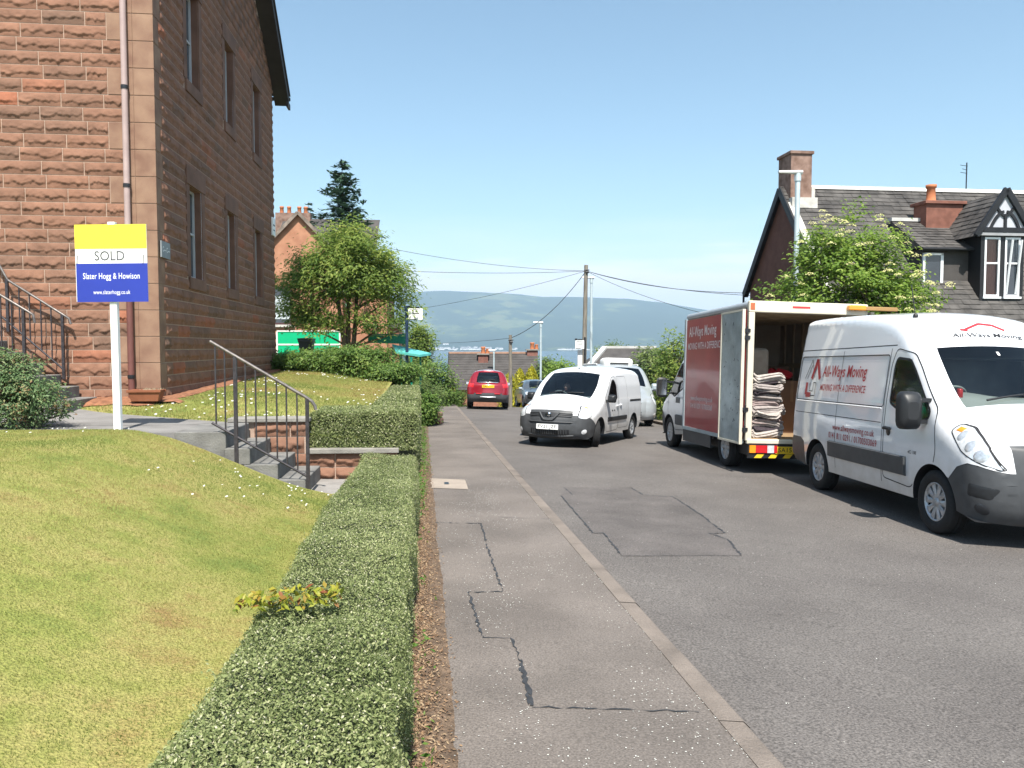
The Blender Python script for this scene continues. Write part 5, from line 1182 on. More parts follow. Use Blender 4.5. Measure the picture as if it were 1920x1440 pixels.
# rubble garden wall on the right, plants over it
gw_ = thing('garden_wall', 'purple-brown rubble garden wall along the right-hand pavement', 'wall', (0, 0, 0))
b = MB(); rs = random.Random(14)
Y = 14.0
while Y < 33:
    for row in range(4):
        L = rs.uniform(.25, .5); z = rightpave_z(Y) + row * .24; h = .24 + rs.uniform(-.01, .03); x = 9.92 - SL * Y; d = rs.uniform(-.03, .03)
        b.box(x + d, x + .35, Y + rs.uniform(-.1, .0), Y + .36, z - .03, z + h - .02)
    Y += .36
b.build('stones', M('purple_rubble', (.115, .085, .085), .95, var=.4, scale=5, bump=.6, bscale=25, c2=(.26, .20, .18)), gw_, bevel=.03)
b = MB(); Y = 14.0
while Y < 33: z = rightpave_z(Y) + .96; b.box(9.86 - SL * Y, 10.32 - SL * Y, Y, Y + .45, z, z + .12 + rs.uniform(0, .05)); Y += .47
b.build('coping', M('coping_pale', (.33, .27, .22), .9, var=.25, scale=4), gw_, bevel=.03)
# ------------------------------------------------------------------ vehicles: a body skin grown from a side profile
def inpoly(P, poly):
    x, y = P[:, 0], P[:, 1]; r = np.zeros(len(P), bool); n = len(poly); j = n - 1
    for i in range(n):
        xi, yi = poly[i]; xj, yj = poly[j]
        c = ((yi > y) != (yj > y)); 
        if yi != yj: r ^= c & (x < (xj - xi) * (y - yi) / (yj - yi) + xi)
        j = i
    return r
def smooth_poly(pts, n=5):
    out = []; m = len(pts)
    for i in range(m):
        p0, p1, p2, p3 = (np.array(pts[(i + k) % m]) for k in (-1, 0, 1, 2))
        for q in range(n):
            t = q / n; out.append(tuple(.5 * (2 * p1 + (p2 - p0) * t + (2 * p0 - 5 * p1 + 4 * p2 - p3) * t * t + (3 * p1 - p0 - 3 * p2 + p3) * t ** 3)))
    return out
def round_poly(pts, r, n=4):                            # cut the corners off a polygon
    out = []; m = len(pts)
    for i in range(m):
        p0, p1, p2 = (np.array(pts[(i + k) % m], float) for k in (-1, 0, 1)); a = p0 - p1; b_ = p2 - p1; la = np.linalg.norm(a); lb = np.linalg.norm(b_)
        d = min(r, la * .45, lb * .45); A = p1 + a / la * d; B = p1 + b_ / lb * d
        for q in range(n + 1): t = q / n; out.append(tuple(A * (1 - t) ** 2 + p1 * 2 * t * (1 - t) + B * t * t))
    return out
def dens(poly, h):
    out = []
    for i in range(len(poly)):
        a = np.array(poly[i]); c = np.array(poly[(i + 1) % len(poly)]); n = max(1, int(np.linalg.norm(c - a) / h))
        out += [tuple(a + (c - a) * k / n) for k in range(n)]
    return out
class Body:
    """prof: (x, z, corner radius, bow, tag) from the front sill over the roof to the rear sill; axles x; W(x, z) half width"""
    def __init__(s, prof, axles, ra, rw, zb, Wf, sub=5, bowscale=1):
        m = len(prof); P = []; s.tags = []
        for i in range(m - 1):
            p0, p1, p2, p3 = (np.array(prof[min(max(i + k, 0), m - 1)][:4], float) for k in (-1, 0, 1, 2))
            for q in range(sub):
                t = q / sub; v = .5 * (2 * p1 + (p2 - p0) * t + (2 * p0 - 5 * p1 + 4 * p2 - p3) * t * t + (3 * p1 - p0 - 3 * p2 + p3) * t ** 3); P.append(v); s.tags.append(prof[i][4])
        P.append(np.array(prof[-1][:4], float)); s.tags.append('under')
        s.P = np.array(P); s.np_ = len(P); s.Wf = Wf
        xr = s.P[-1, 0]; xf = s.P[0, 0]; B = []
        def run(xa, za, xb_, zb__): 
            n = max(1, int(abs(xb_ - xa) / .08)); return [(lerp(xa, xb_, (i + 1) / (n + 1)), lerp(za, zb__, (i + 1) / (n + 1))) for i in range(n)]
        cur = (xr, s.P[-1, 1])
        for xa in sorted(axles):
            h = zb - rw; hw = math.sqrt(max(0, ra * ra - h * h)); a0 = math.atan2(h, hw)
            arc = [(xa + ra * math.cos(math.pi - a0 - (math.pi - 2 * a0) * q / 22), rw + ra * math.sin(math.pi - a0 - (math.pi - 2 * a0) * q / 22)) for q in range(23)]
            B += run(cur[0], cur[1] if cur[1] < zb + .1 else zb, arc[0][0], arc[0][1]) + arc; cur = arc[-1]
        B += run(cur[0], cur[1], xf, s.P[0, 1])
        s.B = B; s.loop = [tuple(p[:2]) for p in s.P] + B
    def y(s, X, Z):
        X = np.asarray(X, float); Z = np.asarray(Z, float); w = s.Wf(X, Z); A = s.P[:-1]; C = s.P[1:]; d = C[:, :2] - A[:, :2]; L = (d ** 2).sum(1) + 1e-12
        drop = np.zeros_like(w)
        q = np.stack([X, Z], -1)[:, None, :] - A[None, :, :2]; t = np.clip((q * d[None]).sum(-1) / L, 0, 1)
        dist = np.sqrt(((q - t[..., None] * d[None]) ** 2).sum(-1)); r = A[None, :, 2] + t * (C[:, 2] - A[:, 2])[None]
        k = np.clip(1 - dist / np.maximum(r, 1e-6), 0, 1); return w - (r * (1 - np.sqrt(np.maximum(0, 1 - k * k)))).max(1)
    def build(s, root, mats, regions, strip_names, glass_cut=.9, glass=(), bodyname='body', grid=.06, extra_h=None):
        """regions: dict(name, poly, mat, side=None|1|-1, seam=bool, glass=bool); strip_names maps profile tags to part names"""
        parts = {}
        def get(key): return parts.setdefault(key, MB())
        prof2 = s.P[:, :2]; loop = s.loop
        pts = [tuple(p) for p in loop]; edges = [(i, (i + 1) % len(loop)) for i in range(len(loop))]
        for rg in regions:
            pl = dens(rg['poly'], .05); rg['pl'] = pl; b0 = len(pts); pts += pl; edges += [(b0 + i, b0 + (i + 1) % len(pl)) for i in range(len(pl))]
        x0, x1 = min(p[0] for p in loop), max(p[0] for p in loop); z0, z1 = min(p[1] for p in loop), max(p[1] for p in loop)
        G = np.array([(a + (k % 2) * grid * .5, c) for k, c in enumerate(np.arange(z0, z1, grid * .87)) for a in np.arange(x0, x1, grid)])
        T = np.roll(prof2, -1, 0)[:-1] - prof2[:-1]; Nn = np.stack([T[:, 1], -T[:, 0]], 1); Nn /= np.linalg.norm(Nn, axis=1, keepdims=True) + 1e-9
        offs = [prof2[:-1] - Nn * (s.P[:-1, 2:3] * f) for f in (.06, .2, .42, .7, 1.0)]
        G = np.concatenate([G] + offs); G = G[inpoly(G, loop)]
        pts += [tuple(g_) for g_ in G]
        V, E, F, *_ = delaunay_2d_cdt([Vector(p) for p in pts], edges, [], 0, 1e-5)
        V2 = np.array([(v.x, v.y) for v in V]); F = [f for f in F if len(f) == 3]; cen = np.array([V2[list(f)].mean(0) for f in F])
        ins = inpoly(cen, loop); Y = s.y(V2[:, 0], V2[:, 1])
        for side in (1, -1):
            lab = np.full(len(F), -1)
            for k, rg in enumerate(regions):
                if rg.get('side') in (None, side): lab[inpoly(cen, rg['pl'])] = k
            for k in range(-1, len(regions)):
                sel = np.where(ins & (lab == k))[0]
                if not len(sel): continue
                if k < 0: key = (bodyname, None); dy = 0
                else:
                    rg = regions[k]; key = (rg['name'], None if rg.get('merge') else side); dy = rg.get('dy', 0)
                used = sorted({v for i in sel for v in F[i]}); mp_ = {v: n for n, v in enumerate(used)}
                fs = []
                for i in sel:
                    a, b_, c = F[i]; ar = (V2[b_] - V2[a])[0] * (V2[c] - V2[a])[1] - (V2[b_] - V2[a])[1] * (V2[c] - V2[a])[0]
                    f = (mp_[a], mp_[b_], mp_[c]); fs.append(f if (ar > 0) == (side < 0) else f[::-1])
                get(key).add([(V2[v][0], side * (Y[v] + dy), V2[v][1]) for v in used], fs, 0, True)
            for rg in regions:
                if rg.get('side') not in (None, side) or not rg.get('seam'): continue
                pl = np.array(rg['pl']); k = inpoly(pl, loop); w = rg['seam'] / 2; n = len(pl)
                t = np.roll(pl, -1, 0) - np.roll(pl, 1, 0); t /= np.linalg.norm(t, axis=1, keepdims=True) + 1e-9; nn = np.stack([t[:, 1], -t[:, 0]], 1)
                A = pl + nn * w; C = pl - nn * w; ya = s.y(A[:, 0], A[:, 1]) + .002; yc = s.y(C[:, 0], C[:, 1]) + .002
                mb = get((rg['name'], None if rg.get('merge') else side)); base = [(A[i][0], side * ya[i], A[i][1]) for i in range(n)] + [(C[i][0], side * yc[i], C[i][1]) for i in range(n)]
                mb.add(base, [(i, (i + 1) % n, n + (i + 1) % n, n + i) for i in range(n) if k[i] and k[(i + 1) % n]], 1, True)
        # the strip that wraps front, roof, rear and underside
        al = np.array(loop); n = len(al); tg = np.roll(al, -1, 0) - np.roll(al, 1, 0); nr_ = np.stack([tg[:, 1], -tg[:, 0]], 1); nr_ /= np.linalg.norm(nr_, axis=1, keepdims=True) + 1e-9
        yb = s.y(al[:, 0], al[:, 1]); bow = np.array([p[3] for p in s.P] + [0] * len(s.B)); K = 16
        yb[s.np_:] = s.Wf(al[s.np_:, 0], al[s.np_:, 1]) - .0; yb[0] = s.y(al[:1, 0], al[:1, 1])[0]
        sv = np.sin(np.linspace(-1, 1, K + 1) * math.pi / 2)
        fz = np.where((al[:, 0] > .25) | (nr_[:, 0] < -.6), .25, 1.0)
        def pt(i, q, lift=0): b_ = bow[i] * (1 - q * q); return (al[i, 0] + nr_[i, 0] * (b_ + lift), yb[i] * q, al[i, 1] + nr_[i, 1] * (b_ * fz[i] + lift))
        s.pt = pt; s.yb = yb
        for i in range(n):
            j = (i + 1) % n; tag_ = s.tags[i] if i < s.np_ - 1 else 'under'
            isg = tag_ in glass; nm = strip_names.get(tag_, bodyname)
            for k in range(K):
                q0, q1 = sv[k], sv[k + 1]; inside = max(abs(q0), abs(q1)) <= glass_cut + 1e-6
                key = (nm, None) if (not isg or inside) else (bodyname, None)
                get(key).add([pt(i, q0), pt(j, q0), pt(j, q1), pt(i, q1)], [(3, 2, 1, 0)], 0, True)
        out = {}
        for (nm, side), mb in parts.items():
            mm = mats.get(nm, mats[bodyname]); o = mb.build(nm, [mm, MT['seam']], root, weld=.0012, fix=False, sharp=42); out[(nm, side)] = o
            if nm != bodyname:
                bm = bmesh.new(); bm.from_mesh(o.data); bm.free()
        return out
    def on(s, x, z, side, d=0): return Vector((x, side * (float(s.y([x], [z])[0]) + d), z))
def decal(bd, mb, txt, h, x, z, side, d=.004, mi=0, width=None, **k):      # lettering laid on the body side, reading from outside
    vs, fs = text_geo(txt, h, **k)
    if width: w = max(v[0] for v in vs) - min(v[0] for v in vs); vs = [(a * width / w, c) for a, c in vs]
    X = np.array([x - side * v[0] for v in vs]); Z = np.array([z + v[1] for v in vs]); Y = bd.y(X, Z) + d
    mb.add([(a, side * b_, c) for a, b_, c in zip(X, Y, Z)], fs, mi)
def sidebox(bd, mb, x0, x1, z0, z1, side, th=.03, mi=0, n=10, d=0):         # moulding strip that follows the body side
    A = []
    for i in range(n + 1):
        x = lerp(x0, x1, i / n); r = []
        for z, t in ((z0, -.01), (z0 + .015, th), (z1 - .015, th), (z1, -.01)): r.append((x, side * (float(bd.y([x], [z])[0]) + t + d), z))
        A.append(r)
    mb.grid(A, mi, False, flip=side > 0); mb.add(A[0], [(0, 1, 2, 3)], mi); mb.add(A[-1], [(3, 2, 1, 0)], mi)
def wheel(root, x, y, side, Rw, Rr, wd, style='trim', steer=0, mat='wheel_trim', spokes=8):
    Mx = Matrix.Translation((x, y, Rw)) @ Matrix.Rotation(steer, 4, 'Z') @ Matrix.Rotation(-side * math.pi / 2, 4, 'X')   # local z points outwards
    b = MB(); b.lathe([(0, -wd * .35), (Rr * .8, -wd * .35), (Rr * .8, wd * .1), (0, wd * .1)], 18); h = b.build('wheel', MT['dark_metal'], root); h.matrix_local = Mx
    b = MB(); hw = wd / 2; s_ = Rw - Rr
    b.lathe([(Rr * .97, -hw * .8), (Rr + s_ * .25, -hw * .96), (Rr + s_ * .6, -hw), (Rw - .02, -hw * .88), (Rw, -hw * .7), (Rw - .006, -hw * .36), (Rw - .001, -hw * .33), (Rw, -hw * .02), (Rw - .007, 0), (Rw, hw * .02), (Rw - .001, hw * .33), (Rw - .007, hw * .36), (Rw, hw * .7), (Rw - .02, hw * .88), (Rr + s_ * .6, hw), (Rr + s_ * .25, hw * .96), (Rr * .97, hw * .8), (Rr * .95, hw * .3), (Rr * .95, -hw * .8)], 40)
    b.build('tyre', MT['rubber'], h)
    b = MB(); z0 = hw * .45; b.lathe([(Rr * .95, hw * .2), (Rr * .97, hw * .8), (Rr * .91, hw * .82), (Rr * .88, z0)], 36)
    b.lathe([(0, z0 + hw * .28), (Rr * .17, z0 + hw * .26), (Rr * .22, z0 + hw * .05), (Rr * .24, z0 - .02)], 18)
    for k in range(spokes):
        a = 2 * math.pi * k / spokes; wi = Rr * (.10 if style == 'trim' else .075); wo = Rr * (.165 if style == 'trim' else .085)
        ca, sa = math.cos(a), math.sin(a)
        def rot(p): return (p[0] * ca - p[1] * sa, p[0] * sa + p[1] * ca, p[2])
        top = [(Rr * .18, -wi, z0 + hw * .16), (Rr * .9, -wo, z0 + hw * .24), (Rr * .9, wo, z0 + hw * .24), (Rr * .18, wi, z0 + hw * .16)]; bot = [(p[0], p[1], p[2] - .03) for p in top]
        mid = [(Rr * .55, 0, z0 + hw * .33)]
        b.add([rot(p) for p in top + bot + mid], [(0, 1, 8), (1, 2, 8), (2, 3, 8), (3, 0, 8), (0, 4, 5, 1), (2, 6, 7, 3), (1, 5, 6, 2), (3, 7, 4, 0)])
    b.build('rim', MT[mat], h, fix=True); return h
def rbox(name, mat, par, c, size, bev, rot=(0, 0, 0)):
    b = MB(); b.box(-size[0] / 2, size[0] / 2, -size[1] / 2, size[1] / 2, -size[2] / 2, size[2] / 2); o = b.build(name, mat, par, bevel=bev, segs=3); o.location = c; o.rotation_euler = rot
    for p in o.data.polygons: p.use_smooth = True
    return o
def ground_place(t, x, y, heading):                      # stand a vehicle on the sloping road; heading = direction of travel
    e_ = .5; n = Vector((-(road_z(x + e_, y) - road_z(x - e_, y)) / (2 * e_), -(road_z(x, y + e_) - road_z(x, y - e_)) / (2 * e_), 1)).normalized()
    f = Vector((math.cos(heading), math.sin(heading), 0)); f = (f - n * f.dot(n)).normalized(); l = n.cross(f)
    Mx = Matrix((f, l, n)).transposed().to_4x4(); Mx.translation = (x, y, road_z(x, y)); t.matrix_world = Mx; t.rotation_mode = 'XYZ'
def tab(zs, ws): return lambda Z: np.interp(Z, zs, ws)
def lens(bd, mb, poly, side, d=.004, mi=0):               # a small patch on the body skin, slightly proud
    pl = dens(poly, .03); c = np.array(pl).mean(0); rings = []
    for f in (1, .75, .5, .25): rings.append([tuple(c + (np.array(p) - c) * f) for p in pl])
    n = len(pl); vs = []
    for r_, h in zip(rings, (0, d, d * 1.3, d * 1.5)):
        a = np.array(r_); Y = bd.y(a[:, 0], a[:, 1]) + h; vs += [(p[0], side * y_, p[1]) for p, y_ in zip(a, Y)]
    vs.append(tuple(bd.on(c[0], c[1], side, d * 1.5))); fs = [(q * n + i, q * n + (i + 1) % n, (q + 1) * n + (i + 1) % n, (q + 1) * n + i) for q in range(3) for i in range(n)] + [(3 * n + i, 3 * n + (i + 1) % n, 4 * n) for i in range(n)]
    mb.add(vs, [f if side < 0 else f[::-1] for f in fs], mi, True)
def interior(root, xs, zfl, zbelt, zroof, hw, dash_x, wheel_y, bulk=True, seats=((-.42, 0), (.42, 0))):
    x0, x1 = xs; b = MB(); b.box(x0, x1, -hw, hw, zfl, zfl + .03)
    if bulk: b.box(x0, x0 + .03, -hw, hw, zfl, zroof)
    b.box(x0, dash_x - .55, -hw * .97, -hw * .95, zfl, zbelt); b.box(x0, dash_x - .55, hw * .95, hw * .97, zfl, zbelt); b.box(x0, dash_x - 1.0, -hw * .9, hw * .9, zroof, zroof + .02)
    b.build('cabin', MT['interior'], root)
    b = MB(); A = []
    for y in ysteps(-hw * .96, hw * .96, 12):
        hump = .05 * math.exp(-((y - wheel_y) / .28) ** 2); A.append([(dash_x, y, zbelt - .12), (dash_x - .05, y, zbelt + .0), (dash_x - .38, y, zbelt + .03 + hump), (dash_x - .52, y, zbelt - .02 + hump), (dash_x - .56, y, zbelt - .3), (dash_x - .5, y, zfl)])
    b.grid(A); b.build('dashboard', MT['dash'], root)
    b = MB(); c = Vector((dash_x - .66, wheel_y, zbelt + .0)); ax = Vector((-.75, 0, .66)).normalized(); u = Vector((0, 1, 0)); v = ax.cross(u)
    b.tube([c + (u * math.cos(a) + v * math.sin(a)) * .19 for a in ysteps(0, 2 * math.pi, 28)], .016, 8, cap=False)
    for a in (0, math.pi, -math.pi / 2): b.bar(c, c + (u * math.cos(a) + v * math.sin(a)) * .185, .03, .02)
    b.lathe([(0, .02), (.06, .015), (.07, -.02)], 14, 0, Matrix.Translation(c) @ ax.to_track_quat('Z', 'Y').to_matrix().to_4x4()); b.build('steering_wheel', MT['dash'], root)
    for sy, sx in seats:
        xs_ = dash_x - 1.12 + sx; b = MB()
        b.box(xs_ - .25, xs_ + .27, sy - .25, sy + .25, zbelt - .62, zbelt - .44); Mx = Matrix.Translation((xs_ - .22, sy, zbelt - .5)) @ Matrix.Rotation(-.25, 4, 'Y'); b.box(-.07, .07, -.24, .24, 0, .64, 0, Mx); b.box(-.05, .05, -.13, .13, .67, .86, 0, Mx)
        b.build('seat', MT['seat_cloth'], root, bevel=.04, segs=3)
def plate(par, txt, c, nrm, up, w, h, matn):
    c = Vector(c); n = Vector(nrm).normalized(); upv = Vector(up); upv = (upv - n * upv.dot(n)).normalized(); rt = upv.cross(n)
    f = lambda u, v, d: c + rt * u + upv * v + n * d
    b = MB(); b.prism([(-w / 2, -h / 2), (w / 2, -h / 2), (w / 2, h / 2), (-w / 2, h / 2)], -.01, .006, lambda u, v, d: f(u, v, d)); p = b.build('number_plate', MT[matn], par, fix=True)
    b = MB(); add_text(b, txt, h * .62, lambda u, v: f(u, v, .0085), width=w * .82, bold=.004, space=1.05); b.build('lettering', MT['ink'], p); return p
def add_mirror(par, bd, x, z, side, size, mat='black_plastic', reach=.2, d=0):
    p = bd.on(x, z, side); c = p + Vector((0, side * (reach), 0)); b = MB(); sx, sy, sz = size
    A = []
    for q, f, dx in ((0, .82, -.0), (.12, 1, .0), (.55, .97, .0), (.85, .8, .0), (1, .45, 0)):
        ring = []
        for a in ysteps(0, 2 * math.pi, 20)[:-1]:
            ca, sa = math.cos(a), math.sin(a); e_ = .45; ring.append((c.x - sx * .5 + sx * q, c.y + side * 0 + math.copysign(abs(ca) ** e_, ca) * sy * .5 * f, c.z + math.copysign(abs(sa) ** e_, sa) * sz * .5 * f))
        A.append(ring + [ring[0]])
    b.grid(A, 0, True); b.add(A[0][:-1], [tuple(range(20))], 0); b.add(A[-1][:-1], [tuple(reversed(range(20)))], 0)
    for dz in ((-.28 * sz, .28 * sz) if sz > .3 else (-.25 * sz,)): b.bar(p + Vector((0, -side * .03, dz)), c + Vector((0, -side * sy * .2, dz)), .06 if sz > .3 else .1, .045)
    m = b.build('mirror', MT[mat], par, fix=True, sharp=50); b = MB(); b.add([(c.x - sx * .5 - .003, c.y - sy * .38, c.z - sz * .38), (c.x - sx * .5 - .003, c.y + sy * .38, c.z - sz * .38), (c.x - sx * .5 - .003, c.y + sy * .38, c.z + sz * .38), (c.x - sx * .5 - .003, c.y - sy * .38, c.z + sz * .38)], [(0, 1, 2, 3)]); b.build('mirror_glass', MT['chrome'], m); return m

# ---- the large white van and the lorry share one cab shape
VW = tab([.2, .5, .85, 1.1, 1.45, 2.05, 2.5], [.95, .985, 1.0, .997, .972, .90, .82])
def van_W(X, Z): return VW(Z) * (1 - .05 * np.clip(X / .87, 0, 1) ** 2)
FRONT = [(.78, .25, .30, .10, 'bumper'), (.865, .38, .34, .13, 'bumper'), (.885, .56, .34, .13, 'bumper'), (.865, .74, .33, .12, 'grille'), (.81, .98, .32, .11, 'grille'), (.765, 1.06, .31, .10, 'bonnet'), (.62, 1.16, .30, .09, 'bonnet'), (.32, 1.30, .28, .08, 'bonnet'), (.10, 1.405, .22, .09, 'windscreen'),
         (-.13, 1.64, .17, .08, 'windscreen'), (-.36, 1.88, .16, .07, 'windscreen'), (-.57, 2.09, .17, .06, 'roof'), (-.70, 2.22, .2, .05, 'roof')]
REAR = [(-.98, 2.44, .22, .05, 'roof'), (-1.4, 2.54, .17, .05, 'roof'), (-2.2, 2.60, .13, .04, 'roof'), (-3.2, 2.63, .11, .04, 'roof'), (-3.92, 2.63, .10, .03, 'roof'), (-4.08, 2.59, .09, .03, 'roof'), (-4.13, 2.49, .08, .03, 'tail'), (-4.17, 1.4, .1, .03, 'tail'), (-4.185, .80, .1, .03, 'tail'), (-4.22, .72, .1, .03, 'rear_bumper'), (-4.22, .46, .1, .03, 'rear_bumper'), (-4.12, .40, .08, 0, 'rear_bumper')]
P_DOOR = round_poly([(-.02, .62), (.06, .92), (.0, 1.38), (-.44, 1.86), (-.62, 2.03), (-1.02, 2.10), (-1.10, 1.9), (-1.12, .48), (-.46, .44), (-.30, .62)], .07)
P_WIN = round_poly([(-.12, 1.28), (-.10, 1.36), (-.50, 1.80), (-.66, 1.95), (-.98, 1.98), (-1.02, 1.88), (-1.02, 1.42), (-.80, 1.34), (-.40, 1.20)], .05)
P_BUMP = [(1.3, .1), (1.3, .775), (.85, .785), (.70, .84), (.60, .855), (.45, .80), (.31, .66), (.0, .78), (.0, .1)]
P_LAMP = round_poly([(.27, 1.17), (.31, 1.255), (.44, 1.225), (.62, 1.12), (.735, 1.03), (.80, .90), (.845, .80), (.72, .86), (.50, .97)], .035)
M_refl = M('lamp_reflector', (.62, .64, .66), .32, .6, var=.2, scale=30)
def big_cab(root, bd, mats, regions, box_end, extra_glass=()):
    parts = bd.build(root, mats, regions, {'bumper': 'bumper', 'grille': 'bumper', 'bonnet': 'bonnet', 'windscreen': 'windscreen', 'roof': 'body', 'tail': 'body', 'rear_bumper': 'rear_bumper', 'under': 'underbody'}, glass_cut=.93, glass=('windscreen',))
    interior(root, (-1.25, .15), .55, 1.50, 1.98, .80, -.05, -.42)
    b = MB()
    for side in (1, -1):                                   # grille blades between the lamps
        pass
    i0 = [i for i, t in enumerate(bd.tags) if t == 'grille']
    pts = bd.pt
    for k, zz in enumerate((.76, .83, .90, .97)):
        i = min(range(bd.np_), key=lambda j: abs(bd.P[j, 1] - zz) + (0 if bd.P[j, 0] > .5 else 9)); row = []
        for q in ysteps(-.78, .78, 14): row.append([Vector(pts(i, q, .012)) + Vector((0, 0, dz)) for dz in (-.018, .018)])
        b.grid(row, 0, True, flip=False)
    b.build('grille', MT['chrome'], root, fix=False)
    for side in (1, -1):
        hp = parts.get(('headlight', side))
        b = MB()
        for x, z, r_ in ((.42, 1.13, .055), (.57, 1.03, .062), (.70, .94, .07)): lens(bd, b, [(x + r_ * math.cos(a) * .8, z + r_ * math.sin(a)) for a in ysteps(0, 6.283, 12)[:-1]], side, .006)
        if hp: b.build('reflector', M_refl, hp)
        b = MB(); lens(bd, b, [(.31, 1.18), (.33, 1.225), (.40, 1.205), (.385, 1.165)], side, .006)
        if hp: b.build('indicator', MT['lamp_amber'], hp)
        b = MB(); lens(bd, b, round_poly([(.60, .53), (.80, .50), (.85, .62), (.62, .66)], .03), side, .004); b.build('air_intake', MT['black_plastic'], root)
        b = MB(); lens(bd, b, [(.72 + .055 * math.cos(a), .40 + .06 * math.sin(a)) for a in ysteps(0, 6.283, 14)[:-1]], side, .008); b.build('fog_lamp', MT['dark_metal'], root)
    # wiper
    b = MB(); i = min(range(bd.np_), key=lambda j: abs(bd.P[j, 0] - .06) + abs(bd.P[j, 1] - 1.44)); b.tube([Vector(pts(i, -.62 + .6 * q, .03)) + Vector((-.06 * q, 0, .05 * q)) for q in ysteps(0, 1, 6)], .012, 6); b.tube([Vector(pts(i, .1 + .6 * q, .03)) + Vector((-.06 * q, 0, .05 * q)) for q in ysteps(0, 1, 6)], .012, 6); b.build('wiper', MT['black_plastic'], root)
    return parts
white2 = M('van_white', (.74, .745, .76), .3, var=.035, scale=1.2, coat=.9)
def grime(m):                                           # road film thrown up over the sills
    nt = m.node_tree; b = nt.nodes['Principled BSDF']; src = b.inputs['Base Color'].links[0].from_socket; tc = N(nt, 'ShaderNodeTexCoord'); sp_ = N(nt, 'ShaderNodeSeparateXYZ'); nt.links.new(tc.outputs['Object'], sp_.inputs[0])
    nz = N(nt, 'ShaderNodeTexNoise'); nz.inputs['Scale'].default_value = 5; nz.inputs['Detail'].default_value = 6; nt.links.new(tc.outputs['Object'], nz.inputs[0])
    ad = N(nt, 'ShaderNodeMath', operation='MULTIPLY_ADD'); ad.inputs[1].default_value = -.7; nt.links.new(nz.outputs[0], ad.inputs[0]); nt.links.new(sp_.outputs[2], ad.inputs[2])
    mr = N(nt, 'ShaderNodeMapRange'); mr.inputs[1].default_value = -.05; mr.inputs[2].default_value = .55; mr.inputs[3].default_value = .55; mr.inputs[4].default_value = 0; nt.links.new(ad.outputs[0], mr.inputs[0])
    mx = N(nt, 'ShaderNodeMixRGB'); mx.inputs[2].default_value = (.30, .27, .22, 1); nt.links.new(mr.outputs[0], mx.inputs[0]); nt.links.new(src, mx.inputs[1]); nt.links.new(mx.outputs[0], b.inputs['Base Color'])
grime(white2)
VM = dict(body=white2, bumper=MT['grey_plastic'], rear_bumper=MT['grey_plastic'], bonnet=white2, windscreen=MT['glass'], underbody=MT['black_plastic'], headlight=MT['lamp_white'], front_door=white2, side_window=MT['glass'], side_panel=white2, sliding_door=white2, tail_light=MT['lamp_red'])
bd = Body(FRONT + REAR, (0, -3.18), .42, .355, .33, van_W)
mv = thing('removal_van', 'large white panel van with red lettering, facing the camera at the right', 'van')
regs = [dict(name='bumper', poly=P_BUMP, merge=True, seam=.006), dict(name='rear_bumper', poly=[(-4.5, .3), (-4.5, .76), (-3.78, .76), (-3.66, .70), (-3.60, .3)], merge=True),
        dict(name='front_door', poly=P_DOOR, seam=.012), dict(name='side_window', poly=P_WIN, seam=.03), dict(name='headlight', poly=P_LAMP, seam=.012),
        dict(name='side_panel', poly=round_poly([(-1.18, 1.36), (-1.18, 2.02), (-4.02, 2.04), (-4.05, 1.36)], .05), seam=.012, dy=-.006),
        dict(name='tail_light', poly=round_poly([(-4.4, .82), (-4.4, 1.35), (-4.09, 1.35), (-4.09, .82)], .02))]
big_cab(mv, bd, VM, regs, None)
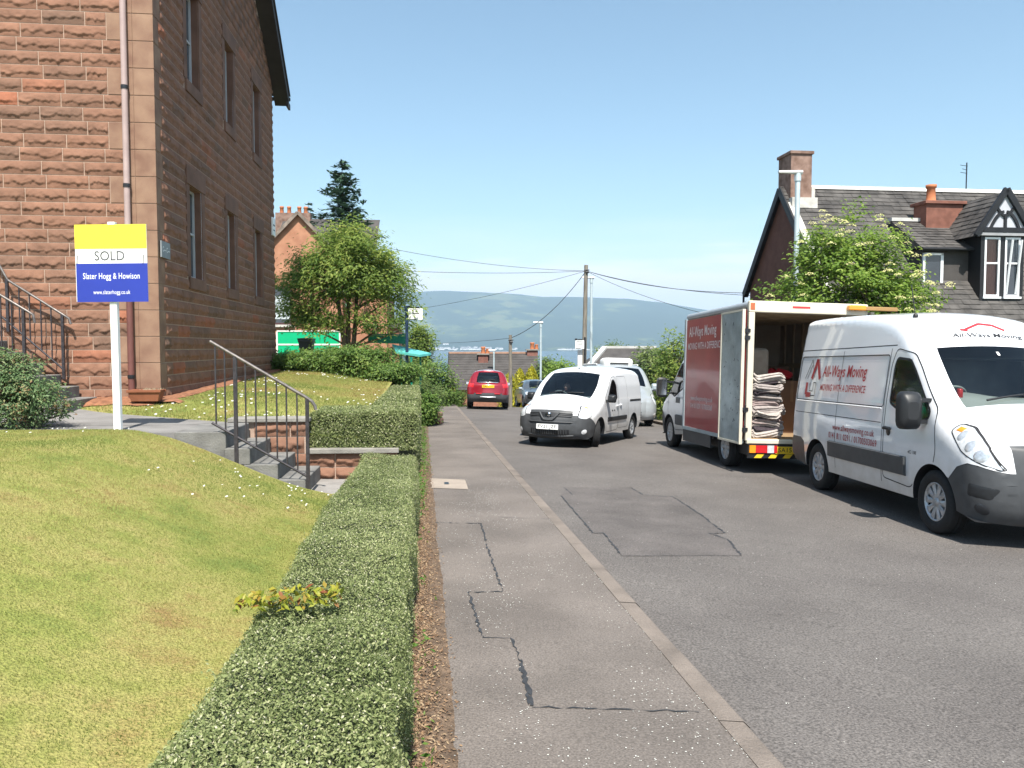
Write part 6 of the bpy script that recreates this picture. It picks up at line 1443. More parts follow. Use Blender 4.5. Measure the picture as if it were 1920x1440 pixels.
for side in (1, -1):
    b = MB(); sidebox(bd, b, -2.70, -.56, .56, .80, side, .035); b.build('side_moulding', MT['grey_plastic'], mv)
    b = MB()
    for x in (-1.16, -2.52): b.grid([[bd.on(x - .005, z, side, .0015), bd.on(x + .005, z, side, .0015)] for z in ysteps(.42, 2.1, 24)])
    b.grid([[bd.on(x, 2.14 - .006, side, .001), bd.on(x, 2.14 + .006, side, .001)] for x in ysteps(-4.05, -1.05, 30)]); b.grid([[bd.on(x, 1.16 - .005, side, .001), bd.on(x, 1.16 + .005, side, .001)] for x in ysteps(-4.1, -1.2, 30)]); b.build('panel_gap', MT['seam'], mv)
    b = MB(); sidebox(bd, b, -4.0, -1.22, 1.325, 1.355, side, .014); b.build('slide_rail', white2, mv)
    h_ = MB(); p = bd.on(-.98, 1.10, side, .03); h_.tube([p + Vector((-.07, 0, 0)), p + Vector((0, side * .03, .01)), p + Vector((.08, 0, 0))], .022, 8); h_.lathe([(.0, .006), (.05, .004), (.06, -.02)], 16, 0, Matrix.Translation(bd.on(-.99, 1.06, side, .0)) @ Matrix.Rotation(-side * math.pi / 2, 4, 'X')); h_.build('door_handle', MT['black_plastic'], mv)
    add_mirror(mv, bd, -.16, 1.36, side, (.16, .27, .44), 'black_plastic', .20)
    b = MB(); decal(bd, b, 'All-Ways Moving', .165, -2.45, 1.80, side, .004, width=1.42, bold=.014, shear=.12, space=1.04); decal(bd, b, 'MOVING WITH A DIFFERENCE', .098, -2.45, 1.56, side, .004, width=1.46, bold=.012, shear=.1, space=1.04)
    b.build('lettering', MT['red_ink'], mv); b = MB(); decal(bd, b, 'www.allwaysmoving.co.uk', .085, -1.98, 1.00, side, .004, width=1.25, bold=.006, space=1.06); decal(bd, b, '0141 811 0291 / 01700503069', .085, -2.0, .875, side, .004, width=1.45, bold=.008, space=1.06); b.build('lettering', MT['red_ink'], mv)
    # house-shaped emblem
    b = MB(); cx = -3.50
    def E(pts, mb, w=.026, mi=0):
        for p_, q_ in zip(pts[:-1], pts[1:]):
            n = max(2, int(math.dist(p_, q_) / .06)); t = np.array(q_) - np.array(p_); t /= np.linalg.norm(t); nn = np.array([t[1], -t[0]]) * w / 2
            rows = []
            for i in range(n + 1): c = np.array(p_) + (np.array(q_) - np.array(p_)) * i / n; rows.append([bd.on(*(c + nn), side, .0035 + mi * .0006), bd.on(*(c - nn), side, .0035 + mi * .0006)])
            mb.grid(rows, mi)
    sg_ = -side
    def L(u, v): return (cx + sg_ * u, 1.69 + v)
    E([L(-.04, .0), L(.10, .30), L(.26, .0)], b, .075, 1); E([L(-.20, -.06), L(-.20, -.25), L(-.02, -.25)], b, .075, 1)
    E([L(-.30, .0), L(-.10, .30), L(.05, .02)], b, .012, 0); E([L(-.22, .0), L(-.07, .22)], b, .012, 0); E([L(-.08, -.06), L(-.08, -.19), L(.05, -.19), L(.05, -.06), L(.14, -.06), L(.14, -.26), L(-.2, -.26)], b, .014, 0)
    b.build('emblem', [MT['ink'], MT['red_ink']], mv)
    wheel(mv, 0, side * .86, side, .355, .225, .225, spokes=10); wheel(mv, -3.18, side * .86, side, .355, .225, .225, spokes=10)
b = MB(); decal(bd, b, 'dCi 100', .04, -.42, .86, -1, .003); b.build('badge', MT['ink'], mv)
# brow emblem and name above the windscreen
i = min(range(bd.np_), key=lambda j: abs(bd.P[j, 1] - 2.27) + (9 if bd.P[j, 0] > 0 else 0)); A0 = Vector(bd.pt(i, 0, .012)); tn = (Vector(bd.pt(i + 2, 0)) - Vector(bd.pt(i - 2, 0))).normalized()
def brow(u, v): q = u / bd.yb[i]; return Vector(bd.pt(i, q, .008)) + tn * v
b = MB(); add_text(b, 'All-Ways Moving', .075, brow, 0, off=(0, -.05), width=.85, bold=.005, shear=.2); b.build('lettering', MT['ink'], mv)
b = MB()
for a, c in (((-.28, .06), (-.20, .04)), ((-.24, .05), (-.02, .17)), ((-.02, .17), (.14, .15)), ((.14, .15), (.26, .06))): 
    pA, pB = brow(*a), brow(*c); b.bar(pA, pB, .03, .004, 0, up=(1, 0, 1))
b.build('emblem', MT['red_ink'], mv)
b = MB(); q = bd.on(-1.25, 2.40, -1); ap = Vector((-1.15, -.62, 2.50)); b.tube([ap, ap + Vector((-.12, 0, .42))], .006, 5); b.lathe([(.03, 0), (.03, .03), (.01, .05)], 10, 0, Matrix.Translation(ap)); b.build('aerial', MT['black_plastic'], mv)
# drinks can and paper on the dash
cn = thing('drinks_can', 'red drinks can standing on the dashboard of the large white van', 'can'); 
b = MB(); b.lathe([(.026, 0), (.033, .008), (.033, .105), (.027, .118), (0, .116)], 18); b.build('can_body', M('can_red', (.5, .03, .03), .25, .3, var=.3, scale=14), cn)
b = MB(); b.add([Vector(bd.pt(min(range(bd.np_), key=lambda j: abs(bd.P[j, 1] - z) + (9 if abs(bd.P[j, 0] + .2) > .6 else 0)), q, .006)) for q, z in ((-.05, 1.95), (-.01, 1.95), (-.01, 2.02), (-.05, 2.02))], [(0, 1, 2, 3)]); b.build('windscreen_sticker', MT['plate_white'], mv)
HEAD_V = math.atan2(-1, .0126)
ground_place(mv, 5.665, 8.57, HEAD_V)
cn.matrix_world = mv.matrix_world @ Matrix.Translation((-.22, -.58, 1.505))

# ---- the removal lorry: the same cab with a box body
lo = thing('removal_lorry', 'box removal lorry with a dark red side and its back doors open', 'lorry')
CABR = [(-.86, 2.31, .2, .04, 'roof'), (-1.10, 2.33, .14, .03, 'roof'), (-1.20, 2.28, .1, .02, 'tail'), (-1.23, 1.4, .06, 0, 'tail'), (-1.24, .60, .06, 0, 'tail'), (-1.22, .40, .06, 0, 'rear_bumper')]
bl = Body(FRONT[:-1] + [(-.68, 2.19, .2, .05, 'roof')] + CABR, (0,), .42, .355, .33, van_W)
regs = [dict(name='bumper', poly=P_BUMP, merge=True), dict(name='front_door', poly=P_DOOR, seam=.012), dict(name='side_window', poly=P_WIN, seam=.03), dict(name='headlight', poly=P_LAMP)]
big_cab(lo, bl, VM, regs, None)
for side in (1, -1):
    b = MB(); sidebox(bl, b, -1.10, -.56, .56, .80, side, .03); b.build('side_moulding', MT['grey_plastic'], lo)
    b = MB(); sidebox(bl, b, -.82, -.52, 1.05, 1.20, side, .006); b.build('door_pocket', MT['grey_plastic'], lo)
    add_mirror(lo, bl, -.16, 1.40, side, (.16, .25, .46), 'black_plastic', .26); wheel(lo, 0, side * .86, side, .355, .225, .225, spokes=10)
RX = -3.66
for side in (1, -1): wheel(lo, RX, side * .90, side, .355, .225, .26, spokes=10)
BX0, BX1, BH, BW, BF = -4.80, -1.36, 3.02, 1.08, .60    # box: rear, front, roof, half width, floor
M_cream = M('cream_frame', (.62, .57, .46), .5, var=.08, scale=4); M_redp = M('lorry_red', (.29, .020, .025), .38, var=.12, scale=2, coat=.25)
M_bplas = M('box_moulding', (.30, .33, .36), .45, var=.08); M_board_ = M('box_board', (.34, .27, .20), .8, var=.12, scale=3); M_floor = M('ply_floor', (.30, .20, .11), .8, var=.15, scale=4, stretch=(1, 6, 1))
b = MB(); th = .04
b.box(BX0 + .08, BX1, BW - th, BW, BF - .0, BH - .14); b.box(BX0 + .08, BX1, -BW, -BW + th, BF, BH - .14); b.box(BX1 - th, BX1, -BW + th, BW - th, BF, BH - .14)
b.build('box_shell', M_board_, lo)
b = MB(); b.box(BX0 + .06, BX1 + .02, -BW, BW, BH - .14, BH); b.build('box_roof', M_bplas, lo, bevel=.09, segs=4)
b = MB(); b.box(BX0 + .05, BX1 - th, -BW + th, BW - th, BF - .03, BF + .02); b.build('floor', M_floor, lo)
M_fink = M('faded_white_ink', (.66, .58, .58), .6, var=.15, scale=30)
for side in (1, -1):
    b = MB(); b.box(BX0 + .10, BX1 - .02, side * (BW + .003) - .004, side * (BW + .003) + .004, BF + .0, BH - .15, 0); pn = b.build('side_panel', M_redp, lo)
    b = MB(); b.box(BX1 - .09, BX1 + .01, side * (BW + .012) - .012, side * (BW + .012) + .012, BF - .05, BH - .12); b.box(BX0 + .1, BX1 - .09, side * (BW + .011) - .011, side * (BW + .011) + .011, BF - .07, BF - .0); b.build('panel_edge', MT['galvanised'], lo)
    b = MB(); dc = side * (BW + .0105)
    tfn = lambda u, v: (-2.44 - side * u, dc, v)
    add_text(b, 'All-Ways Moving', .21, tfn, 0, off=(0, 2.60), width=1.62, bold=.012, space=1.04); add_text(b, 'MOVING WITH A DIFFERENCE', .14, tfn, 0, off=(side * .12, 2.30), width=1.95, bold=.01, space=1.04); b.build('lettering', M_fink, pn); b = MB(); add_text(b, 'www.allwaysmoving.co.uk', .10, tfn, 0, off=(side * .05, 1.22), width=1.3, bold=.004); add_text(b, '0141 811 0291 / 01700503069', .10, tfn, 0, off=(side * .05, 1.06), width=1.3, bold=.004)
    b.build('lettering', M_fink, pn)
    b = MB(); b.box(BX0 + 1.75, BX1, side * BW - .02, side * BW + .0, BF - .32, BF - .08); b.build('side_skirt', MT['grey_plastic'], lo)
b = MB(); b.box(BX0 + .1, BX1 + .6, -.45, .45, .42, .52); b.box(BX0 + .3, BX1 + .2, -.9, .9, .30, BF - .09); b.build('chassis', MT['black_plastic'], lo)
b = MB()
for side in (1, -1):
    A = [[(RX + .47 * math.cos(a), side * (BW - .34), .355 + .47 * math.sin(a)), (RX + .47 * math.cos(a), side * (BW - .01), .355 + .47 * math.sin(a))] for a in ysteps(.25, math.pi - .25, 16)]; b.grid(A); A2 = [[(p[0][0] * 1 + (p[0][0] - RX) * .12, side * (BW - .012), .355 + (p[0][2] - .355) * 1.13), p[1]] for p in A]; b.grid(A2)
b.build('mudguard', MT['black_plastic'], lo)
# rear frame
b = MB(); fw = .11
b.box(BX0, BX0 + .09, -BW, -BW + fw, BF - .02, BH - .2); b.box(BX0, BX0 + .09, BW - fw, BW, BF - .02, BH - .2); b.box(BX0, BX0 + .09, -BW, BW, BH - .2, BH - .0); b.box(BX0 - .02, BX0 + .07, -BW + .02, BW - .02, BF - .07, BF + .012); b.build('rear_frame', M_cream, lo, bevel=.015)
b = MB()
for x in ysteps(BX0 + .35, BX1 - .3, 8): b.box(x - .025, x + .025, -BW + th, BW - th, BH - .20, BH - .15)
for x in ysteps(BX0 + .3, BX1 - .3, 7):
    b.box(x - .035, x + .035, BW - th - .03, BW - th, BF, BH - .2); b.box(x - .035, x + .035, -BW + th, -BW + th + .03, BF, BH - .2)
for z in (1.3, 1.9): b.box(BX0 + .2, BX1 - .1, -BW + th + .03, -BW + th + .05, z, z + .10); b.box(BX0 + .2, BX1 - .1, BW - th - .05, BW - th - .03, z, z + .10)
b.build('lashing_rail', M('lashing_wood', (.33, .24, .15), .8, var=.2), lo)
# doors: left one folded flat along the side, right one swung out
M_alu = M('dented_aluminium', (.30, .36, .39), .42, .55, var=.25, scale=3, bump=.45, bscale=7, fine=.1)
b = MB(); b.box(BX0 + .02, BX0 + 1.02, BW + .07, BW + .105, BF - .06, BH - .17, 0); dl = b.build('rear_door', M_alu, lo)
b = MB()
for a in ((BX0 + .0, BX0 + .035, BF - .08, BH - .15), (BX0 + 1.0, BX0 + 1.035, BF - .08, BH - .15), (BX0 + .035, BX0 + 1.0, BF - .08, BF - .045), (BX0 + .035, BX0 + 1.0, BH - .185, BH - .15)): b.box(a[0], a[1], BW + .062, BW + .115, a[2], a[3])
b.build('door_edge', M_cream, dl)
b = MB(); rd = random.Random(4)
for _ in range(26): 
    x, z = rd.uniform(BX0 + .12, BX0 + .92), rd.uniform(BF + .1, BH - .3); a = rd.uniform(0, 3); L_ = rd.uniform(.02, .07); b.bar((x, BW + .106, z), (x + math.cos(a) * L_, BW + .106, z + math.sin(a) * L_), .012, .003, 0, up=(0, 1, 0))
b.build('scrape', MT['dark_metal'], dl)
b = MB()
for z in (BF + .15, BF + .5, BF + 1.75, BH - .55):
    b = MB(); b.box(BX0 - .015, BX0 + .06, BW - .03, BW + .07, z, z + .06); b.tube([(BX0 - .012, BW + .03, z - .03), (BX0 - .012, BW + .03, z + .10)], .018, 8); b.build('hinge', MT['dark_metal'], dl)
Mr = Matrix.Translation((BX0, -BW - .02, 0)) @ Matrix.Rotation(R(-2), 4, 'Z') @ Matrix.Translation((.02, -.09, 0))
b = MB(); b.box(0, 1.0, .0, .04, BF - .06, BH - .17, 0, Mr); dr_ = b.build('rear_door', M_alu, lo)
b = MB(); b.box(-.01, 1.02, -.012, .052, BH - .17, BH - .13, 0, Mr); b.build('door_edge', M_cream, dr_)
b = MB(); b.box(BX0 - .10, BX0 - .003, -BW + .08, -BW + .40, BH - .12, BH - .03); b.build('beacon', MT['lamp_amber'], lo, bevel=.02)
b = MB(); b.box(BX0 - .085, BX0 - .015, -BW - .50, -BW + .078, BH - .115, BH - .045); b.build('beacon_bar', M('tan_bar', (.34, .20, .08), .6, var=.1), lo, bevel=.01)
b = MB(); b.box(BX0 - .004, BX0 + .0, -.02, .30, BH - .11, BH - .075); b.build('marker_lamp', MT['lamp_red'], lo)
b = MB(); b.box(BX0 - .004, BX0, BW - .10, BW - .02, BH - .16, BH - .04); b.build('marker_lamp', M('marker_orange', (.42, .12, .05), .4), lo)
for side in (1, -1):
    b = MB(); zc = BF - .155; y0 = side * (BW - .06)
    for (ya, yb_, mi) in ((0, .11, 0), (.11, .32, 1), (.32, .44, 2), (.44, .50, 1)): b.box(BX0 - .05, BX0 + .02, min(y0 - side * ya, y0 - side * yb_), max(y0 - side * ya, y0 - side * yb_), zc - .065, zc + .065, mi)
    b.build('tail_light', [MT['lamp_amber'], MT['lamp_red'], MT['lamp_white']], lo)
plate(lo, 'SA15 LW', (BX0 - .04, .27, BF - .17), (-1, 0, 0), (0, 0, 1), .56, .125, 'plate_yellow')
b = MB(); n = 16
for k in range(n):
    y0 = lerp(-BW + .05, BW - .05, k / n); y1 = lerp(-BW + .05, BW - .05, (k + 1) / n); b.add([(BX0 - .03, y0 + .03, BF - .31), (BX0 - .03, y1 + .03, BF - .31), (BX0 - .03, y1 - .03, BF - .24), (BX0 - .03, y0 - .03, BF - .24)], [(3, 2, 1, 0)], k % 2)
b.box(BX0 - .02, BX0 + .04, -BW + .05, BW - .05, BF - .32, BF - .06, 1); b.build('rear_bar', [MT['plate_yellow'], MT['black_plastic']], lo)
hd = math.atan2(1, -.094)
fx, fy_ = at(1254, 840, 18.15).x, 18.15
ax_ = Vector((math.cos(hd), math.sin(hd))); lf = Vector((-ax_.y, ax_.x)); cpos = Vector((fx, fy_)) - lf * .97
ground_place(lo, cpos.x, cpos.y, hd)
# load in the lorry: every thing its own
MW = lo.matrix_world
def inlorry(t): t.matrix_world = MW @ t.matrix_basis; return t
M_bl = [M('blanket_' + n_, c, .95, var=.18, scale=18, bump=.4, bscale=40) for n_, c in (('grey', (.30, .265, .25)), ('rose', (.30, .235, .225)), ('dark', (.045, .035, .042)), ('pale', (.40, .36, .33)))]
rb_ = random.Random(6); z = BF + .02; labs = ['topmost', 'second from the top', 'third from the top', 'fourth from the top', 'fifth from the top', 'sixth from the top', 'seventh from the top', 'eighth from the top', 'ninth from the top', 'tenth from the top', 'eleventh from the top', 'lowest']; NB = 12; hs_ = [rb_.uniform(.07, .125) for _ in range(NB)]
kinds = [3, 2, 0, 2, 0, 1, 0, 3, 1, 0, 2, 3][::1]; kinds = kinds[::-1]
names = {0: 'grey', 1: 'rosy grey', 2: 'dark', 3: 'pale'}
for k in range(NB):
    h = hs_[k] * (.55 if kinds[k] == 2 else 1.1); wv = rb_.uniform(.27, .33) + (.05 if k in (2, 3) else 0); cx = BX0 + .42 + rb_.uniform(-.05, .05); cy = BW - .44 + rb_.uniform(-.05, .02); sd = rb_.uniform(0, 99)
    t = thing('folded_blanket', '%s folded removal blanket, %s in the stack inside the lorry' % (names[kinds[k]], labs[NB - 1 - k]), 'blanket', (cx, cy, z), 0, 'blankets stacked in the lorry')
    b = MB(); nl = 3 if h > .07 else 2
    for l in range(nl):                                   # layers of the fold, soft rounded edges
        lh = h / nl; A = []
        for a in ysteps(0, 2 * math.pi, 40)[:-1]:
            ca, sa = math.cos(a), math.sin(a); ux = math.copysign(abs(ca) ** .28, ca); uy = math.copysign(abs(sa) ** .28, sa); row = []
            for q in ysteps(0, 1, 7):
                an = math.pi * q; bulge = .93 + .07 * math.sin(an); zz = l * lh + lh * (.5 - .5 * math.cos(an)); wob = .045 * (float(noise2(a * 3 + sd, l * 3.7)) - .5) * 2; dz = .05 * (float(noise2(a * 2.2 + sd, 1)) - .5) * 2
                row.append((ux * .26 * bulge + wob * ca, uy * (wv) * bulge + wob * sa, zz + dz))
            A.append(row)
        A.append(A[0]); b.grid(A, 0, True); b.add([r_[-1] for r_ in A[:-1]], [tuple(range(40))], 0); b.add([r_[0] for r_ in A[:-1]], [tuple(reversed(range(40)))], 0)
    b.build('cloth', M_bl[kinds[k]], t); inlorry(t); z += h * .97
def carton(cx, cy, z0, sx, sy, sz, lab):
    t = thing('cardboard_box', lab, 'box', (cx, cy, z0)); b = MB(); b.box(-sx / 2, sx / 2, -sy / 2, sy / 2, 0, sz); bo = b.build('carton', MT['cardboard'], t, bevel=.006)
    b = MB(); b.box(-sx / 2 - .002, -sx / 2, -.03, .03, sz * .6, sz); b.box(-sx / 2, sx / 2, -.03, .03, sz, sz + .002); b.build('tape', M('box_tape_' + str(len(bpy.data.materials)), (.26, .15, .08), .4), t); inlorry(t)
carton(BX0 + 1.75, .12, BF + .02, .5, .55, 1.02, 'tall brown cardboard box standing beside the blanket stack')
carton(BX0 + 1.70, -.42, BF + .02, .5, .48, 1.02, 'tall brown cardboard box nearest the right-hand wall of the lorry')
carton(BX0 + 2.6, -.2, BF + .02, .6, 1.1, 1.3, 'wide brown cardboard box deep in the lorry')
t = thing('red_bag', 'bright red bag lying on top of the cardboard boxes', 'bag', (BX0 + 1.62, -.08, BF + 1.05)); b = MB(); A = []
for q in ysteps(0, 1, 8):
    rr = math.sin(math.pi * min(.96, q * .9 + .08)) ** .6; A.append([(.2 * rr * math.cos(a) * (1 + .15 * math.sin(3 * a)), .42 * rr * math.sin(a), .20 * q + .03 * math.sin(4 * a + q * 3)) for a in ysteps(0, 6.2832, 24)])
b.grid(A, 0, True); b.build('fabric', M('red_fabric', (.55, .02, .03), .7, var=.15, bump=.4, bscale=18), t); inlorry(t)
t = thing('hand_truck', 'dark hand truck leaning at the back of the lorry', 'hand truck', (BX0 + 2.15, .35, BF + .02)); b = MB()
for y in (-.2, .2): b.tube([(0, y, .1), (.25, y, 1.7)], .018, 8)
for zz in (.3, .8, 1.3, 1.68): b.tube([(.25 * zz / 1.7, -.2, zz), (.25 * zz / 1.7, .2, zz)], .014, 6)
b.box(-.25, .0, -.2, .2, .03, .05); b.build('frame', MT['galvanised'], t); b = MB()
for y in (-.24, .24): b.lathe([(0, -.03), (.1, -.03), (.12, 0), (.1, .03), (0, .03)], 14, 0, Matrix.Translation((.06, y, .12)) @ Matrix.Rotation(math.pi / 2, 4, 'X'))
b.build('wheels', MT['rubber'], t); inlorry(t)
t = thing('padded_chair', 'beige padded armchair wrapped for moving, behind the blanket stack', 'chair', (BX0 + 1.25, .62, BF + .02)); b = MB(); b.box(-.3, .3, -.32, .32, .0, 1.05); b.box(-.3, .25, -.36, .3, 1.06, 1.62); b.build('padding', M('beige_padding', (.30, .25, .20), .9, var=.15, scale=6), t, bevel=.09, segs=3); inlorry(t)

# ---- the small white van turning across the road
KW = tab([.2, .45, .8, 1.0, 1.4, 1.8], [.86, .90, .915, .91, .87, .77])
def k_W(X, Z): return KW(Z) * (1 - .05 * np.clip(X / .85, 0, 1) ** 2)
KP = [(.72, .20, .30, .08, 'bumper'), (.815, .30, .36, .13, 'bumper'), (.84, .46, .38, .14, 'bumper'), (.825, .62, .38, .14, 'bumper'), (.80, .72, .38, .13, 'bumper'), (.745, .83, .36, .12, 'bonnet'), (.62, .91, .34, .11, 'bonnet'), (.30, 1.01, .30, .09, 'bonnet'), (-.02, 1.09, .22, .10, 'windscreen'), (-.28, 1.29, .16, .09, 'windscreen'), (-.55, 1.49, .15, .08, 'windscreen'), (-.80, 1.655, .16, .06, 'roof'), (-1.05, 1.745, .18, .05, 'roof'), (-1.5, 1.80, .17, .05, 'roof'), (-2.3, 1.825, .15, .05, 'roof'), (-3.1, 1.79, .14, .04, 'roof'), (-3.34, 1.73, .12, .04, 'roof'), (-3.42, 1.62, .12, .05, 'tail'), (-3.47, 1.05, .14, .06, 'tail'), (-3.49, .60, .16, .07, 'tail'), (-3.47, .36, .16, .06, 'tail'), (-3.38, .28, .12, 0, 'tail')]
bk = Body(KP, (0, -2.70), .375, .315, .27, k_W)
kv = thing('small_van', 'small white delivery van turning in the road with its front wheels steered', 'van')
KM = dict(body=white2, bumper=MT['grey_plastic'], bonnet=white2, windscreen=MT['tinted_glass'], underbody=MT['black_plastic'], headlight=MT['lamp_white'], front_door=white2, side_window=MT['glass'], sliding_door=white2, tail_light=MT['lamp_red'])
regs = [dict(name='bumper', poly=[(1.2, .1), (1.2, .735), (.79, .735), (.60, .70), (.36, .56), (.28, .50), (.1, .62), (0, .1)], merge=True),
        dict(name='front_door', poly=round_poly([(-.42, .42), (-.36, .75), (-.30, 1.10), (-.72, 1.46), (-.98, 1.60), (-1.22, 1.62), (-1.30, 1.2), (-1.32, .33), (-.50, .31)], .06), seam=.01),
        dict(name='side_window', poly=round_poly([(-.46, 1.04), (-.78, 1.40), (-.96, 1.52), (-1.12, 1.54), (-1.20, 1.44), (-1.24, 1.08)], .06), seam=.03),
        dict(name='headlight', poly=round_poly([(.42, .90), (.50, .955), (.66, .88), (.745, .80), (.785, .68), (.68, .655), (.52, .72)], .04), seam=.008),
        dict(name='sliding_door', poly=round_poly([(-1.36, .36), (-1.34, 1.62), (-2.05, 1.63), (-2.15, .85), (-2.2, .45), (-2.14, .36)], .05), seam=.008),
        dict(name='tail_light', poly=round_poly([(-3.8, .85), (-3.8, 1.35), (-3.38, 1.30), (-3.38, .9)], .03))]
kp = bk.build(kv, KM, regs, {'bumper': 'bumper', 'bonnet': 'bonnet', 'windscreen': 'windscreen', 'under': 'underbody'}, .93, ('windscreen',), grid=.05)
interior(kv, (-1.45, -.05), .42, 1.10, 1.58, .80, -.05, -.36, True, ((-.36, -.0), (.36, -.0)))
for side in (1, -1):
    b = MB(); sidebox(bk, b, -2.02, -.52, .545, .665, side, .022); b.build('side_moulding', MT['black_plastic'], kv)
    b = MB(); sidebox(bk, b, -3.3, -2.30, .98, 1.05, side, .006); b.build('slide_rail', MT['seam'], kv)
    b = MB()
    for x, z in ((-1.20, .92), (-1.47, .935)):
        p = bk.on(x, z, side, .012); b.tube([p + Vector((-.08, 0, 0)), p + Vector((0, side * .025, 0)), p + Vector((.06, 0, -.01))], .015, 8)
    b.build('door_handle', white2, kv)
    add_mirror(kv, bk, -.40, 1.10, side, (.13, .20, .19), 'black_plastic', .13)
    st = R(27); wheel(kv, 0, side * .77, side, .315, .195, .19, spokes=10, steer=st); wheel(kv, -2.70, side * .78, side, .315, .195, .19, spokes=7)
    b = MB(); lens(bk, b, [(.60 + .06 * math.cos(a), .80 + .075 * math.sin(a)) for a in ysteps(0, 6.283, 14)[:-1]], side, .006); lens(bk, b, [(.705 + .045 * math.cos(a), .745 + .06 * math.sin(a)) for a in ysteps(0, 6.283, 14)[:-1]], side, .006); b.build('reflector', MT['lamp_white'], kp[('headlight', side)])
    b = MB(); lens(bk, b, [(.455, .905), (.49, .935), (.52, .92), (.49, .88)], side, .006); b.build('indicator', MT['lamp_amber'], kp[('headlight', side)])
    b = MB(); lens(bk, b, [(.70 + .05 * math.cos(a), .375 + .055 * math.sin(a)) for a in ysteps(0, 6.283, 14)[:-1]], side, .008); b.build('fog_lamp', MT['lamp_white'], kv)
    b = MB()
    for x in (-.86, -1.02): lens(bk, b, smooth_poly([(x - .05, .80), (x + .01, .83), (x + .05, .80), (x - .01, .785), (x - .045, .75), (x - .02, .79)], 3), side, .002)
    b.build('bird_logo', MT['ink'], kv)
def kfront(z): return min(range(bk.np_), key=lambda j: abs(bk.P[j, 1] - z) + (9 if bk.P[j, 0] < .3 else 0))
def fpt(u, z, lift=.01): i = kfront(z); return Vector(bk.pt(i, u / bk.yb[i], lift)) + Vector((0, 0, z - bk.P[i, 1]))
b = MB(); 
for z0, z1, uw in ((.685, .775, .52),): b.grid([[fpt(u, z, .006) for u in ysteps(-uw, uw, 14)] for z in ysteps(z0, z1, 4)], 0, True)
b.build('grille', MT['black_plastic'], kv)
b = MB()
for zz in (.70, .735, .765): b.tube([fpt(u, zz, .014) for u in ysteps(-.50, -.20, 6)], .009, 6); b.tube([fpt(u, zz, .014) for u in ysteps(.20, .50, 6)], .009, 6)
for s in (-1, 1): b.tube([fpt(s * .24, .775, .02), fpt(s * .15, .67, .025), fpt(s * .10, .625, .025), fpt(0, .615, .025)], .022, 8)
b.build('grille_trim', MT['grey_plastic'], kv)
b = MB(); c = fpt(0, .72, .03); b.lathe([(.0, .012), (.05, .01), (.055, -.02)], 18, 0, Matrix.Translation(c) @ Matrix.Rotation(math.pi / 2, 4, 'Y')); b.bar(c + Vector((.012, -.075, 0)), c + Vector((.012, .075, 0)), .012, .026, 0); b.build('badge', MT['chrome'], kv)
b = MB(); b.grid([[fpt(u, z, .006) for u in ysteps(-.46, .46, 14)] for z in ysteps(.31, .415, 4)], 0, True); it = b.build('air_intake', MT['black_plastic'], kv)
b = MB()
for u in ysteps(-.40, .40, 15): b.tube([fpt(u, .32, .012), fpt(u, .405, .012)], .010, 5)
b.build('intake_bars', MT['grey_plastic'], it)
b = MB(); P = [(-.60, .57), (.60, .57)]; b.tube([fpt(u, .575, .012) for u in ysteps(-.62, .62, 16)], .014, 6); b.tube([fpt(u, .285, .012) for u in ysteps(-.55, .55, 16)], .016, 6); b.build('bumper_crease', MT['grey_plastic'], kv)
plate(kv, 'FV21 JZF', fpt(.0, .475, .03), (1, 0, .04), (0, 0, 1), .52, .115, 'plate_white')
i = min(range(bk.np_), key=lambda j: abs(bk.P[j, 0] + .06) + abs(bk.P[j, 1] - 1.12)); b = MB(); b.tube([Vector(bk.pt(i, -.55 + .55 * q, .02)) + Vector((-.05 * q, 0, .035 * q)) for q in ysteps(0, 1, 6)], .010, 6); b.tube([Vector(bk.pt(i, .1 + .55 * q, .02)) + Vector((-.05 * q, 0, .035 * q)) for q in ysteps(0, 1, 6)], .010, 6); b.build('wiper', MT['black_plastic'], kv)
b = MB(); b.lathe([(.02, 0), (.012, .03), (.0, .05)], 8, 0, Matrix.Translation((-.95, .0, 1.775))); b.build('aerial', MT['black_plastic'], kv)
kr = Vector((3.04, 20.0)); kf = Vector((1.96, 17.70)); kd = (kf - kr).normalized(); lf = Vector((-kd.y, kd.x)); kc = kf - lf * .84
ground_place(kv, kc.x, kc.y, math.atan2(kd.y, kd.x))

# ---- silver passenger van parked behind it
TW = tab([.2, .5, .9, 1.2, 1.6, 1.97], [.88, .94, .95, .94, .89, .80])
def t_W(X, Z): return TW(Z) * (1 - .06 * np.clip(X / .83, 0, 1) ** 2)
TP = [(.72, .22, .34, .1, 'bumper'), (.82, .36, .40, .14, 'bumper'), (.83, .55, .42, .15, 'bumper'), (.79, .72, .42, .14, 'bumper'), (.73, .84, .40, .13, 'bonnet'), (.55, .99, .36, .1, 'bonnet'), (.20, 1.16, .28, .09, 'bonnet'), (-.02, 1.26, .2, .10, 'windscreen'), (-.30, 1.50, .16, .08, 'windscreen'), (-.58, 1.74, .15, .07, 'windscreen'), (-.74, 1.86, .16, .05, 'roof'), (-.95, 1.95, .18, .05, 'roof'), (-1.6, 1.99, .16, .05, 'roof'), (-3.4, 1.97, .14, .04, 'roof'), (-3.85, 1.90, .12, .04, 'roof'), (-3.95, 1.75, .12, .04, 'tail'), (-4.0, .9, .14, .05, 'tail'), (-3.98, .4, .14, .05, 'tail'), (-3.9, .3, .1, 0, 'tail')]
M_silver = M('silver_paint', (.40, .43, .45), .3, .35, var=.04, coat=.9)
bt = Body(TP, (0, -3.1), .40, .33, .28, t_W); tv = thing('camper_van', 'silver van with a raised roof vent parked behind the small white van', 'van')
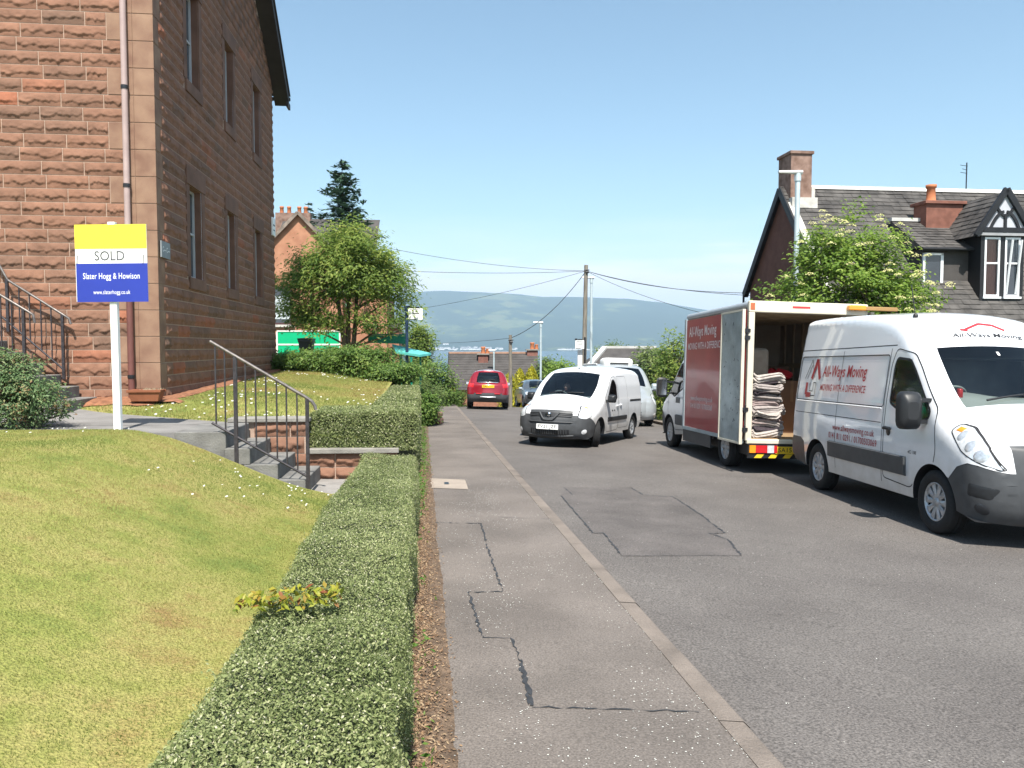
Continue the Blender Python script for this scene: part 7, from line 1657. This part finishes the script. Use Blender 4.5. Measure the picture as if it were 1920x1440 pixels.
TM = dict(body=M_silver, bumper=M_silver, bonnet=M_silver, windscreen=MT['glass'], underbody=MT['black_plastic'], headlight=MT['lamp_white'], side_window=MT['dark_glass'], front_door=M_silver)
regs = [dict(name='front_door', poly=round_poly([(-.38, .5), (-.34, 1.1), (-.30, 1.28), (-.86, 1.78), (-1.2, 1.80), (-1.25, .42), (-.5, .38)], .05), seam=.01), dict(name='side_window', poly=round_poly([(-.40, 1.22), (-.84, 1.66), (-1.14, 1.68), (-1.16, 1.20)], .05), seam=.03), dict(name='headlight', poly=smooth_poly([(.25, 1.04), (.42, 1.03), (.62, .88), (.66, .74), (.55, .70), (.34, .84)], 4), seam=.008)]
tp_ = bt.build(tv, TM, regs, {'bumper': 'bumper', 'bonnet': 'bonnet', 'windscreen': 'windscreen', 'under': 'underbody'}, .93, ('windscreen',))
interior(tv, (-1.4, .0), .5, 1.18, 1.78, .82, .0, -.38)
for side in (1, -1):
    wheel(tv, 0, side * .80, side, .33, .205, .2, spokes=7); wheel(tv, -3.1, side * .80, side, .33, .205, .2, spokes=7); add_mirror(tv, bt, -.26, 1.26, side, (.14, .22, .26), 'galvanised', .14)
    b = MB(); lens(bt, b, [(.45 + .08 * math.cos(a), .88 + .075 * math.sin(a)) for a in ysteps(0, 6.283, 14)[:-1]], side, .006); b.build('reflector', MT['chrome'], tp_[('headlight', side)])
    b = MB(); lens(bt, b, [(.66 + .07 * math.cos(a), .40 + .045 * math.sin(a)) for a in ysteps(0, 6.283, 14)[:-1]], side, .006); b.build('fog_lamp', MT['lamp_white'], tv)
b = MB(); i = min(range(bt.np_), key=lambda j: abs(bt.P[j, 1] - .56) + (9 if bt.P[j, 0] < .3 else 0))
for dz in (-.24, -.16, -.08, .20): b.tube([Vector(bt.pt(i, q, .012)) + Vector((-.04 * (dz > 0), 0, dz)) for q in ysteps(-.6, .6, 10)], .018, 6)
b.build('grille', MT['black_plastic'], tv)
b = MB(); A = []
for q, f in ((0, 1), (.14, 1.02), (.2, .95), (.24, .8)): A.append([(-1.35 + .42 * f * math.copysign(abs(math.cos(a)) ** .4, math.cos(a)), .52 * f * math.copysign(abs(math.sin(a)) ** .4, math.sin(a)), 1.98 + q) for a in ysteps(0, 6.2832, 28)])
b.grid(A, 0, True); b.add(A[-1][:-1], [tuple(range(28))]); pod = b.build('roof_vent', MT['white_trim'], tv, sharp=40)
b = MB(); b.box(-.925, -.905, -.32, .32, 2.02, 2.06); b.build('vent_slot', MT['black_plastic'], pod)
b = MB()
for s in (-1, 1): b.tube([(-1.2, s * .72, 2.0), (-3.4, s * .72, 1.99)], .025, 8)
b.build('roof_rail', MT['white_trim'], tv)
Y = 25.4; Xr = at(1219, 793, Y).x; ground_place(tv, Xr - .84, Y, math.atan2(-1, SL))

# ---- red car and the silver one beside it
CW = tab([.2, .5, .85, 1.0, 1.35, 1.66], [.86, .90, .91, .88, .76, .60])
def c_W(X, Z): return CW(Z) * (1 - .08 * np.clip((X + .2) / 1.0, 0, 1) ** 2)
CP = [(.78, .24, .4, .1, 'low'), (.90, .45, .45, .15, 'low'), (.88, .68, .45, .15, 'body'), (.76, .86, .42, .12, 'bonnet'), (.3, .98, .35, .1, 'bonnet'), (-.25, 1.06, .25, .1, 'windscreen'), (-.65, 1.32, .18, .08, 'windscreen'), (-1.05, 1.54, .18, .05, 'roof'), (-1.5, 1.63, .17, .05, 'roof'), (-2.3, 1.66, .15, .05, 'roof'), (-2.95, 1.61, .15, .05, 'roof'), (-3.10, 1.55, .16, .07, 'rear_window'), (-3.32, 1.27, .20, .10, 'rear_window'), (-3.42, 1.11, .24, .11, 'tailgate'), (-3.50, 1.02, .26, .11, 'tailgate'), (-3.545, .80, .28, .12, 'tailgate'), (-3.58, .66, .30, .12, 'bumper'), (-3.585, .52, .30, .12, 'bumper'), (-3.56, .40, .30, .1, 'bumper'), (-3.45, .27, .25, 0, 'bumper')]
M_redcar = M('red_car_paint', (.24, .008, .018), .28, .2, var=.05, coat=1.0)
def car(name, label, paint, x, y, head, ytxt=None):
    bc = Body(CP, (0, -2.62), .375, .335, .27, c_W); t = thing(name, label, 'car')
    CM = dict(body=paint, bumper=MT['grey_plastic'], bonnet=paint, windscreen=MT['glass'], rear_window=MT['glass'], tailgate=paint, underbody=MT['black_plastic'], tail_light=MT['lamp_red'], side_window=MT['dark_glass'], headlight=MT['lamp_white'], front_bumper=paint)
    regs = [dict(name='bumper', poly=[(-4, .1), (-4, .60), (-3.3, .60), (-3.02, .52), (-2.9, .1)], merge=True), dict(name='tail_light', poly=round_poly([(-3.14, 1.40), (-3.06, 1.36), (-3.20, 1.05), (-3.18, .92), (-3.56, .90), (-3.49, 1.06), (-3.38, 1.08)], .03), seam=.01),
            dict(name='side_window', poly=round_poly([(-.52, 1.04), (-.95, 1.36), (-1.3, 1.50), (-2.6, 1.50), (-2.95, 1.36), (-2.98, 1.20), (-2.8, 1.10)], .05), seam=.03), dict(name='headlight', poly=round_poly([(.25, .84), (.3, .93), (.62, .86), (.80, .74), (.80, .68), (.5, .74)], .03), seam=.01)]
    pp_ = bc.build(t, CM, regs, {'low': 'front_bumper', 'bonnet': 'bonnet', 'windscreen': 'windscreen', 'rear_window': 'rear_window', 'tailgate': 'tailgate', 'bumper': 'bumper', 'under': 'underbody'}, .91, ('windscreen', 'rear_window'))
    interior(t, (-2.9, -.3), .4, 1.02, 1.46, .72, -.25, -.36, False, ((-.36, -.1), (.36, -.1), (-.38, -.95), (.38, -.95)))
    for side in (1, -1): wheel(t, 0, side * .79, side, .335, .225, .22, 'alloy', mat='alloy', spokes=5); wheel(t, -2.62, side * .79, side, .335, .225, .22, 'alloy', mat='alloy', spokes=5); add_mirror(t, bc, -.52, 1.10, side, (.13, .2, .15), 'grey_plastic' if ytxt else 'galvanised', .13)
    def rr(z): return min(range(bc.np_), key=lambda j: abs(bc.P[j, 1] - z) + (9 if bc.P[j, 0] > -2.9 else 0))
    b = MB(); b.tube([bc.pt(rr(1.085), q, .015) for q in ysteps(-.70, .70, 12)], .024, 6); b.build('chrome_strip', MT['chrome'], t)
    b = MB(); b.tube([bc.pt(rr(.49), q, .02) for q in ysteps(-.55, .55, 12)], .034, 6); b.build('bumper_trim', MT['alloy'], t)
    b = MB()
    for s in (-1, 1): b.tube([bc.pt(rr(.63), q, .012) for q in ysteps(s * .45, s * .85, 6)], .022, 6)
    b.build('rear_reflector', MT['lamp_red'], t)
    b = MB(); c = Vector(bc.pt(rr(1.045), 0, .03)); b.lathe([(0, .01), (.05, .008), (.055, -.02)], 14, 0, Matrix.Translation(c) @ Matrix.Rotation(-math.pi / 2, 4, 'Y')); b.build('badge', MT['chrome'], t)
    if ytxt: plate(t, ytxt, Vector(bc.pt(rr(.93), 0, .03)), (-1, 0, -.1), (0, 0, 1), .52, .12, 'plate_yellow')
    b = MB(); p_ = Vector(bc.pt(rr(1.18), 0, .02)); b.tube([p_, p_ + Vector((.0, -.30, .02))], .014, 6); b.build('rear_wiper', MT['black_plastic'], t)
    b = MB(); ff = min(range(bc.np_), key=lambda j: abs(bc.P[j, 1] - .62) + (9 if bc.P[j, 0] < .5 else 0))
    for dz in (-.2, -.1, 0, .08): b.tube([Vector(bc.pt(ff, q, .012)) + Vector((0, 0, dz)) for q in ysteps(-.55, .55, 10)], .022, 6)
    b.build('grille', MT['black_plastic'], t)
    ground_place(t, x, y, head); return t
p = at(914, 766, 33); hd = math.atan2(1, -.03); car('red_car', 'red car seen from behind at the crest of the road', M_redcar, p.x + .03 * -3.5, 33 + 3.5, hd, 'SA-- ---')
p = at(992, 764, 34.5); sc_ = car('silver_car', 'dark silver car facing the camera behind the small white van', M('dark_silver_paint', (.10, .115, .13), .3, .4, var=.05, coat=.9), p.x + .62, 38.2, math.atan2(-1, .12)); sc_.scale = (1, .97, .86)
# ------------------------------------------------------------------ the driver of the small white van
def seated_person(root_mat, label):
    t = thing('person', label, 'person')
    J = {'pelvis': (0, 0, .0), 'waist': (-.03, 0, .18), 'chest': (-.08, 0, .40), 'neck': (-.08, 0, .55), 'head0': (-.06, 0, .62)}
    V = [(0, 0, 0), (-.03, 0, .18), (-.07, 0, .38), (-.08, 0, .50), (-.07, 0, .58)]; Rr = [(.17, .13), (.16, .12), (.18, .13), (.10, .08), (.058, .058)]; E = [(0, 1), (1, 2), (2, 3), (3, 4)]
    for s in (1, -1):
        b0 = len(V); V += [(-.07, s * .17, .44), (.08, s * .25, .22), (.30, s * .19, .30), (.37, s * .165, .33)]; Rr += [(.075, .07), (.055, .052), (.042, .04), (.036, .03)]; E += [(2, b0), (b0, b0 + 1), (b0 + 1, b0 + 2), (b0 + 2, b0 + 3)]
        b1 = len(V); V += [(.08, s * .10, -.02), (.46, s * .14, .05), (.58, s * .13, -.34), (.68, s * .13, -.38)]; Rr += [(.10, .09), (.075, .07), (.05, .05), (.045, .035)]; E += [(0, b1), (b1, b1 + 1), (b1 + 1, b1 + 2), (b1 + 2, b1 + 3)]
        for f in range(5):                                # fingers closed over the wheel rim
            w0 = Vector(V[b0 + 3]); dx = (.045, .05, .05, .043, .02)[f]; dz = (.03, .012, -.006, -.024, .035)[f]; k0 = len(V)
            V += [tuple(w0 + Vector((dx, -s * .01, dz))), tuple(w0 + Vector((dx + .022, -s * .03, dz))), tuple(w0 + Vector((dx + .008, -s * .052, dz - .004)))]; Rr += [(.011, .011), (.0095, .0095), (.008, .008)]; E += [(b0 + 3, k0), (k0, k0 + 1), (k0 + 1, k0 + 2)]
    me = bpy.data.meshes.new('body'); me.from_pydata(V, E, []); o = link('body', me, t)
    o.modifiers.new('Skin', 'SKIN'); 
    for v, r_ in zip(me.skin_vertices[0].data, Rr): v.radius = r_
    me.skin_vertices[0].data[0].use_root = True
    ss_ = o.modifiers.new('Sub', 'SUBSURF'); ss_.levels = 1; ss_.render_levels = 1
    me.materials.append(M('dark_jacket', (.07, .08, .10), .9, var=.2, scale=12))
    skin = M('skin', (.42, .25, .18), .55, var=.06)
    b = MB(); A = []
    for i in range(15):
        ph = math.pi * i / 14; z = .11 * -math.cos(ph); r_ = math.sin(ph); row = []
        for a in ysteps(0, 2 * math.pi, 24):
            x = r_ * .098 * math.cos(a); y = r_ * .076 * math.sin(a)
            if z < 0: x *= 1 - .12 * (-z / .11); y *= 1 - .35 * (-z / .11)
            if math.cos(a) > .9 and abs(z + .005) < .035: x += .018 * (1 - abs(z + .005) / .035)
            row.append((x - .035, y, z + .72))
        A.append(row)
    b.grid(A, 0, True)
    for s in (1, -1): b.lathe([(.0, .008), (.02, .006), (.028, -.004)], 10, 0, Matrix.Translation((-.04, s * .078, .715)) @ Matrix.Rotation(-s * math.pi / 2, 4, 'X'))
    h = b.build('head', skin, t)
    b = MB()
    for s in (1, -1): b.lathe([(0, .006), (.012, .003), (.014, -.006)], 10, 0, Matrix.Translation((.052, s * .03, .735)) @ Matrix.Rotation(math.pi / 2, 4, 'Y'))
    b.build('eyes', MT['ink'], h)
    b = MB(); b.box(.05, .058, -.022, .022, .664, .672); b.build('mouth', M('lip', (.30, .12, .10), .5), h)
    b = MB(); b.grid([[(p[0] * 1.06 - .012, p[1] * 1.1, p[2] + .012) for p in r_] for r_ in [[(q[0] - .006, q[1], q[2]) for q in A[i]] for i in range(10, 15)]], 0, True); b.build('hair', M('brown_hair', (.05, .03, .02), .8, var=.3, scale=60), t)
    t.matrix_world = root_mat; return t
seated_person(kv.matrix_world @ Matrix.Translation((-1.06, -.36, .60)), 'driver in a dark jacket holding the wheel of the small white van')
# ------------------------------------------------------------------ the air
hz_m = bpy.data.materials.new('air'); hz_m.use_nodes = True; nt = hz_m.node_tree; nt.nodes.clear()
o_ = N(nt, 'ShaderNodeOutputMaterial'); v_ = N(nt, 'ShaderNodeVolumePrincipled'); v_.inputs['Color'].default_value = (.58, .78, .97, 1); v_.inputs['Density'].default_value = 1.45e-4; v_.inputs['Anisotropy'].default_value = .0
nt.links.new(v_.outputs[0], o_.inputs['Volume'])
b = MB(); b.box(-9500, 9500, -300, 9200, SEA - 6, 590); hz_o = b.build('haze', hz_m); hz_o['kind'] = 'stuff'
